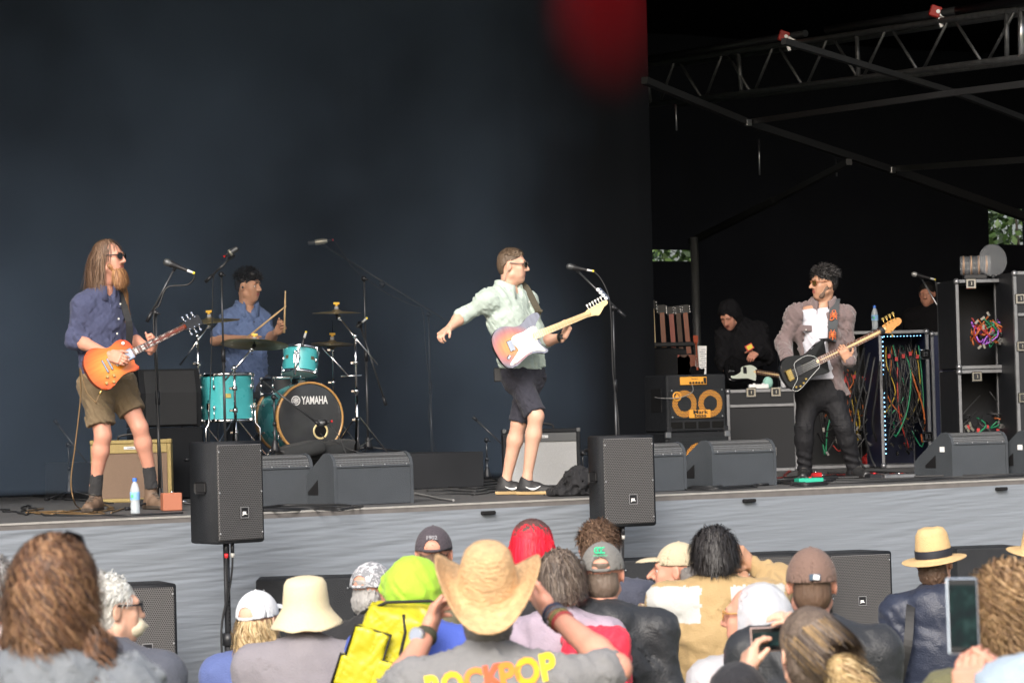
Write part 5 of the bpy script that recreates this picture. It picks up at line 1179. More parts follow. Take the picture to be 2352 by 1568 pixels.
def collar_obj(J, h, bf, m, T, base, r=.079, tall=.06, name='collar', drop=.055):
    """shirt collar: band round the neck, open in front, with two points"""
    N = J['N'] + ZV * .022; br = bf.cross(ZV) * 1; b = MB(); n = 17; rows = []
    for i in range(n):
        a = -pi * .86 + 2 * pi * .86 * i / (n - 1); o = (-bf * cos(a) + br * sin(a)); fr = max(0, -cos(a) * 1); point = math.exp(-((abs(a) - pi * .80) / .28) ** 2)
        lo = N + o * (r + .004) + ZV * (-.02 - .045 * fr) + bf * (.015 * fr); top = N + o * (r + .002) + ZV * (.022 + tall * .3 - .048 * fr) + bf * .012 * fr; fold = N + o * (r + .026) + ZV * (-.022 - .045 * fr - drop * point) + bf * (.016 * fr)
        rows.append((lo, top, N + o * (r + .012) + ZV * (.020 + tall * .3 - .048 * fr) + bf * .013 * fr, fold))
    for A, B in zip(rows, rows[1:]):
        for k in range(3):
            f = b.b.faces.new([b.b.verts.new(p) for p in (A[k], B[k], B[k + 1], A[k + 1])]); f.smooth = True
    bmesh.ops.remove_doubles(b.b, verts=b.b.verts, dist=1e-5)
    r_ = bmesh.ops.solidify(b.b, geom=b.b.faces[:], thickness=.003); return rel(b, base).build(name, m, T)
def buttons(J, bf, T, base, m, n, top, bot, off):
    for k in range(n):
        p = top.lerp(bot, k / max(1, n - 1)) + bf * off; b = MB(); b.cyl(p, p + bf * .004, .0065, n=8); rel(b, base).build('button', m, T)
def bodydir(yaw): a = radians(yaw); return Vector((sin(a), cos(a), 0))
# ---- left guitarist
d0 = 18.8; L = lambda x, y, z=0: P(94.1 + x * .4318, 517.4 + y * .4318, d0 + z)
bf = bodydir(138); H = L(365, 180, -.02); h = hframe(H, 112, 2, 0); base = Vector((L(400, 1500).x, d0, ZD))
J = dict(N=L(335, 345, 0), SR=L(222, 424, -.11), SL=L(398, 418, .11), C=L(315, 520, .0), W=L(330, 720, .0), HR=L(290, 850, -.04), HL=L(415, 850, .06), ER=L(178, 606, -.13), WR=L(370, 690, -.34), EL=L(470, 600, .10), WL=L(585, 660, -.06),
         KR=L(330, 1120, -.10), AR=L(287, 1385, -.03), KL=L(525, 1075, .0), AL=L(588, 1350, .10))
gA, gB = L(372, 735, -.36), L(850, 497, -.02)
SHB = cloth('navy_shirt', (.058, .066, .125), .85); KH = cloth('khaki_shorts', (.17, .125, .075), .9)
T = figure('bearded guitarist in blue shirt and khaki shorts with long brown hair', J, h, bf, SK_PINK, base, dict(R=dict(d=L(440, 715, -.40) - J['WR'], n=(.15, .95, -.2), curl=(25, 45, 40), thumb=(.7, .5, .5)), L=dict(d=L(610, 590, -.12) - J['WL'], n=(-.2, -.5, .3), curl=(40, 60, 45))))
sobj('shirt', shirt_prims(J, bf, .016, dict(L=.62, R=.60)), .0085, SHB, T, base, disp=folds(0.007, 31.62, 3, (1, 1, .7)), cuts=[(L(300, 822), (.06, 0, -1))], sm=1)
collar_obj(J, h, bf, SHB, T, base); buttons(J, bf, T, base, PEARL, 5, J['N'] - ZV * .10 + bf * .06, J['W'] - ZV * .02, .125)
b = MB(); b.tube(catmull([J['N'] - ZV * .06 + bf * .085, J['C'] + bf * .128 + ZV * .06, J['C'] + bf * .130 - ZV * .1, J['W'] + bf * .122], 5, False), .0045, 5); rel(b, base).build('placket', SHB, T)
ft_, fk = [], []
for s in 'LR':
    f = .62 if s == 'R' else .60; e = J['H' + s].lerp(J['K' + s], .80 if s == 'R' else .66); fk.append(con(J['H' + s], e, .100, .098, k=.03, flat=True)); fk.append(con(J['H' + s], J['H' + s].lerp(e, .3), .1, .098, k=.03))
fk += [con(J['W'] - ZV * .05, (J['HL'] + J['HR']) / 2, .145, .15, k=.05, fl=(bf, .8)), con(J['HL'], J['HR'], .118, k=.05)]
sobj('shorts', fk, .0075, KH, T, base, disp=folds(0.006, 27.404, 9), sm=1)
BOOT = mat('brown_boot', (.14, .09, .06), .7, nz=.3, nzs=20); SOLED = mat('boot_sole', (.06, .045, .035), .8)
SOCK = cloth('sock', (.03, .03, .032))
shoe(T, base, J['AR'], (-.15, -1, 0), BOOT, SOLED, .07, 1.0, ZD + .002); shoe(T, base, J['AL'], (.55, -.83, 0), BOOT, SOLED, .06, 1.0, ZD + .002)
for s in 'LR': sobj('sock', [con(J['A' + s].lerp(J['K' + s], .26), J['A' + s] - ZV * .06, .043, .047, k=.01, flat=True)], .006, SOCK, T, base, disp=folds(0.003, 72, 2))
HB = [hairmat('brown_a', (.10, .06, .04)), hairmat('brown_b', (.15, .09, .06)), hairmat('brown_c', (.20, .125, .08))]; HG = [hairmat('ginger_a', (.30, .14, .06)), hairmat('ginger_b', (.38, .19, .08))]
q = lambda *p: hp(h, p)
sobj('hair', [ell(q(0, -.026, .040), (.080, .095, .084), h[1], .02), con(q(-.06, -.03, 0), q(-.074, -.03, -.17), .028, .012, k=.03), con(q(.06, -.03, 0), q(.078, -.025, -.14), .030, .014, k=.03), con(q(0, -.07, 0), q(0, -.08, -.18), .05, .03, k=.04), ell(q(0, .105, .01), (.068, .085, .105), h[1], .012, 's'), con(q(-.03, .085, .07), q(.03, .085, .07), .06, k=.01, op='s')], .006, HB[0], T, base, disp=folds(0.004, 120, 4, (1, 1, .15)))
strands(h, 3600, lambda u: .36 if u[1] < .0 else .30, HB, T, base, keep=lambda u: (u[:, 2] > -.15) & (u[:, 1] < .22), lift=.05, flow=(0, -.25, -1), grav=1.1, curl=.008, cf=26, width=.0019, steps=12, jit=.22, hug=1.0)
ls = hframe(hp(h, (.03, .06, -.18)), 112); strands((hp(h, (-.075, .02, -.12)), h[1]), 260, .34, HG + HB[2:], T, base, rad=(.03, .03, .02), cen=(0, 0, 0), lift=.02, flow=(-.12, .10, -1), width=.004, steps=9, curl=.004, name='hair_lock', jit=.08)
sobj('beard', [con(q(-.052, .028, -.05), q(0, .07, -.105), .022, .030, k=.02), con(q(.052, .028, -.05), q(0, .07, -.105), .022, .030, k=.02), con(q(0, .06, -.092), q(0, .064, -.135), .032, .016, k=.02), con(q(-.024, .088, -.045), q(.024, .088, -.045), .007, k=.01)], .005, HG[0], T, base, disp=folds(0.004, 144, 6, (1, 1, .2)))
strands((hp(h, (0, .058, -.082)), h[1]), 2000, .10, HG + [hairmat('ginger_c', (.22, .10, .05)), hairmat('ginger_d', (.46, .26, .12))], T, base, rad=(.052, .04, .03), cen=(0, 0, 0), keep=lambda u: u[:, 1] > -.2, lift=.25, flow=(0, .25, -1), width=.0018, steps=6, curl=.003, name='beard_strands', jit=.15)
glasses(h, T, base, DARKMETAL, mat('dark_lens', (.012, .012, .014), .08), True); brows(h, T, base, HG[0])
nrm = Vector((.30, -.93, .18))
LPM = burst('orange_flame_top', (.66, .26, .035), (.58, .13, .015), (.42, .05, .01), .24); MAH = mat('mahogany', (.22, .045, .02), .25, coat=.5); ROSE = mat('rosewood', (.09, .045, .03), .5, nz=.3, nzs=40)
lph = [(.62, .021), (.64, .026), (.67, .038), (.75, .043), (.782, .042), (.79, .022), (.782, .010), (.79, 0), (.782, -.01), (.79, -.022), (.782, -.042), (.75, -.043), (.67, -.038), (.64, -.026), (.62, -.021)]
G, hd, s = guitar('flamed orange single cutaway electric guitar played on the left', gA, gB, nrm, LPO, LPM, MAH, ROSE, .175, .62, .79, lph, MAH, BLACKP, inlay='block')
for k in range(3):
    tuner(hd, .665 + .042 * k, .034, 1, CHROME, 1.1); tuner(hd, .665 + .042 * k, -.034, -1, CHROME, 1.1)
b = MB(); b.box((.14, 0, .006), (.034, .043, .008), bev=.005); b.build('neck_pickup', CHROME, G); b = MB(); b.box((.03, 0, .006), (.020, .042, .008), bev=.005); b.build('bridge_pickup', CREAM, G)
b = MB(); b.box((-.035, 0, .009), (.008, .046, .007), bev=.003); b.build('bridge', CHROME, G); b = MB(); b.box((-.075, 0, .008), (.008, .052, .007), bev=.004); b.build('tailpiece', CHROME, G)
for kx, ky in ((-.10, -.075), (-.05, -.09), (-.13, -.115), (-.075, -.13)): b = MB(); b.cyl((kx, ky, 0), (kx, ky, .016), .013, .011, 12); b.build('knob', GOLD, G)
b = MB(); b.cyl((.14, .095, 0), (.14, .095, .012), .012, n=10); b.build('pickup_switch', CREAM, G); strings(G, 6, -.07, .63, .05, .036)
b = MB(); b.cyl((-.165, -.135, -.022), (-.21, -.165, -.022), .007, n=8); b.build('jack_plug', GOLD, G)
ribbon('guitar_strap', [G.matrix_world @ Vector((.19, .06, -.05)), J['C'] + bf * .16 + (J['SL'] - J['SR']).normalized() * .13 - ZV * .0, J['SL'].lerp(J['N'], .5) + ZV * .075 + bf * .06, J['SL'].lerp(J['N'], .5) + ZV * .06 - bf * .08], [Vector((1, .4, 0))] * 2, .045, mat('strap_black', (.015, .015, .016), .6), G, (0, 0, 0)).matrix_parent_inverse = G.matrix_world.inverted()
TANC = mat('cable_tan', (.16, .10, .045), .5)
jk = G.matrix_world @ Vector((-.21, -.165, -.022))
cable('tan instrument cable hanging from the left guitar to the deck', [jk, jk + Vector((-.02, -.02, -.05)), L(290, 940, -.4), L(240, 880, -.35), L(208, 760, -.25), L(212, 900, -.2), L(185, 1150, -.2), L(160, 1350, -.2), L(175, 1460, -.3), PZ(185, 1167, ZD + .01), PZ(240, 1180, ZD + .01), PZ(120, 1178, ZD + .01), PZ(60, 1176, ZD + .01)], .0048, TANC, n=7)
# ---- singer guitarist, middle
d0 = 20.1; L = lambda x, y, z=0: P(978.4 + x * .408, 526.9 + y * .408, d0 + z)
bf = bodydir(128); H = L(488, 205, 0); h = hframe(H, 99, -4, 4); base = Vector((L(540, 1500).x, d0, ZD))
J = dict(N=L(462, 335, .02), SR=L(345, 395, -.12), SL=L(570, 400, .14), C=L(465, 500, .02), W=L(520, 720, .0), HR=L(510, 830, -.05), HL=L(590, 830, .06), ER=L(200, 490, -.10), WR=L(128, 558, -.24), EL=L(655, 630, .0), WL=L(775, 605, -.14),
         KR=L(620, 1050, -.16), AR=L(570, 1395, -.10), KL=L(522, 1090, .04), AL=L(452, 1410, .10))
SAGE = cloth('sage_shirt', (.41, .485, .44), .85); CHAR = cloth('charcoal_shorts', (.032, .032, .044), .85)
T = figure('singing guitarist in pale sage shirt and charcoal shorts', J, h, bf, SK_PALE, base, dict(R=dict(d=L(85, 590, -.30) - J['WR'], n=(.35, .2, -.9), curl=(32, 50, 35), thumb=(.7, .5, .4)), L=dict(d=L(820, 520, -.17) - J['WL'], n=(-.75, -.35, .5), curl=(45, 55, 40), thumb=(.6, .6, .2))))
sobj('shirt', shirt_prims(J, bf, .016, dict(L=.60, R=.56)), .0085, SAGE, T, base, disp=folds(0.007, 29.512, 13, (1, 1, .8)), cuts=[(L(480, 785), (-.05, 0, -1))], sm=1)
collar_obj(J, h, bf, SAGE, T, base); buttons(J, bf, T, base, PEARL, 5, J['N'] - ZV * .10 + bf * .06, J['W'] - ZV * .02, .125)
b = MB(); b.tube(catmull([J['N'] - ZV * .06 + bf * .085, J['C'] + bf * .128 + ZV * .06, J['C'] + bf * .130 - ZV * .1, J['W'] + bf * .122], 5, False), .0045, 5); rel(b, base).build('placket', SAGE, T)
sobj('shirt_tail', [rbox(L(640, 735, .0), (.035, .010, .05), Matrix.Rotation(-.12, 3, 'Y'), .006, .004), rbox(L(590, 740, -.07), (.05, .010, .05), Matrix.Rotation(.1, 3, 'Y'), .006, .004)], .006, SAGE, T, base, disp=folds(0.003, 96, 3))
fk = []
for s in 'LR':
    e = J['H' + s].lerp(J['K' + s], .86 if s == 'R' else .90); fk += [con(J['H' + s], J['H' + s].lerp(e, .5), .095, .086, k=.03), con(J['H' + s].lerp(e, .2), e + (e - J['H' + s]).normalized() * .03, .09, .080, k=.01, flat=True)]
fk += [con(J['W'] - ZV * .05, (J['HL'] + J['HR']) / 2, .135, .14, k=.05, fl=(bf, .8)), con(J['HL'], J['HR'], .105, k=.05)]
sobj('shorts', fk, .0075, CHAR, T, base, disp=folds(0.006, 29.512, 19), sm=1)
NKB = mat('shoe_black', (.022, .022, .024), .6, nz=.2); GUM = mat('gum_sole', (.42, .29, .14), .6)
for s, td in (('R', (.93, -.36, 0)), ('L', (.96, -.28, 0))):
    o = shoe(T, base, J['A' + s], td, NKB, GUM, .0, 1.05, ZD + .002); A = Vector((J['A' + s].x, J['A' + s].y, ZD)); dt = Vector(td).normalized(); sd = Vector((dt.y, -dt.x, 0))
    b = MB(); b.tube(catmull([A + dt * .115 + sd * .046 + ZV * .062, A + dt * .07 + sd * .050 + ZV * .042, A + dt * .03 + sd * .050 + ZV * .048, A - dt * .02 + sd * .046 + ZV * .072], 4, False), .008, 5, taper=lambda t: .35 + .8 * math.exp(-((t - .4) / .25) ** 2)); rel(b, base).build('white_tick', WHITE, o)
HS = [hairmat('short_a', (.11, .075, .05)), hairmat('short_b', (.17, .12, .08))]; q = lambda *p: hp(h, p)
sobj('hair', [ell(q(0, -.02, .044), (.0765, .094, .080), h[1], .01), ell(q(0, -.05, .0), (.074, .064, .078), h[1], .02), ell(q(0, .11, -.02), (.085, .07, .10), h[1], .01, 's'), con(q(-.09, .0, -.03), q(.09, .0, -.03), .055, k=.01, op='s')], .005, HS[0], T, base, disp=folds(0.003, 144, 4))
strands(h, 900, .022, HS, T, base, rad=(.077, .096, .086), keep=lambda u: (u[:, 2] > .4) & (u[:, 1] < .75), lift=.35, flow=(0, .8, .4), grav=.2, width=.0035, steps=4, jit=.3)
glasses(h, T, base, mat('clear_frame', (.10, .085, .08), .3), mat('dark_lens', (.012, .012, .014), .08)); brows(h, T, base, HS[0])
b = MB(); b.tube(catmull([q(.084, -.005, -.01), q(.082, -.03, -.05), q(.06, -.05, -.12), q(.03, -.075, -.17)], 4, False), .0025, 5); rel(b, base).build('ear_monitor_lead', mat('lead_clear', (.4, .35, .3), .4), T)
w_ = J['WL'] + (J['EL'] - J['WL']) * .10; ax = (J['WL'] - J['EL']).normalized(); b = MB(); b.lathe([(.033, -.012), (.038, -.010), (.038, .010), (.033, .012)], w_, ax, 18); b.box(w_ + Vector((0, -.038, .004)), (.013, .006, .016), bev=.003); rel(b, base).build('wristwatch', BLACKP, T)
b = MB(); pk = J['HR'] + Vector((-.13, .02, .02)); b.box(pk, (.03, .022, .05), bev=.006); rel(b, base).build('belt_pack', BLACKP, T)
gA, gB = L(512, 640, -.36), L(1030, 428, -.10)
STM = burst('sunburst_reflection_top', (.55, .27, .09), (.38, .15, .15), (.19, .20, .25), .20, -.07, True); STS = mat('dark_edge', (.03, .03, .035), .2, coat=.6); MAPLE = mat('maple', (.74, .55, .28), .3, nz=.12, nzs=14, coat=.4)  # sunburst, with pinkish and grey-blue streaks colouring in stage reflections
sth = [(.60, .020), (.625, .032), (.65, .036), (.72, .044), (.775, .050), (.80, .040), (.80, .022), (.785, .012), (.765, .010), (.74, -.008), (.70, -.036), (.685, -.040), (.665, -.030), (.63, -.024), (.60, -.020)]
G, hd, s = guitar('sunburst electric guitar with white pickguard and maple neck', gA, gB, (.22, -.95, .12), STO, STM, STS, MAPLE, .125, .60, .80, sth, MAPLE, MAPLE, inlay='dot')
for k in range(6): tuner(hd, .635 + .026 * k, .032 + .0035 * k, 1, mat('tuner_white', (.75, .75, .72), .35), .95)
pg = [(.175, .055), (.14, .075), (.06, .062), (.0, .064), (-.045, .05), (-.05, .0), (-.03, -.055), (-.075, -.085), (-.135, -.125), (-.125, -.142), (-.06, -.13), (.03, -.104), (.10, -.108), (.16, -.135), (.168, -.125), (.15, -.085), (.14, -.05), (.155, 0)]
b = MB(); b.prism(cat2(pg, 3), .0005, .004); b.build('pickguard', CREAM, G)
for x, t in ((.10, 0), (.045, 0), (-.012, .22)): b = MB(); b.box((x, 0, .008), (.009, .040, .005), Matrix.Rotation(t, 3, 'Z'), bev=.004); b.build('pickup', WHITE, G)
b = MB(); b.box((-.075, 0, .006), (.024, .042, .006), bev=.004); b.build('bridge', CHROME, G)
for kx, ky in ((-.045, -.075), (-.075, -.10), (-.105, -.122)): b = MB(); b.cyl((kx, ky, .003), (kx, ky, .016), .012, .010, 12); b.build('knob', WHITE, G)
b = MB(); b.box((-.125, -.075, .004), (.020, .011, .004), Matrix.Rotation(.6, 3, 'Z'), bev=.004); b.build('jack_plate', CHROME, G); strings(G, 6, -.08, .61, .05, .034)
ribbon('guitar_strap', [G.matrix_world @ Vector((.235, .14, -.05)), G.matrix_world @ Vector((.26, .17, -.02)), J['C'] + bf * .15 + (J['SL'] - J['SR']).normalized() * .12 + ZV * .06, J['SL'].lerp(J['N'], .5) + ZV * .075 + bf * .05, J['SL'].lerp(J['N'], .5) + ZV * .06 - bf * .08], [Vector((1, .4, 0))] * 2, .05, mat('strap_olive', (.07, .06, .04), .7), G).matrix_parent_inverse = G.matrix_world.inverted()
# ---- bassist
d0 = 22.4; L = lambda x, y, z=0: P(1448.8 + x * .3961, 526.9 + y * .3961, d0 + z)
bf = bodydir(188); H = L(1118, 315, -.02); h = hframe(H, -112, -2, -3); base = Vector((L(1120, 1400).x, d0, ZD))
J = dict(N=L(1118, 435, .03), SR=L(955, 490, -.02), SL=L(1238, 500, .05), C=L(1095, 600, .02), W=L(1105, 830, .0), HR=L(1035, 950, .0), HL=L(1165, 950, .02), ER=L(880, 660, .0), WR=L(912, 770, -.24), EL=L(1265, 720, .04), WL=L(1265, 760, -.24),
         KR=L(1005, 1150, -.06), AR=L(1008, 1385, .0), KL=L(1235, 1150, -.05), AL=L(1295, 1385, .03))
TEE = cloth('white_tee', (.52, .52, .58), .85, .2); JK = cloth('mauve_jacket', (.155, .115, .115), .85, .3); BLKJ = cloth('black_jeans', (.010, .010, .012), .7, 0)
T = figure('bassist with sunglasses in brown open jacket over white tee', J, h, bf, SK_OLIVE, base, dict(R=dict(d=L(935, 830, -.30) - J['WR'], n=(.35, .85, -.3), curl=(30, 35, 30), thumb=(.8, .45, .4)), L=dict(d=L(1225, 690, -.27) - J['WL'], n=(-.2, .95, .15), curl=(20, 40, 40), thumb=(.2, .8, .5))), nose=1.06)
br = (J['SL'] - J['SR']).normalized()
sobj('t_shirt', torso_prims(J, bf, .006) + [con(J['N'] - ZV * .03, J['N'] - ZV * .0, .075, .068, k=.04)], .008, TEE, T, base, disp=folds(0.005, 29.512, 23, (1, 1, .6)), cuts=[(L(1100, 870), (0, 0, -1)), (J['N'] + bf * .06 - ZV * .02, (bf * .5 + ZV).normalized())], sm=1)
jp = shirt_prims(J, bf, .022, dict(L=.97, R=.95)) + [con(J['HL'] + ZV * .02 + br * .03, J['HL'] - ZV * .03 + br * .07, .10, .09, k=.04), con(J['HR'] + ZV * .06, J['HR'] - ZV * .0, .10, .09, k=.04)]
jp += [rbox(J['C'] + bf * .19 - ZV * .13 - br * .035 * 0, (.075, .14, .40), Matrix((br, bf, ZV)).transposed() @ Matrix.Rotation(radians(-4), 3, 'Y'), .01, .01, 's'), con(J['W'] + bf * .2 - ZV * .02, J['W'] + bf * .2 - ZV * .35, .13, .22, k=.02, op='s'), con(J['N'] - ZV * .02, J['N'] + bf * .1 + ZV * .02, .072, .09, k=.01, op='s')]
sobj('jacket', jp, .0085, JK, T, base, disp=folds(0.007, 27.404, 33), cuts=[(J['HL'] - ZV * .05 - br * .0, (.25, 0, -1))], sm=1); collar_obj(J, h, bf, JK, T, base, .086, .06, drop=.07)
pc = J['C'] - br * .105 + bf * .122 + ZV * .03; b = MB(); b.box(pc, (.05, .006, .024), Matrix((br, bf, ZV)).transposed() @ Matrix.Rotation(-.25, 3, 'Z'), bev=.005); rel(b, base).build('pocket_flap', JK, T); b = MB(); b.ball(pc + bf * .01 - ZV * .012, .006, 8); rel(b, base).build('snap_button', PEARL, T)
lp = leg_prims(J['HL'], J['KL'], J['AL'], .016) + leg_prims(J['HR'], J['KR'], J['AR'], .016) + [con(J['HL'], J['HR'], .105, k=.05), con(J['W'] - ZV * .04, (J['HL'] + J['HR']) / 2, .132, .14, k=.05, fl=(bf, .8))]
def jeans(x):
    o = .005 * (2 * np.abs(wob(x, 42, 41)) - 1); kz = J['KL'].z; return o + .003 * np.sin(x[:, 2] * 420) * np.exp(-((x[:, 2] - kz - .03) / .09) ** 2) + .006 * np.sin(x[:, 2] * 110 + x[:, 0] * 30) * np.exp(-((x[:, 2] - ZD - .12) / .09) ** 2)
sobj('jeans', lp, .009, BLKJ, T, base, disp=jeans, sm=1)
BB = mat('black_boot', (.02, .02, .021), .35); shoe(T, base, J['AR'], (-.2, -1, 0), BB, BB, .03, 1, ZD + .002); shoe(T, base, J['AL'], (.45, -.9, 0), BB, BB, .03, 1, ZD + .002)
HK = [hairmat('black_a', (.018, .016, .016), .4), hairmat('black_b', (.035, .032, .032), .4)]; q = lambda *p: hp(h, p)
sobj('hair', [ell(q(0, -.022, .052), (.082, .098, .084), h[1], .01), ell(q(0, -.05, .005), (.077, .07, .08), h[1], .02), ell(q(0, .11, -.02), (.085, .07, .10), h[1], .01, 's'), con(q(-.09, .0, -.03), q(.09, .0, -.03), .05, k=.01, op='s')], .005, HK[0], T, base, disp=folds(0.006, 108, 4))
strands(h, 1700, .05, HK, T, base, rad=(.082, .100, .092), keep=lambda u: (u[:, 2] > .15) & (u[:, 1] < .78), lift=.5, flow=(.1, -.1, .4), grav=.35, curl=.010, cf=80, width=.0022, steps=6, jit=.35)
STUB = mat('stubble', (.13, .085, .062), .85, nz=.3, nzs=120); sobj('beard', [con(q(-.056, .004, -.035), q(-.034, .040, -.088), .0195, .0225, k=.015), con(q(.056, .004, -.035), q(.034, .040, -.088), .0195, .0225, k=.015), con(q(-.034, .040, -.088), q(0, .056, -.0965), .0225, .0235, k=.012), con(q(.034, .040, -.088), q(0, .056, -.0965), .0225, .0235, k=.012), con(q(-.02, .083, -.0435), q(.02, .083, -.0435), .0085, k=.004)], .0045, STUB, T, base, disp=folds(0.002, 192, 4))
glasses(h, T, base, mat('orange_frame', (.35, .13, .06), .35), mat('amber_lens', (.06, .04, .012), .08)); brows(h, T, base, HK[0])
gA, gB = L(1000, 805, -.36), L(1568, 532, -.02)
BKL = mat('gloss_black', (.007, .007, .008), .10, coat=.5); bsh = [(.82, .022), (.845, .036), (.88, .043), (.95, .046), (1.0, .042), (1.025, .02), (1.02, -.006), (.99, -.02), (.95, -.025), (.90, -.045), (.865, -.046), (.84, -.032), (.82, -.022)]
G, hd, s = guitar('glossy black bass guitar with gold bridge and figured headstock', gA, gB, (.10, -.97, -.06), BSO, BKL, BKL, mat('warm_rosewood', (.13, .055, .032), .5, nz=.25, nzs=30), .14, .82, 1.02, bsh, MAPLE, mat('figured_maple', (.52, .24, .07), .3, nz=.3, nzs=30, coat=.5), fw_=.066, name='bass_guitar', nfret=21, cen=-.02)
for k in range(4): tuner(hd, .865 + .037 * k, .036 + .002 * k, 1, GOLD, 1.45)
tuner(hd, .89, -.036, -1, GOLD, 1.3)
b = MB(); b.box((-.165, 0, .010), (.028, .048, .010), bev=.004); b.build('bridge', GOLD, G); b = MB(); b.box((-.06, 0, .008), (.028, .048, .006), bev=.006); b.build('pickup', BLACKP, G)
pgb = [(.13, .035), (.06, .085), (-.03, .085), (-.09, .06), (-.105, -.05), (-.15, -.09), (-.19, -.125), (-.15, -.152), (-.07, -.13), (.02, -.09), (.10, -.06), (.13, -.04)]
b = MB(); pc_ = cat2(pgb, 3); b.prism(pc_, .0005, .0035); b.build('pickguard', BKL, G); b = MB(); b.tube([(x, y, .004) for x, y in pc_ + pc_[:1]], .0014, 4); b.build('pickguard_edge', WHITE, G)
for kx, ky in ((-.155, -.115), (-.115, -.125), (-.075, -.113), (-.04, -.09)): b = MB(); b.cyl((kx, ky, .003), (kx, ky, .018), .010, .009, 10); b.build('knob', GOLD, G)
strings(G, 5, -.17, .83, .058, .042); b = MB(); b.lathe([(.036, -.02), (.040, 0), (.036, .02)], (.80, 0, .004), Vector((1, 0, 0)), 14); b.build('fret_wrap', BLACKP, G)
sb = mat('strap_dark_grey', (.05, .055, .06), .7); sp_ = [G.matrix_world @ Vector((.265, .155, .0)), J['C'] + bf * .165 + br * .10 - ZV * .06, J['C'] + bf * .175 + br * .115 + ZV * .06, J['SL'].lerp(J['N'], .42) + ZV * .085 + bf * .06, J['SL'].lerp(J['N'], .4) + ZV * .07 - bf * .09]
o = ribbon('guitar_strap', sp_, [br, br], .075, sb, G); o.matrix_parent_inverse = G.matrix_world.inverted()
ORG = mat('orange_scorpion', (.75, .16, .04), .6)
for t_, sc_ in ((.40, 1.0), (.62, .95)):
    cs = catmull(sp_, 8, False); c = cs[int(t_ * (len(cs) - 1))] + bf * .008; up_ = (cs[int(t_ * (len(cs) - 1)) + 2] - c).normalized(); b = MB(); b.ball(c, .014 * sc_, 8, (.8, .3, 1.3))
    for s_ in (-1, 1):
        for k in range(4): b.tube([c + up_ * (.012 - .009 * k), c + br * s_ * .018 + up_ * (.022 - .014 * k), c + br * s_ * .03 + up_ * (.012 - .017 * k)], .0028, 4)
        b.tube([c + up_ * .014, c + br * s_ * .016 + up_ * .036, c + br * s_ * .004 + up_ * .05], .004, 4)
    b.tube([c - up_ * .015, c - up_ * .035 + br * .005, c - up_ * .05 - br * .012, c - up_ * .045 - br * .028], .004, 5)
    b.build('scorpion_motif', ORG, G).matrix_parent_inverse = G.matrix_world.inverted()
# ---- drummer
d0 = 22.75; L = lambda x, y, z=0: P(404.5 + x * .36, 526.9 + y * .36, d0 + z)
bf = bodydir(158); H = L(462, 362, 0); h = hframe(H, 116, -6, 3); sx_ = st_.location; base = Vector((sx_.x, sx_.y, RZ))
J = dict(N=L(452, 500, .03), SR=L(345, 570, -.04), SL=L(545, 575, .10), C=L(440, 670, .03), W=L(450, 850, .05), ER=L(250, 710, -.10), WR=L(450, 695, -.38), EL=L(595, 700, .02), WL=L(645, 650, -.20))
hz = RZ + .56; mid = Vector((J['W'].x, J['W'].y + .0, hz)); br = bf.cross(ZV); J['HR'] = mid - br * .09 * -1 * -1; J['HL'] = mid + br * .09 * -1 * -1
rgt = Vector((cos(radians(158)), -sin(radians(158)), 0)); J['HR'] = mid + rgt * .09; J['HL'] = mid - rgt * .09
J['KR'] = J['HR'] + bf * .38 + rgt * .16 + ZV * .0; J['KL'] = J['HL'] + bf * .34 - rgt * .20; J['AR'] = J['KR'] + bf * .05; J['AR'].z = RZ + .10; J['AL'] = J['KL'] + bf * .05; J['AL'].z = RZ + .10
stR = (L(452, 690, -.44), L(702, 488, -.44)); stL = (L(690, 660, -.27), L(697, 392, -.25))
BLU = cloth('blue_shirt', (.115, .165, .31), .85)
T = figure('drummer in short sleeved blue shirt holding two drumsticks', J, h, bf, SK_TAN, base, dict(R=dict(d=L(520, 678, -.47) - J['WR'], n=(.1, .3, -.95), curl=(55, 60, 45)), L=dict(d=L(695, 602, -.25) - J['WL'], n=(-.35, -.75, .3), curl=(60, 70, 45), thumb=(.8, .4, .4))))
sobj('shirt', shirt_prims(J, bf, .018, dict(L=.36, R=.36)), .008, BLU, T, base, disp=folds(0.007, 29.512, 53), cuts=[(J['HL'] - ZV * .04, (0, 0, -1))], sm=1); collar_obj(J, h, bf, BLU, T, base, drop=.06)
buttons(J, bf, T, base, mat('button_dark', (.03, .03, .05), .4), 5, J['N'] - ZV * .12 + bf * .06, J['W'] - ZV * .02, .125)
JNS = cloth('grey_jeans', (.07, .075, .085), .85); sobj('jeans', leg_prims(J['HL'], J['KL'], J['AL'], .016) + leg_prims(J['HR'], J['KR'], J['AR'], .016) + [con(J['HL'], J['HR'], .12, k=.05)], .012, JNS, T, base, disp=folds(0.005, 33.728, 2))
for s in 'LR': shoe(T, base, J['A' + s], bf, NKB, WHITE, .0, 1, RZ + .002)
q = lambda *p: hp(h, p); sobj('hair', [ell(q(0, -.02, .055), (.080, .095, .086), h[1], .01), ell(q(0, -.05, .01), (.076, .068, .075), h[1], .02), ell(q(0, .105, -.03), (.085, .07, .10), h[1], .01, 's'), con(q(-.09, .0, -.03), q(.09, .0, -.03), .05, k=.01, op='s'), con(q(-.04, .055, .098), q(.04, .055, .098), .03, k=.03)], .005, HK[0], T, base, disp=folds(0.005, 96, 14))
strands(h, 1600, .05, HK, T, base, rad=(.080, .098, .092), keep=lambda u: (u[:, 2] > .15) & (u[:, 1] < .9), lift=.55, flow=(.1, .35, .5), grav=.25, curl=.006, cf=60, width=.002, steps=5, jit=.35)
eyes(h, T, base); brows(h, T, base, HK[0])
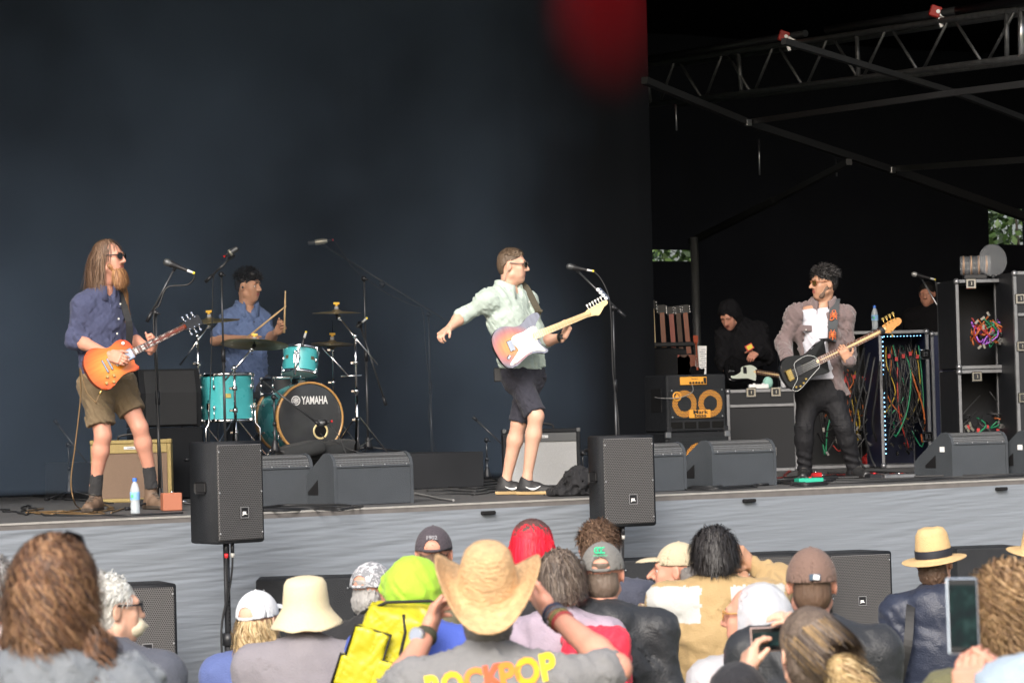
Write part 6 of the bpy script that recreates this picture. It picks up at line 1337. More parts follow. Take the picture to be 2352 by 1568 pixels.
for s in (1,): b = MB(); b.ball(q(.088, 0, -.006), .009, 8); rel(b, base).build('ear_monitor', BLACKP, T)
w_ = J['WL'] + (J['EL'] - J['WL']) * .08; b = MB(); b.lathe([(.031, -.006), (.034, 0), (.031, .006)], w_, (J['WL'] - J['EL']), 16); rel(b, base).build('wrist_band', mat('band_grey', (.2, .2, .2), .6), T)
STK = mat('drumstick_wood', (.60, .42, .22), .5, nz=.1)
for lab, (a, c) in (('wooden drumstick held diagonally in the drummer right hand', stR), ('wooden drumstick held upright in the drummer left hand', stL)):
    b = MB(); b.tube([a, a.lerp(c, .75), a.lerp(c, .93), a.lerp(c, .955), c], .0078, 8, taper=lambda t: 1 if t < .5 else (.6 if t < .8 else .75)); tag(b.build('drumstick', STK), lab, 'drumstick', 'drumsticks')
# ---- stage hand in the shadows, and a face behind the racks
d0 = 26.4; L = lambda x, y, z=0: P(1448.8 + x * .3961, 526.9 + y * .3961, d0 + z)
bf = bodydir(195); H = L(570, 500, -.05); h = hframe(H, -150, -38, 0); base = Vector((L(640, 1200).x, d0 + .25, ZD))
J = dict(N=L(610, 560, .08), SR=L(545, 620, .05), SL=L(740, 590, .12), C=L(640, 680, .12), W=L(660, 860, .2), HR=L(620, 960, .25), HL=L(720, 960, .25), ER=L(530, 760, -.02), WR=L(550, 800, -.22), EL=L(790, 740, .0), WL=L(735, 700, -.18), KR=L(620, 1100, .2), AR=L(620, 1290, .25), KL=L(720, 1100, .2), AL=L(720, 1290, .25))
for k in 'LR': J['A' + k].z = ZD + .09; J['K' + k].z = ZD + .5
BH = cloth('black_hoodie', (.006, .006, .008), .95, 0)
T = figure('stage hand in a black hood bending over a bass at the workbench', J, h, bf, SK_PINK, base, dict(R=dict(d=L(570, 815, -.3) - J['WR'], n=(.4, .5, -.4), curl=(35, 45, 30)), L=dict(d=L(700, 735, -.24) - J['WL'], n=(-.1, .6, -.6), curl=(25, 35, 25))), res=.012)
sobj('hooded_jacket', shirt_prims(J, bf, .035, dict(L=.97, R=.97)) + [con(J['N'], J['N'] + ZV * .03, .08, .09, k=.05)], .011, BH, T, base, disp=folds(0.009, 25.296, 5))
q = lambda *p: hp(h, p); sobj('hood', [ell(q(0, -.025, .03), (.105, .125, .12), h[1], .02), con(q(0, -.06, -.05), J['N'], .09, .10, k=.05), ell(q(0, .10, -.03), (.07, .12, .10), h[1], .02, 's')], .009, BH, T, base, disp=folds(0.006, 33.728, 5))
sobj('trousers', leg_prims(J['HL'], J['KL'], J['AL'], .02) + leg_prims(J['HR'], J['KR'], J['AR'], .02), .018, BLKJ, T, base); brows(h, T, base, BROW)
b = MB(); ps = thing('access_pass', 'yellow and red pass hanging from the stage hand in black', 'pass', L(688, 682, -.28)); b = MB(); b.box((0, 0, 0), (.035, .002, .028), Matrix.Rotation(-.5, 3, 'Y')); b.build('card', mat('pass_red', (.6, .05, .04), .5), ps); b = MB(); b.box((.002, -.004, .001), (.026, .001, .019), Matrix.Rotation(-.5, 3, 'Y')); b.build('panel', mat('pass_yellow', (.7, .62, .05), .5), ps)
G, hd, s = guitar('dark bass guitar with pale pickguard lying under the stage hand hands', L(640, 815, -.42), L(1010, 870, -.30), (-.1, -.80, .6), STO, BKL, BKL, ROSE, .14, .82, 1.02, bsh, MAPLE, BLACKP, fw_=.062, name='bass_guitar')
b = MB(); b.prism(cat2([(.16, .05), (.10, .085), (.02, .06), (-.02, .03), (-.03, -.03), (-.10, -.09), (-.14, -.10), (-.13, -.13), (-.04, -.12), (.05, -.10), (.13, -.12), (.14, -.08), (.15, 0)], 3), .0005, .004); b.build('pickguard', mat('mint_guard', (.55, .60, .52), .4), G)
b = MB(); b.box((-.13, .0, .008), (.03, .042, .008), bev=.004); b.build('bridge', CHROME, G); b = MB(); b.box((.02, 0, .008), (.02, .045, .006), bev=.004); b.build('pickup', BLACKP, G)
hF = P(2129, 668, 28.0)
T, h, J, bf, br, base = crowd('dim figure in black half hidden behind the right hand racks', 2129, 676, 29.5, yaw=-160, pitch=-10, sk=SK_PINK, top=BH, res=.014, seed=4)
for v in [T]: T.location.z = 0
sobj('hair', [ell(hp(h, (0, -.02, .05)), (.082, .1, .082), h[1]), ell(hp(h, (0, .11, -.02)), (.09, .075, .10), h[1], .01, 's')], .008, HK[0], T, base)
# ---- guitars hanging in the dark rack
rkb = thing('guitar_rack', 'black padded rack box holding the spare guitars', 'rack', frame(on_deck(1545, 27.6), radians(8))); b = MB(); hR = P(1545, 786, 27.6).z - ZD; b.box((0, .2, hR * .48), (.24, .18, hR * .48), bev=.02); b.build('box', CAB, rkb); b = MB(); b.box((0, .0, hR - .02), (.25, .02, .02), bev=.006); b.build('front_rail', BLACKP, rkb)
for i, (X, Yt, c) in enumerate(((1496, 690, MAPLE), (1519, 700, MAH), (1540, 704, mat('cherry_neck', (.30, .04, .03), .3, coat=.4)), (1556, 702, ROSE), (1572, 700, MAH))):
    top = P(X, Yt, 27.65); bt = P(X + 6 + i, 800, 27.65); T = thing('electric_guitar', ('pale necked', 'leftmost reddish necked', 'cherry red necked', 'darkest necked', 'rightmost reddish necked')[i] + ' spare guitar standing in the dark rack', 'guitar', bt, 'spare guitars in the rack')
    a = top - bt; b = MB(); b.bar((0, 0, -.05), a * .82, .045, .02, Vector((0, 1, 0))); b.build('neck', c, T); b = MB(); b.bar(a * .80, a * 1.0, .075, .016, Vector((0, 1, 0))); hd = b.build('headstock', BLACKP, T)
    for k in range(3):
        for s_ in (-1, 1): b = MB(); b.ball(a * (.84 + .06 * k) + Vector((s_ * .045, -.01, 0)), .012, 6); b.build('tuner', CHROME, hd)
    b = MB(); b.prism(cat2([(x_ * .55, y_ * .8) for x_, y_ in LPO], 3), -.02, .02, bev=.004)
    for v in b.b.verts: v.co = Vector((v.co.y * .8, v.co.z, v.co.x - .17))
    b.build('body', c, T)
T = thing('set_list', 'white paper set list taped behind the bass combo', 'paper', P(1610, 828, 26.0)); b = MB(); b.box((0, 0, 0), (.05, .002, .135), Matrix.Rotation(.04, 3, 'Y')); b.build('sheet', WHITE, T); b = MB()
for k in range(10): b.box((.012 * (-1) ** k * .5 + .02, -.003, .1 - .02 * k), (.02 + .004 * (k % 3), .0006, .002))
b.build('printed_lines', mat('ink', (.1, .1, .15), .8), T)
G, hd, s = guitar('dark guitar with patterned strap leaning behind the bass combo', P(1603, 868, 25.7), P(1597, 762, 25.9), (.2, -.97, 0), LPO, BKL, BKL, ROSE, .175, .62, .79, lph, MAH, mat('headstock_red', (.28, .06, .03), .3), inlay=None); G.scale = G.scale * .62
# ------------------------------------------------------------------ the crowd
def camo(name, cols, scale, rough=.85):
    m = mat(name, cols[0], rough, bump=.3, bs=140); n, l = m.node_tree.nodes, m.node_tree.links; tc = n.new('ShaderNodeTexCoord'); t = n.new('ShaderNodeTexNoise'); t.inputs['Scale'].default_value = scale; t.inputs['Detail'].default_value = 2.5; t.inputs['Distortion'].default_value = 1.2
    l.new(tc.outputs['Object'], t.inputs['Vector']); cr = n.new('ShaderNodeValToRGB'); cr.color_ramp.interpolation = 'CONSTANT'; e = cr.color_ramp.elements
    for i, c in enumerate(cols):
        k = e[i] if i < 2 else e.new(.5); k.position = (0, .44, .52, .60)[i]; k.color = (*c, 1)
    l.new(t.outputs[0], cr.inputs[0]); l.new(cr.outputs[0], n['Principled BSDF'].inputs['Base Color']); return m
def hat(h, prof, m, T, base, tilt=0, roll=0, cen=(0, -.014, 0), sx=.86, name='hat', n=40, fn=None):
    R = h[1] @ Matrix.Rotation(radians(tilt), 3, 'X') @ Matrix.Rotation(radians(roll), 3, 'Y'); o = hp(h, cen); b = MB(); b.lathe(prof, (0, 0, 0), ZV, n, 1, Vector((1, 0, 0)))
    for v in b.b.verts:
        c = Vector((v.co.x * sx, v.co.y, v.co.z)); c = fn(c) if fn else c; v.co = o + R @ c
    return rel(b, base).build(name, m, T), R, o
def hood_down(J, h, bf, br): return [con(J['N'] - bf * .07 - ZV * .0 - br * .07, J['N'] - bf * .07 - br * -.07, .05, .05, k=.04), con(J['N'] - bf * .09 - ZV * .07, J['N'] - bf * .08 - ZV * .12, .075, .05, k=.05, fl=(bf, .7)), con(J['N'] - br * .085 - ZV * .01, J['N'] - br * .05 + bf * .06 - ZV * .03, .035, k=.03), con(J['N'] + br * .085 - ZV * .01, J['N'] + br * .05 + bf * .06 - ZV * .03, .035, k=.03)]
def high_collar(J, h, bf, br): return [con(J['N'] - ZV * .03, J['N'] + ZV * .035 - bf * .005, .085, .078, k=.02), ell(J['N'] + ZV * .06, (.062, .062, .04), None, .01, 's')]
def shirt_collar(J, h, bf, br): return [con(J['N'] - ZV * .03 - bf * .0, J['N'] + ZV * .025 - bf * .01, .080, .074, k=.012), con(J['N'] - bf * .075 - br * .06 - ZV * .02, J['N'] - bf * .075 + br * .06 - ZV * .02, .02, k=.012)]
hair = lambda h, T, base, m, g=0, low=-.02, res=.006, f=130, a=.005, face=True, under=False: sobj('hair', [ell(hp(h, (0, -.02, .045)), (.080 + g, .100 + g, .084 + g), h[1], .02), ell(hp(h, (0, -.05, low)), (.076 + g, .066 + g, .075 + g), h[1], .03)] + ([ell(hp(h, (0, .115, -.03)), (.09, .07, .10), h[1], .01, 's')] if face else []), res, m, T, base, disp=folds(a, f, 4, (1, 1, .4)), cuts=[(hp(h, (0, 0, .05)), h[1] @ ZV)] if under else ())
BLK = cloth('black_rain_jacket', (.022, .024, .028), .45, .05, spec=.45)
GREYH = [hairmat('grey_a', (.16, .15, .145)), hairmat('grey_b', (.30, .29, .28))]
WHITEH = [hairmat('white_a', (.55, .54, .50)), hairmat('white_b', (.70, .69, .66))]
BLOND = [hairmat('blond_a', (.42, .30, .15)), hairmat('blond_b', (.58, .44, .25)), hairmat('blond_c', (.30, .20, .10))]
CURLB = [hairmat('auburn_a', (.11, .055, .030)), hairmat('auburn_b', (.18, .09, .048)), hairmat('auburn_c', (.07, .04, .028))]
# 1 grey hair at the left edge
T, h, J, bf, br, base = crowd('grey haired person cut off by the left edge', -8, 1368, 9.5, yaw=5, sk=SK_PINK, top=cloth('pale_pink', (.62, .52, .50)), seed=21, topname='shirt'); hair(h, T, base, GREYH[0]); strands(h, 1100, .06, GREYH, T, base, lift=.5, grav=.5, width=.0021, steps=5, keep=lambda u: (u[:, 2] > -.1) & (u[:, 1] < .5))
ribbon('shoulder_strap', [J['N'] - bf * .03 + ZV * .0 + br * .12 - ZV * .02, J['N'] - bf * .12 + br * .13 - ZV * .1, J['C'] - bf * .16 + br * .13, J['W'] - bf * .15 + br * .13], [br, br], .04, mat('tan_strap', (.32, .14, .06), .6), T, base)
# 2 near woman with auburn curls, sunglasses on her head
GJ = cloth('grey_rain_jacket', (.15, .165, .185), .55, .1); REDP = (.50, .035, .04)
RJ = cloth('red_lining', REDP, .6)
def red_edges(c, J, bf, br): a = (c - V3(J['N'])); s = np.abs(a @ V3(br)); z = a[:, 2]; return ((s > .155) & (z > -.135) & (z < -.085)).astype(int)
T, h, J, bf, br, base = crowd('nearest woman with long auburn curls and a grey rain jacket', 128, 1362, 6.5, yaw=8, byaw=6, sk=SK_PALE, top=GJ, tops=[GJ, RJ], pick=red_edges, seed=5, sw=.17, collar=hood_down, res=.0085, fold=.008, ff=45, neckdrop=.165)
q = lambda *p: hp(h, p)
sobj('hair', [ell(q(0, -.026, .040), (.079, .098, .082), h[1], .03), con(q(0, -.055, .0), q(0, -.065, -.07), .078, .055, k=.05), con(q(-.07, -.03, -.02), q(-.09, -.05, -.11), .034, .025, k=.04), con(q(.065, -.04, -.03), q(.10, -.07, -.15), .034, .022, k=.04), ell(q(0, .115, -.02), (.08, .075, .11), h[1], .01, 's')], .006, CURLB[0], T, base, disp=lambda x: .012 * wob(x, 75, 2) + .006 * wob(x, 170, 6))
strands(h, 5600, lambda u: .165 if u[1] < .1 else .14, CURLB + [hairmat('auburn_d', (.30, .17, .09))], T, base, rad=(.086, .107, .090), keep=lambda u: (u[:, 2] > -.45) & (u[:, 1] < .5), lift=.2, flow=(0, -.2, -1), grav=.9, curl=.016, cf=66, width=.0019, steps=11, jit=.25, clump=5, hug=1.0)
strands((hp(h, (.105, -.06, -.12)), h[1]), 420, .12, CURLB, T, base, rad=(.045, .045, .05), cen=(0, 0, 0), lift=.2, flow=(.2, 0, -1), curl=.014, cf=70, width=.002, steps=12, name='hair_curl', clump=4)
g_ = hframe(hp(h, (0, -.03, .052)), 8, 38); glasses(g_, T, base, BLACKP, mat('dark_lens', (.012, .012, .014), .08))
# 3 white haired person with a cream mask
T, h, J, bf, br, base = crowd('white haired person in dark tee wearing a cream face mask', 258, 1402, 10.0, yaw=62, byaw=15, sk=SK_PALE, top=cloth('slate_tee', (.075, .082, .105)), seed=8, sleeve=.42, sw=.20, topname='t_shirt', fold=.005)
hair(h, T, base, WHITEH[0], .0); strands(h, 1100, .04, WHITEH, T, base, lift=.3, flow=(0, -.6, -.3), grav=.4, width=.0021, steps=4, keep=lambda u: (u[:, 2] > .0) & (u[:, 1] < .6)); q = lambda *p: hp(h, p)
sobj('face_mask', [ell(q(0, .06, -.06), (.055, .058, .044), h[1], .02), con(q(0, .08, -.055), q(0, .132, -.06), .03, .004, k=.015)], .005, cloth('cream_mask', (.78, .68, .50)), T, base); glasses(h, T, base, DARKMETAL, mat('clear_lens', (.5, .5, .52), .1, alpha=.3))
b = MB(); pp = J['C'] - bf * .135 - ZV * .10 + br * .10; b.box(pp, (.05, .002, .06), Matrix((br, bf, ZV)).transposed()); rel(b, base).build('back_print', mat('print_grey', (.16, .17, .15), .8, nz=.6, nzs=30), T)
# 4 white cap, blond hair
T, h, J, bf, br, base = crowd('blonde woman in a white cap and blue jacket', 596, 1424, 12.0, yaw=28, byaw=8, pitch=4, sk=SK_PALE, top=cloth('denim_blue_jacket', (.085, .115, .27)), seed=31, sw=.165, fold=.005)
WC = cloth('white_cap', (.62, .64, .67), .8); cap_hat(h, WC, T, base, lift=.022, dome=(.090, .108, .112)); q = lambda *p: hp(h, p)
sobj('hair', [con(q(0, -.045, -.05), q(0, -.06, -.13), .068, .065, k=.04), con(q(-.06, -.03, -.05), q(-.08, -.05, -.15), .035, .03, k=.03), con(q(.06, -.03, -.05), q(.08, -.05, -.13), .035, .03, k=.03)], .007, BLOND[0], T, base, disp=lambda x: .006 * wob(x, 120, 2, (1, 1, .5)))
strands(h, 1700, .19, BLOND, T, base, keep=lambda u: (u[:, 2] < -.22) & (u[:, 2] > -.8) & (u[:, 1] < .4), lift=.12, flow=(0, -.2, -1), curl=.012, cf=60, width=.0021, steps=10, jit=.15, rad=(.085, .108, .092))
# 5 cream bucket hat
T, h, J, bf, br, base = crowd('man in a cream bucket hat and grey mauve jacket', 705, 1398, 11.0, yaw=8, byaw=3, sk=SK_PINK, top=cloth('mauve_grey', (.21, .195, .215)), seed=41, sw=.205, wid=1.08, collar=shirt_collar, drop=.045, fold=.006)
BH2 = cloth('cream_canvas', (.62, .53, .35), .85); ho, R, o = hat(h, [(0, .126), (.048, .125), (.078, .117), (.091, .098), (.097, .05), (.101, .012), (.115, -.010), (.150, -.052), (.156, -.060), (.152, -.062), (.112, -.016), (.098, .008)], BH2, T, base, 6, 0, sx=.90, name='bucket_hat', fn=lambda c: c + Vector((0, 0, .004 * sin(c.x * 60) * (1 if c.z < 0 else 0))))
b = MB(); b.tube([o + R @ Vector((.098 * .90 * cos(t), .098 * sin(t), .012)) for t in [2 * pi * i / 30 for i in range(31)]], .0025, 4); rel(b, base).build('stitch_band', mat('stitch', (.55, .46, .28), .9), ho)
hair(h, T, base, GREYH[1], -.008, under=True)
# 6 camouflage cap, blue jacket with black collar
BJ = cloth('cobalt_jacket', (.05, .16, .50), .7); BC = cloth('black_collar', (.02, .02, .022))
def blk_top(c, J, bf, br): return ((c[:, 2] > J['N'].z - .075) | (np.abs((c - V3(J['N'])) @ V3(br)) > .14) & (c[:, 2] > J['N'].z - .12) & False).astype(int)
T, h, J, bf, br, base = crowd('man in a grey camouflage cap and cobalt blue jacket', 857, 1358, 12.2, yaw=32, byaw=12, pitch=-4, sk=SK_PINK, top=BJ, tops=[BJ, BC], pick=blk_top, seed=51, collar=high_collar)
cap_hat(h, camo('urban_camo', [(.50, .50, .52), (.20, .205, .22), (.40, .40, .42), (.11, .115, .125)], 34), T, base, dome=(.092, .110, .112), lift=.02); hair(h, T, base, GREYH[1], -.006, -.045, under=True)
# 7 lime hat
LIME = cloth('lime_knit', (.33, .55, .045), .8, nz=.06)
T, h, J, bf, br, base = crowd('person in a lime green hood carrying a yellow bag', 958, 1352, 10.8, yaw=30, byaw=5, pitch=-4, sk=SK_PINK, top=cloth('royal_blue', (.06, .10, .42)), seed=61)
q = lambda *p: hp(h, p); sobj('hood', [ell(q(0, -.02, .02), (.108, .118, .108), h[1], .03), con(q(0, -.04, -.04), q(0, -.06, -.12), .10, .06, k=.05), con(q(-.10, -.03, .03), q(-.125, -.05, .0), .035, .02, k=.04), ell(q(0, .13, -.03), (.09, .08, .10), h[1], .02, 's')], .007, LIME, T, base, disp=folds(.0042, 22, 5))
# yellow roll-top bag on that person's back
YEL = mat('yellow_vinyl', (.44, .39, .015), .42, nz=.15, nzs=6, coat=.05); PIPE = mat('black_piping', (.012, .012, .012), .7)
bp = P(890, 1490, 10.45); T = thing('backpack', 'yellow roll top bag with black piping beside the cowboy hat', 'bag', bp)
Rb = Matrix.Rotation(radians(18), 3, 'Y')
sobj('main_bag', [rbox(Rb @ Vector((.01, .05, .0)), (.095, .05, .115), Rb, .03, .02), con(Rb @ Vector((-.05, .04, .12)), Rb @ Vector((.09, .04, .15)), .045, .05, k=.03, fl=(Vector((0, 1, 0)), .7))], .007, YEL, T, (0, 0, 0), disp=folds(.004, 30, 7))
for (x, z, w_, h_) in ((-.07, -.02, .05, .065), (.035, -.10, .05, .05), (-.085, -.115, .055, .045)):
    o = sobj('pocket', [rbox(Rb @ Vector((x, -.035, z)), (w_, .02, h_), Rb, .018, .01)], .007, YEL, T, (0, 0, 0), disp=folds(.003, 35, 8)); b = MB(); c4 = [Rb @ Vector((x + sx * (w_ + .018), -.062, z + sz * (h_ + .012))) for sx, sz in ((-1, -1), (-1, 1), (1, 1), (1, -1), (-1, -1))]; b.tube(c4, .006, 5); b.build('piping', PIPE, o)
b = MB(); b.tube([Rb @ Vector(p_) for p_ in ((-.13, .0, .10), (-.05, -.01, .165), (.10, -.02, .215), (.145, .0, .21), (.13, .03, .185), (.02, .02, .15), (-.12, .02, .115))], .0065, 5); b.tube([Rb @ Vector(p_) for p_ in ((.02, -.02, .14), (.045, -.03, .08), (.05, -.035, .0), (.085, -.03, -.06))], .006, 5); b.build('piping', PIPE, T)
# 8 dark cap with 1902
T, h, J, bf, br, base = crowd('man in a dark plum cap with small embroidered numbers', 997, 1272, 12.7, yaw=3, sk=SK_PINK, top=cloth('olive_jacket', (.13, .12, .08)), seed=71, collar=high_collar)
PC = cloth('plum_cap', (.062, .052, .062), .85); co = cap_hat(h, PC, T, base, dome=(.088, .106, .112), lift=.02); hair(h, T, base, HB[0], -.008, -.04, under=True)
text('lettering', '1902', .026, mat('grey_thread', (.25, .25, .27), .7), co, Matrix.Translation(hp(h, (0, -.1215, .078)) - base) @ h[1].to_4x4() @ Matrix.Rotation(radians(70), 4, 'X'), .001, .0005)
b = MB(); b.bar(hp(h, (.03, -.112, .018)), hp(h, (.082, -.06, .03)), .012, .004); rel(b, base).build('strap_tail', BLACKP, co)
# 9 cowboy hat, arms raised
d0 = 8.2; aw = dict(L=(P(905, 1590, 8.25), P(982, 1452, 8.45)), R=(P(1418, 1535, 8.2), P(1262, 1402, 8.45)))
GT = cloth('grey_band_tee', (.20, .20, .205), .9)
T, h, J, bf, br, base = crowd('man in a straw cowboy hat and grey tee with raised arms', 1120, 1392, d0, yaw=0, pitch=8, sk=SK_PINK, top=GT, arms=aw, sw=.21, wid=1.12, seed=81, sleeve=.36, topname='t_shirt', fold=.007, ff=42, res=.0085, neckdrop=.17, drop=.05,
    hands=dict(L=dict(d=P(1012, 1378, 8.55) - aw['L'][1], n=(.9, .1, .1), curl=(25, 35, 30)), R=dict(d=P(1212, 1335, 8.55) - aw['R'][1], n=(-.9, .1, .1), curl=(25, 35, 30))))
q = lambda *p: hp(h, p); STRAW = mat('straw_weave', (.56, .36, .19), .85, nz=.42, nzs=38, bump=1.0, bs=75, bstr=(1, 1, 1.6))
def cowboy(c):
    r = (c.x ** 2 + c.y ** 2) ** .5
    if c.z < .03 and r > .09: t = (r - .09) / .09; c.z += .085 * (abs(c.x) / .15) ** 2.4 - .028 * (c.y / .18) ** 2; c.x *= 1 - .10 * t * min(1, abs(c.x) / .1); c.y *= 1.06
    elif c.z > .06: k = (c.z - .06) / .09; c.x *= 1 - .10 * k; c.x *= 1 - .05 * k * k; c.z += .004 * k - .010 * k * (c.y / .08)
    return c
hat(h, [(0, .150), (.03, .152), (.06, .146), (.080, .128), (.090, .08), (.096, .03), (.099, .006), (.112, .0), (.14, .001), (.168, .003), (.180, .004), (.180, -.001), (.14, -.004), (.10, -.003), (.094, .01)], STRAW, T, base, 17, 2, (0, -.035, .045), .92, 'cowboy_hat', 56, cowboy)
hair(h, T, base, GREYH[0], -.004, -.05, under=True); b = MB()
for k in range(16): a = pi * (k / 15); b.ball(J['N'] + ZV * (.035 - .01 * sin(a)) - bf * .068 * sin(a) + br * .075 * cos(a), .008 if k % 3 else .010, 6)
rel(b, base).build('bead_necklace', mat('dark_beads', (.04, .03, .03), .35), T)
for k in range(4): b = MB(); b.ball(J['N'] + ZV * (.015 - .032 * k) - bf * (.088 + .022 * min(k, 3)) + br * (.012 * (-1) ** k), .0085, 6); rel(b, base).build('green_bead', mat('green_bead', (.12, .55, .24), .3), T)
b = MB(); b.tube([J['N'] + ZV * .02 - bf * .08, J['N'] - ZV * .05 - bf * .125, J['C'] + ZV * .06 - bf * .158, J['C'] + ZV * .02 - bf * .16], .006, 5); rel(b, base).build('braided_cord', mat('cord_brown', (.06, .04, .035), .8), T)
w_ = aw['L'][1] + (aw['L'][0] - aw['L'][1]) * .06; ax = (aw['L'][1] - aw['L'][0]).normalized(); b = MB(); b.lathe([(.032, -.014), (.036, 0), (.032, .014)], w_, ax, 18); wo = rel(b, base).build('watch_strap', mat('strap_olive_dark', (.05, .05, .03), .7), T); b = MB(); fc = w_ + Vector((-.02, -.032, .005)); fa = Vector((-.5, -.85, .1)); b.cyl(fc, fc + fa * .014, .025, n=20); rel(b, base).build('watch_case', CHROME, wo); b = MB(); b.cyl(fc + fa * .014, fc + fa * .017, .019, n=20); rel(b, base).build('watch_face', mat('watch_dial', (.30, .34, .42), .2), wo)
for k, c in enumerate(((.02, .03, .06), (.10, .10, .12), (.16, .14, .05), (.35, .05, .05))):
    w_ = aw['R'][1] + (aw['R'][0] - aw['R'][1]) * (.05 + .05 * k); ax = (aw['R'][1] - aw['R'][0]).normalized() + Vector((.1 * (k % 2), .15, 0)); b = MB(); b.lathe([(.033, -.007), (.038, 0), (.033, .007)], w_, ax, 18); rel(b, base).build('bracelet', mat('bracelet_%s' % 'abcd'[k], c, .6), T)
# lettering laid over the curved back of the tee
from mathutils.bvhtree import BVHTree
tee = [o for o in T.children if o.name.startswith('t_shirt')][0]; bvh = BVHTree.FromPolygons([v.co + base for v in tee.data.vertices], [list(p_.vertices) for p_ in tee.data.polygons])
def print_on(word, size, X, Y, rot, cols, sx=.9):
    o = text('lettering', word, size, cols[0], tee, Matrix(), 0, .004, sx); me = o.data; c = P(X, Y, d0 - .3); ca, sa_ = cos(radians(rot)), sin(radians(rot))
    bm_ = bmesh.new(); bm_.from_mesh(me); bmesh.ops.triangulate(bm_, faces=bm_.faces); bmesh.ops.subdivide_edges(bm_, edges=[e for e in bm_.edges if e.calc_length() > .015], cuts=2); bm_.to_mesh(me); bm_.free()
    xs = [v.co.x for v in me.vertices]; x0, x1 = min(xs), max(xs)
    for m_ in cols[1:]: me.materials.append(m_)
    for p_ in me.polygons: p_.material_index = min(len(cols) - 1, int((p_.center.x - x0) / (x1 - x0 + 1e-6) * len(cols)))
    for v in me.vertices:
        x, z = v.co.x, v.co.y + 1.2 * (v.co.x ** 2) * 0; p0 = Vector((c.x + x * ca - z * sa_, c.y - .3, c.z + x * sa_ + z * ca)); hit = bvh.ray_cast(p0, Vector((0, 1, 0))); v.co = (hit[0] + Vector((0, -.004, 0)) if hit[0] else Vector((p0.x, c.y + .1, p0.z))) - base
INK = [mat('ink_red', (.72, .10, .04), .8), mat('ink_orange', (.80, .22, .03), .8), mat('ink_amber', (.82, .38, .02), .8), mat('ink_yellow', (.82, .60, .03), .8)]
print_on('ROCK', .088, 1062, 1580, 9, [INK[3], INK[2], INK[1], INK[0]]); print_on('POP', .098, 1212, 1556, 9, [INK[1], INK[2], INK[3]])
# 10 red hair
REDH = [hairmat('red_a', (.62, .012, .03)), hairmat('red_b', (.75, .02, .05)), hairmat('red_root', (.10, .05, .045))]
T, h, J, bf, br, base = crowd('person with a bright red bob with dark roots', 1224, 1258, 12.0, yaw=10, sk=SK_PALE, top=cloth('black_top', (.02, .02, .022)), seed=91)
q = lambda *p: hp(h, p); Rn = np.array(h[1], np.float32)
sobj('hair', [ell(q(0, -.02, .04), (.086, .104, .086), h[1], .03), con(q(-.05, -.03, -.02), q(-.068, -.035, -.10), .055, .04, k=.04), con(q(.05, -.03, -.02), q(.068, -.035, -.10), .055, .04, k=.04), con(q(0, -.06, -.02), q(0, -.075, -.12), .06, .045, k=.04)], .006, [REDH[0], REDH[2]], T, base, disp=folds(.004, 150, 3, (1, 1, .15)), pick=lambda c: (((c - V3(h[0])) @ Rn)[:, 2] + .03 * wob(c, 260, 3, (1, 1, .2)) > .088).astype(int))
strands(h, 1700, .18, REDH[:2] , T, base, keep=lambda u: (u[:, 2] < .62) & (u[:, 2] > -.3) & (u[:, 1] < .4), lift=.05, flow=(0, -.1, -1), width=.0021, steps=8, jit=.1, rad=(.088, .106, .09)); strands(h, 900, .075, REDH[2:], T, base, keep=lambda u: (u[:, 2] > .6), lift=.05, flow=(0, -.3, -1), width=.0021, steps=6, jit=.2, rad=(.088, .106, .09), name='hair_roots')
# 11 short grey-brown hair, mauve top, red backpack
MB_ = [hairmat('taupe_a', (.12, .09, .07)), hairmat('taupe_b', (.20, .16, .13)), hairmat('taupe_c', (.08, .06, .05))]
T, h, J, bf, br, base = crowd('person with short tousled taupe hair and mauve hooded top', 1288, 1336, 11.2, yaw=14, sk=SK_PINK, top=cloth('mauve_top', (.33, .27, .33)), seed=95, collar=hood_down)
hair(h, T, base, MB_[0], .006, -.03, a=.008, f=110); strands(h, 2200, .09, MB_, T, base, keep=lambda u: (u[:, 2] > -.5) & (u[:, 1] < .55), lift=.25, flow=(.2, -.2, -.8), grav=.6, curl=.005, width=.0021, steps=7, jit=.3, rad=(.086, .106, .094)); q = lambda *p: hp(h, p)
b = MB(); b.ball(q(.082, .0, -.04), .006, 6); rel(b, base).build('earring', GOLD, T)
bp = P(1372, 1545, 11.0); o = sobj('backpack', [rbox((0, 0, -.03), (.075, .05, .15), None, .06, .03)], .010, cloth('red_pack', (.62, .03, .06), .6), None, (0, 0, 0), disp=folds(.008, 30, 4)); o.location = bp; tag(o, 'red backpack showing beside the black rain jacket', 'backpack')
# 12 brown hair behind the grey cap
T, h, J, bf, br, base = crowd('man with short brown hair behind the grey cap', 1375, 1262, 12.9, yaw=12, sk=SK_PINK, top=cloth('slate_navy', (.055, .06, .085)), seed=101, sw=.21)
hair(h, T, base, HB[0], .002, -.02); strands(h, 1700, .045, HB, T, base, keep=lambda u: (u[:, 2] > -.1) & (u[:, 1] < .6), lift=.4, flow=(.4, -.3, -.3), grav=.3, width=.0021, steps=5, jit=.3)
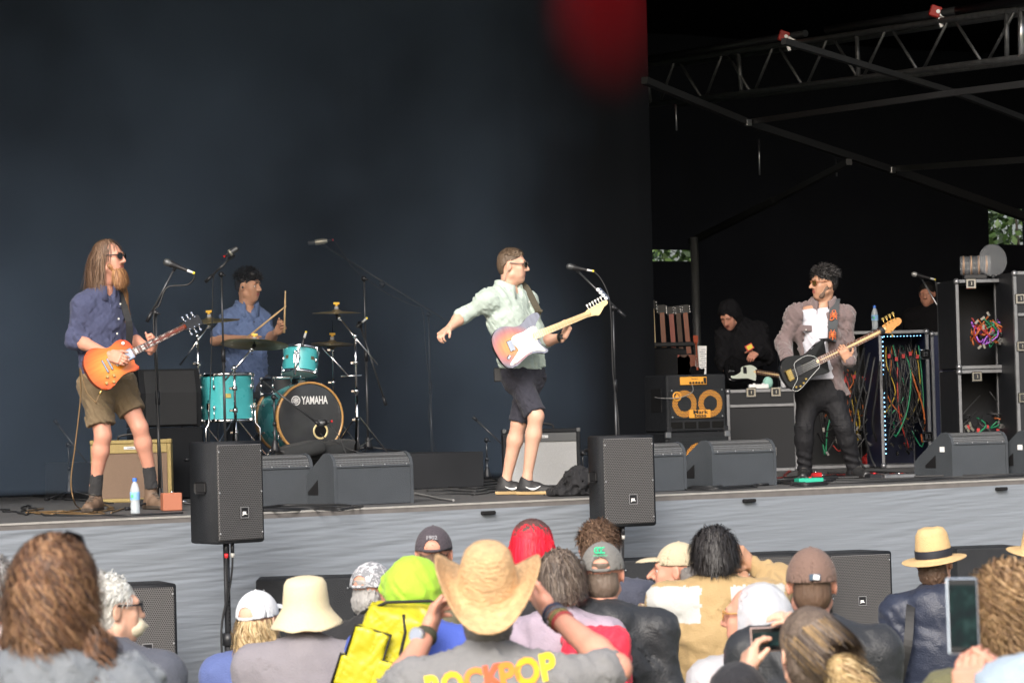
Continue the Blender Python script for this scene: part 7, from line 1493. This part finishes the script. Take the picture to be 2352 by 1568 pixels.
# 13 grey cap with green emblem
T, h, J, bf, br, base = crowd('man in a grey cap with green emblem and black rain jacket', 1385, 1318, 11.3, yaw=6, sk=SK_PINK, top=BLK, seed=111, collar=hood_down, sw=.215, wid=1.08, fold=.006, ff=32, fst=(1, 1, .5))
co = cap_hat(h, cloth('grey_cap', (.17, .165, .155)), T, base, lift=.022, dome=(.090, .108, .112)); hair(h, T, base, MB_[0], -.008, -.04, a=.002, under=True); GE = mat('emblem_green', (.02, .55, .27), .6)
for k in (-1, 0, 1):
    b = MB(); pts = [hp(h, (k * .013 + .010 * cos(t), -.1135 - .004 * (1 - abs(k)), .100 + .011 * sin(t))) for t in [pi * .35 + 2 * pi * .68 * i / 8 for i in range(9)]]; b.tube(pts, .0032, 5); rel(b, base).build('emblem', GE, co)
b = MB(); b.bar(hp(h, (-.028, -.119, .080)), hp(h, (.028, -.119, .080)), .004, .002); rel(b, base).build('emblem_line', GE, co)
# 14 khaki cap, profile to the left
CAMOJ = camo('woodland_camo', [(.30, .25, .13), (.20, .11, .09), (.42, .37, .22), (.14, .13, .07)], 20)
T, h, J, bf, br, base = crowd('bearded man in a khaki cap and camouflage jacket, in profile', 1553, 1312, 12.5, yaw=-78, byaw=-20, sk=SK_PINK, top=CAMOJ, seed=121, collar=shirt_collar, nose=1.1)
cap_hat(h, cloth('khaki_cap', (.46, .39, .27)), T, base, opening=False, lift=.03, brim=1.15, dome=(.088, .106, .105)); hair(h, T, base, GREYH[0], -.006, -.02, under=True); q = lambda *p: hp(h, p); brows(h, T, base, GREYH[0]); eyes(h, T, base)
sobj('beard', [con(q(-.05, .02, -.07), q(0, .062, -.10), .014, .022, k=.015), con(q(.05, .02, -.07), q(0, .062, -.10), .014, .022, k=.015), con(q(-.02, .086, -.045), q(.02, .086, -.045), .007, k=.006)], .0055, WHITEH[0], T, base, disp=folds(.002, 150, 4))
# 15 black hair, tan and white jacket, hand on head
TAN = cloth('tan_jacket', (.36, .25, .12), .7, .1); WJ = cloth('white_panel', (.44, .44, .42), .8)
def panel(c, J, bf, br): a = c - V3(J['N']); s = np.abs(a @ V3(br)); z = a[:, 2]; return ((s > .062) & (z > -.135) & (z < .02) & (s < .29) & ((c @ V3(ZV)) < J['N'].z + .03)).astype(int)
ar = dict(R=(P(1806, 1342, 12.15), P(1724, 1296, 12.22)))
T, h, J, bf, br, base = crowd('man with black hair and tan jacket with white shoulders', 1641, 1279, 12.1, yaw=4, sk=SK_TAN, top=TAN, tops=[TAN, WJ], pick=panel, arms=ar, seed=131, sw=.215, wid=1.06, collar=shirt_collar, drop=.045, neckdrop=.135, fold=.007, fst=(.6, .6, 1.3), hands=dict(R=dict(d=P(1690, 1258, 12.15) - ar['R'][1], n=(-.8, .3, -.1), curl=(12, 18, 12))))
hair(h, T, base, HK[0], .006, -.04, a=.006, f=120); strands(h, 2400, .085, HK, T, base, keep=lambda u: (u[:, 2] > -.55) & (u[:, 1] < .55), lift=.4, flow=(.05, -.3, -.5), grav=.7, width=.0021, steps=7, jit=.25, rad=(.086, .106, .094))
# 16 face looking right behind the tan jacket
T, h, J, bf, br, base = crowd('dark haired person looking right behind the raised tan sleeve', 1676, 1322, 12.7, yaw=78, byaw=40, sk=SK_TAN, top=cloth('navy_plain', (.04, .045, .07)), seed=141, nose=1.05); hair(h, T, base, HK[1], .004); brows(h, T, base, HK[0]); eyes(h, T, base)
# 17 translucent white poncho hood, sunglasses
PON = mat('thin_white_plastic', (.55, .57, .62), .35, alpha=.62, nz=.08, nzs=10, bump=.5, bs=30, sheen=.2)
T, h, J, bf, br, base = crowd('person with sunglasses in a thin white hooded poncho', 1726, 1418, 10.5, yaw=-66, byaw=-25, sk=SK_PINK, top=PON, seed=151, topname='poncho', fold=.006, ff=45, wid=1.15, sw=.20); q = lambda *p: hp(h, p)
hair(h, T, base, MB_[0], -.012); sobj('hood', [ell(q(0, -.040, .012), (.102, .112, .122), h[1], .03), con(q(0, -.06, -.05), J['N'] - ZV * .02, .11, .12, k=.05), ell(q(0, .10, -.02), (.10, .12, .15), h[1], .01, 's'), ell(q(0, -.032, .01), (.086, .096, .106), h[1], .005, 's')], .007, PON, T, base, disp=folds(.0022, 30, 5))
glasses(h, T, base, mat('tortoise_frame', (.5, .26, .08), .35), mat('dark_lens', (.012, .012, .014), .08)); brows(h, T, base, BROW)
# 18 brown cap
T, h, J, bf, br, base = crowd('man in a brown cap and black jacket', 1864, 1344, 9.7, yaw=4, sk=SK_PINK, top=BLK, seed=161, collar=high_collar, sw=.215, wid=1.1, fold=.006, ff=30)
co = cap_hat(h, cloth('brown_cap', (.165, .105, .085)), T, base, opening=False, lift=.018, dome=(.091, .109, .118)); hair(h, T, base, HB[0], -.009, -.03, a=.001, under=True)
b = MB(); b.box(hp(h, (.008, -.123, .035)), (.019, .003, .011), h[1], bev=.002); lg = rel(b, base).build('emblem', mat('emblem_navy', (.05, .08, .12), .6), co); b = MB(); b.box(hp(h, (.013, -.1265, .035)), (.010, .001, .008), h[1] @ Matrix.Rotation(.2, 3, 'Y')); rel(b, base).build('emblem_white', WHITE, lg)
# 19 woman with a bun filming with a phone
ar = dict(L=(P(1690, 1590, 7.9), P(1712, 1562, 8.02)), R=(P(1960, 1600, 7.95), P(1855, 1470, 8.15)))
T, h, J, bf, br, base = crowd('woman with a low bun filming with a phone held sideways', 1858, 1500, 8.0, yaw=-14, byaw=-5, sk=SK_PALE, top=cloth('black_knit', (.022, .022, .026)), arms=ar, seed=171, sw=.165, res=.010, hands=dict(L=dict(d=P(1722, 1505, 8.05) - ar['L'][1], n=(.5, .3, .4), curl=(20, 30, 25)), R=dict(d=P(1822, 1430, 8.12) - ar['R'][1], n=(-.4, .2, -.6), curl=(25, 30, 25))))
q = lambda *p: hp(h, p); hair(h, T, base, MB_[0], .006, -.03, a=.004, f=150); strands(h, 2000, .12, MB_ + BLOND[2:], T, base, keep=lambda u: (u[:, 2] > -.5) & (u[:, 1] < .6) & (u[:, 1] > -.8), lift=.02, flow=(.3, -.9, -.45), grav=.05, width=.0021, steps=8, jit=.06, rad=(.085, .106, .094))
sobj('bun', [ell(q(.05, -.135, -.05), (.052, .045, .058), h[1], .02), con(q(.03, -.15, -.02), q(.065, -.16, -.11), .026, k=.008), con(q(.08, -.14, -.03), q(.025, -.16, -.10), .024, k=.008)], .005, BLOND[0], T, base, disp=lambda x: .005 * wob(x, 160, 2)); strands((q(.05, -.14, -.055), h[1]), 450, .08, BLOND, T, base, rad=(.058, .05, .064), cen=(0, 0, 0), lift=.0, flow=(.8, .1, -.5), grav=.1, width=.0021, steps=8, jit=.2, name='bun_strands', curl=.004)
sobj('hair_clip', [ell(q(-.035, -.10, .065), (.016, .008, .010), h[1], .005)], .003, mat('clip_pink', (.75, .42, .46), .3), T, base)
def phone(label, c, x, y, w_, h_, case_m, scr):
    x = Vector(x).normalized(); y = (Vector(y) - x * Vector(y).dot(x)).normalized(); n = x.cross(y); T = thing('smartphone', label, 'phone', basis(c, x, y, n), 'phones held up')
    b = MB(); b.box((0, 0, 0), (w_ / 2, h_ / 2, .004), bev=.0035, seg=2); b.build('case', case_m, T); b = MB(); b.box((0, 0, .0043), (w_ / 2 - .003, h_ / 2 - .003, .0006)); b.build('glass', mat('phone_glass', (.008, .009, .010), .1), T)
    b = MB(); b.box((0, 0, .0054), (w_ / 2 - .005, h_ / 2 - .016, .0004)); so_ = b.build('screen', scr, T); return T
def screenm(name, ax):
    m = mat(name, (.02, .05, .05), .15); n, l = m.node_tree.nodes, m.node_tree.links; tc = n.new('ShaderNodeTexCoord'); t = n.new('ShaderNodeTexNoise'); t.inputs['Scale'].default_value = 26; t.inputs['Detail'].default_value = 3; l.new(tc.outputs['Object'], t.inputs['Vector'])
    cr = n.new('ShaderNodeValToRGB'); e = cr.color_ramp.elements; e[0].position = .38; e[0].color = (.008, .016, .02, 1); e[1].position = .75; e[1].color = (.05, .11, .10, 1); k = e.new(.55); k.color = (.008, .03, .03, 1); l.new(t.outputs[0], cr.inputs[0]); l.new(cr.outputs[0], n['Principled BSDF'].inputs['Emission Color']); n['Principled BSDF'].inputs['Emission Strength'].default_value = .5; n['Principled BSDF'].inputs['Specular IOR Level'].default_value = .08; n['Principled BSDF'].inputs['Roughness'].default_value = .5; n['Principled BSDF'].inputs['Base Color'].default_value = (.004, .006, .006, 1); return m
phone('phone held sideways by the woman with the bun', P(1782, 1466, 8.10), (1, .08, .02), (0, .1, 1), .145, .07, mat('phone_rose', (.5, .36, .33), .3, .5), screenm('screen_dark', 0))
# 20 straw hat with black band, navy raincoat
NAVY = cloth('navy_raincoat', (.022, .028, .050), .4, .05, spec=.5)
T, h, J, bf, br, base = crowd('woman in a wide straw hat and navy raincoat', 2148, 1292, 13.3, yaw=22, byaw=5, pitch=-4, sk=SK_PALE, top=NAVY, seed=181, collar=hood_down, sw=.18, fold=.006, ff=30, fst=(.5, .5, 1.2))
SH = mat('pale_straw', (.60, .41, .20), .8, nz=.12, nzs=40, bump=.6, bs=300)
def fedora(c):
    r = (c.x ** 2 + c.y ** 2) ** .5
    if c.z > .06: k = (c.z - .06) / .09; c.z -= .007 * math.exp(-(c.x / .03) ** 2) * k; c.x *= 1 - .05 * k
    elif r > .1: c.z -= .10 * (r - .1) * (1 - 1.6 * (c.x / r) ** 2 * .5) - .02 * (c.y / r) * (r - .1)
    return c
fprof = [(0, .150), (.04, .150), (.068, .140), (.084, .115), (.092, .05), (.095, .006), (.105, .001), (.13, .0), (.165, .0), (.168, -.002), (.165, -.005), (.10, -.004), (.092, .01)]
ho, R, o = hat(h, fprof, SH, T, base, 10, -4, (0, -.02, .02), .90, 'straw_hat', 48, fedora)
b = MB(); b.lathe([(.0965, .010), (.0965, .045), (.095, .047), (.094, .010)], (0, 0, 0), ZV, 40, 1, Vector((1, 0, 0)))
for v in b.b.verts: v.co = o + R @ Vector((v.co.x * .90, v.co.y, v.co.z))
rel(b, base).build('hat_band', mat('band_navy', (.012, .014, .022), .7), ho); hair(h, T, base, HB[0], -.006, -.05, under=True)
ribbon('bag_strap', [J['N'] - br * .11 + ZV * .03, J['N'] - br * .13 - bf * .12 - ZV * .05, J['C'] - br * .15 - bf * .175, J['W'] - br * .19 - bf * .13, J['HL'] - br * .12 - bf * .05], [br, br], .04, mat('strap_black', (.015, .015, .016), .6), T, base)
# 21 curly blond at the right edge
T, h, J, bf, br, base = crowd('person with curly sandy hair and olive top at the right edge', 2318, 1412, 7.6, yaw=-5, sk=SK_PALE, top=cloth('olive_knit', (.12, .115, .06)), seed=191, sw=.18)
SAND = [hairmat('sand_a', (.26, .16, .08)), hairmat('sand_b', (.38, .25, .13)), hairmat('sand_c', (.17, .10, .055))]; sobj('hair', [ell(hp(h, (0, -.025, .03)), (.098, .112, .10), h[1], .02), ell(hp(h, (0, -.05, -.045)), (.088, .07, .08), h[1], .04), ell(hp(h, (0, .12, -.03)), (.08, .07, .10), h[1], .01, 's')], .006, SAND[0], T, base, disp=lambda x: .010 * wob(x, 110, 2) + .006 * wob(x, 220, 5))
strands(h, 3400, .09, SAND, T, base, keep=lambda u: (u[:, 2] > -.7) & (u[:, 1] < .5), lift=.5, flow=(0, -.2, -.5), grav=.5, curl=.016, cf=110, width=.0021, steps=10, jit=.3, rad=(.094, .112, .10), clump=6)
# 22 person at the right edge holding up a phone
wp = P(2262, 1545, 6.35); ar = dict(R=(P(2420, 1600, 6.2), wp + Vector((.06, -.02, -.02))), L=(P(2300, 1720, 6.1), P(2235, 1630, 6.3)))
T, h, J, bf, br, base = crowd('person cut off by the right edge raising a phone', 2500, 1352, 6.2, yaw=-8, sk=SK_PINK, top=cloth('pale_blue_sleeve', (.30, .37, .44)), arms=ar, seed=201, res=.010, hands=dict(L=dict(d=P(2222, 1500, 6.32) - ar['L'][1], n=(.3, .5, .1), curl=(25, 25, 20)), R=dict(d=P(2222, 1470, 6.42) - ar['R'][1], n=(-.75, .45, -.1), curl=(25, 35, 30), thumb=(.7, .6, -.1))))
hair(h, T, base, HB[0], .004)
phone('phone held upright at the right edge of the crowd', P(2211, 1414, 6.42), (1, .1, -.03), (.05, .15, 1), .072, .172, mat('phone_silver', (.45, .52, .62), .3, .4), screenm('screen_pale', 1))
# 23 straw hat cut by the right edge
T, h, J, bf, br, base = crowd('person in a straw hat cut off by the right edge', 2385, 1275, 13.0, yaw=-10, sk=SK_PALE, top=cloth('chambray', (.22, .27, .33)), seed=211); hat(h, fprof, SH, T, base, 8, 3, (0, -.02, .02), .90, 'straw_hat', 48, fedora); hair(h, T, base, GREYH[0], -.006, -.04, under=True)
# ------------------------------------------------------------------ small things on the deck
def bottle(label, X, Y, z, d=None, h=.225):
    p = PZ(X, Y, z) if d is None else Vector((P(X, Y, d).x, d, z)); p.z = z + .002; T = thing('water_bottle', label, 'bottle', p, 'water bottles')
    PET = mat('clear_pet', (.72, .80, .86), .08, alpha=.42, spec=.9)
    b = MB(); pr = [(0, .002), (.027, .0), (.031, .008), (.029, .03), (.0305, .05), (.0285, .075), (.031, .085), (.031, .14), (.030, .152), (.020, .185), (.0125, .20), (.0125, .208), (0, .208)]; b.lathe(pr, n=20); b.build('bottle_body', PET, T)
    b = MB(); b.lathe([(0, .006), (.0275, .006), (.027, .10), (0, .10)], n=16); b.build('water', mat('bottle_water', (.55, .62, .68), .05, alpha=.35), T)
    b = MB(); b.lathe([(.0316, .088), (.0318, .090), (.0318, .136), (.0316, .138)], n=20); lb = b.build('label_sleeve', mat('label_blue', (.22, .42, .70), .5, nz=.4, nzs=40), T)
    b = MB(); b.box((-.012, -.0295, .112), (.009, .003, .010), bev=.002); b.build('green_mark', mat('label_green', (.10, .55, .20), .5), lb)
    b = MB(); b.lathe([(.0145, .203), (.0145, .222), (.013, .225), (0, .225)], n=16); b.build('cap', mat('cap_blue', (.04, .16, .62), .4), T)
bottle('water bottle standing on the deck before the tweed amplifier', 311, 1180, ZD)
bottle('water bottle beside the singer black shoes', 1281, 1116, ZD)
bottle('water bottle on top of the cable case behind the bassist', 2010, 757, zt(1990, 757, 26.2), 26.4)
# black cloth heaped at the singer's feet
c = PZ(1326, 1138, ZD); o = sobj('cloth_heap', [ell((-.07, 0, .02), (.13, .10, .035), None, .05), ell((.06, .05, .07), (.16, .12, .10), None, .05), ell((.0, -.02, .09), (.07, .07, .09), None, .04)], .010, cloth('heap_black', (.014, .014, .016), .75, .05), None, (0, 0, 0), disp=lambda x: .030 * (2 * np.abs(wob(x, 34, 6)) - 1) + .010 * wob(x, 90, 3), cuts=[((0, 0, .0), (0, 0, -1))], sm=1); o.location = c + ZV * .003; tag(o, 'black cloth heaped at the singer feet', 'cloth')
# pedals
def pedal(label, X, Y, w_, dp, h_, m, kn=2, top=None):
    p = PZ(X, Y, ZD + .002); p.z = ZD + .002; T = thing('effects_pedal', label, 'pedal', frame(p, .3), 'effects pedals'); b = MB(); b.box((0, 0, h_ / 2), (w_ / 2, dp / 2, h_ / 2), bev=.005); b.build('housing', m, T)
    for k in range(kn): b = MB(); x = (k + .5) / kn * w_ * .8 - w_ * .4; b.cyl((x, dp * .25, h_), (x, dp * .25, h_ + .012), .008, n=8); b.build('knob', BLACKP, T)
    b = MB(); b.cyl((0, -dp * .25, h_), (0, -dp * .25, h_ + .01), .011, n=10); b.build('foot_switch', top or CHROME, T)
    b = MB(); b.cyl((w_ / 2, dp * .1, h_ * .5), (w_ / 2 + .04, dp * .1, h_ * .5), .006, n=8); b.build('jack', CHROME, T)
COPP = mat('copper_orange', (.36, .13, .075), .5)
pedal('orange box pedal behind the left mic stand foot', 394, 1172, .125, .10, .115, COPP, 0); pedal('silver pedal on the orange box behind the left pole speaker', 384, 1128, .10, .08, .05, METAL, 3); pedal('dark pedal at the left guitarist front foot', 345, 1160, .16, .09, .045, DARKMETAL, 2)
pedal('green pedal before the bassist feet', 1858, 1108, .20, .10, .035, mat('pedal_green', (.03, .38, .25), .4), 2, RED); pedal('red pedal behind the green one', 1872, 1098, .10, .06, .045, RED, 2); pedal('silver pedal board right of the bassist boot', 2062, 1097, .26, .10, .03, METAL, 3); pedal('small black pedal beside the silver pedal board', 2005, 1100, .09, .11, .04, BLACKP, 2, RED)
# cables lying on the deck
def deck_cable(label, pts, r=.0058, m=None, wig=.0, seed=0, group='cables lying on the deck'):
    q = random.Random(seed); P3 = []
    for X, Y in pts: a = PZ(X, Y, ZD); a.z = ZD + r + .003; P3.append(a)
    out = []
    for a, c in zip(P3, P3[1:]):
        out.append(a); n_ = max(1, int((c - a).length / .22))
        for k in range(1, n_): e = a.lerp(c, k / n_) + Vector((q.uniform(-wig, wig), q.uniform(-wig, wig) * 2.2, 0)); out.append(e)
    out.append(P3[-1]); b = MB(); b.tube(catmull(out, 5, False), r, 6); return tag(b.build('cable', m or RUBBER), label, 'cable', group)
deck_cable('tan cable loops near the left boot', [(60, 1180), (140, 1176), (200, 1182), (262, 1172), (240, 1160), (190, 1172), (120, 1184), (60, 1176), (100, 1170)], .0055, TANC, .03, 1)
deck_cable('black cable loop at the far left of the deck', [(0, 1172), (60, 1184), (85, 1170), (62, 1162), (50, 1176), (110, 1186), (300, 1186), (420, 1180)], .006, None, .03, 2)
deck_cable('black cable running behind the low mic stand at the far left', [(0, 1132), (80, 1140), (150, 1150), (260, 1158)], .006, None, .04, 3)
deck_cable('yellow plugged cable by the left mic stand foot', [(255, 1180), (300, 1166), (345, 1156), (372, 1150)], .005, TANC, .01, 4)
for k in range(4): deck_cable(('thick', 'thin', 'slack', 'tight')[k] + ' black cable between the two left monitors and the speaker', [(598, 1170 + 2 * k), (650, 1164 + 4 * k), (720, 1163 + 3 * k), (780, 1163 + 4 * k), (810 + 8 * k, 1166)], (.009, .005, .006, .006)[k], None, .03, 10 + k)
deck_cable('grey cable end on the deck right of the bass drum monitor', [(952, 1136), (985, 1142), (1010, 1148), (1042, 1152)], .008, mat('cable_grey', (.2, .2, .2), .5), 0, 15)
for k in range(5): deck_cable('black cable trailing across the deck left of the singer, ' + ('nearest', 'second', 'middle', 'fourth', 'farthest')[k] + ' from the edge', [(960 + 20 * k, 1138 - 9 * k), (1030, 1136 - 8 * k), (1090, 1138 - 7 * k), (1150, 1130 - 6 * k), (1200, 1136 - 7 * k)], .005 + .001 * (k % 2), None, .06, 20 + k)
for k in range(7): deck_cable('black cable in the bundle before the bass monitors, ' + ('lowest', 'second', 'third', 'fourth', 'fifth', 'sixth', 'topmost')[k], [(1560 + 9 * k, 1126 - 1.5 * k), (1640, 1127 - 2 * k), (1720, 1122 - 3 * k), (1790, 1110 - 2 * k + 4 * (k % 2)), (1850, 1118 - 3 * k), (1900 + 6 * k, 1114 - 3 * k)], .006 + .003 * (k % 2), None, .07, 30 + k)
deck_cable('red cable curling by the bass monitor', [(1660, 1110), (1690, 1104), (1720, 1112), (1800, 1098), (1815, 1082)], .005, CABC[1], .02, 41)
for k in range(7): deck_cable('black cable in the run along the right of the deck, ' + ('lowest', 'second', 'third', 'fourth', 'fifth', 'sixth', 'topmost')[k], [(1900, 1112 - 4 * k), (1980, 1110 - 4 * k), (2080, 1106 - 3 * k), (2180, 1101 - 2 * k), (2280, 1098 - 1.5 * k), (2360, 1094 - k)], .005 + .003 * (k % 3 == 0), None, .07, 50 + k)
for k in range(5): deck_cable('red cable among the pedals at the bassist feet, ' + ('nearest', 'second', 'third', 'fourth', 'farthest')[k], [(1800 + 40 * k, 1098 - 2 * k), (1860 + 40 * k, 1094 - 2 * k), (1920 + 45 * k, 1098 - 2 * k), (1990 + 30 * k, 1092 - 2 * k)], .0045, CABC[1 if k % 2 else 0], .07, 60 + k)
deck_cable('purple cable bunch at the foot of the racks', [(2040, 1066), (2075, 1056), (2100, 1064), (2060, 1072), (2095, 1070)], .007, CABC[6], .02, 70)
cx = PZ(1998, 1072, ZD); T = thing('red_bag', 'small red cloth bag on the deck at the racks', 'bag', cx); sobj('pouch', [ell((0, 0, .06), (.08, .06, .07), None, .03), con((0, 0, .1), (.03, 0, .16), .04, .02, k=.03)], .008, mat('bag_red', (.40, .02, .02), .7), T, (0, 0, 0), disp=folds(.008, 50, 3))
# heavy black loom hanging before the racks
for k in range(5):
    a = P(1985 + 12 * k, 800 + 10 * k, 25.6); e = PZ(1960 + 26 * k, 1080 - 3 * k, ZD + .01); m_ = a.lerp(e, .6) + Vector((-.12, -.1, 0)); cable('heavy black cable sagging from the blue lit case, ' + ('leftmost', 'second', 'middle', 'fourth', 'rightmost')[k], [a, a.lerp(m_, .5), m_, e + Vector((-.05, 0, .12)), e], .011, None, 'cable', 'heavy cables at the racks')
# thin haze of stage smoke before the backdrop
sm = bpy.data.materials.new('stage_smoke'); sm.use_nodes = True; n, l = sm.node_tree.nodes, sm.node_tree.links; n.remove(n['Principled BSDF'])
pv = n.new('ShaderNodeVolumePrincipled'); pv.inputs['Color'].default_value = (.50, .70, 1.0, 1); pv.inputs['Anisotropy'].default_value = 0.0; l.new(pv.outputs[0], n['Material Output'].inputs['Volume'])
tc = n.new('ShaderNodeTexCoord'); t = n.new('ShaderNodeTexNoise'); t.inputs['Scale'].default_value = .42; t.inputs['Detail'].default_value = 3; mp_ = n.new('ShaderNodeMapping'); mp_.inputs['Location'].default_value = (1.7, 0, .5); l.new(tc.outputs['Object'], mp_.inputs[0]); l.new(mp_.outputs[0], t.inputs['Vector'])
mr = n.new('ShaderNodeMapRange'); mr.inputs[1].default_value = .40; mr.inputs[2].default_value = .66; mr.inputs[3].default_value = .03; mr.inputs[4].default_value = .24; l.new(t.outputs[0], mr.inputs[0]); l.new(mr.outputs[0], pv.inputs['Density'])
g = MB(); g.box((-1.6, 5.1, 3.9), (5.0, 1.15, 2.25)); o = g.build('stage_smoke', sm); o.matrix_world = frame(SO); tag(o, 'thin blue stage smoke drifting before the black backdrop', 'smoke', kind='stuff')
# red stage lamp above the picture, washing the top of the backdrop
tgt = S(bu1 - .50, bv, ZD + 4.45); pos = tgt + SV * -1.7 + ZV * .9 + SU * -.1; T = thing('stage_lamp', 'red stage lamp hanging under the roof above the backdrop', 'lamp', pos); dr = (tgt - pos).normalized()
b = MB(); b.cyl(-dr * .22, Vector((0, 0, 0)) - dr * .01, .07, .09, 16); b.build('housing', DARKMETAL, T); b = MB(); b.cyl((0, 0, .1), (0, 0, 1.0), .012, n=6); b.build('hanger', DARKMETAL, T)
ld = bpy.data.lights.new('red_beam', 'SPOT'); ld.energy = 520; ld.color = (1, .01, .02); ld.spot_size = radians(44); ld.spot_blend = 1.0; ld.shadow_soft_size = .06; lo = bpy.data.objects.new('red_beam', ld); COL.objects.link(lo); lo.parent = T; lo.location = dr * .02; lo.rotation_euler = dr.to_track_quat('-Z', 'Y').to_euler()
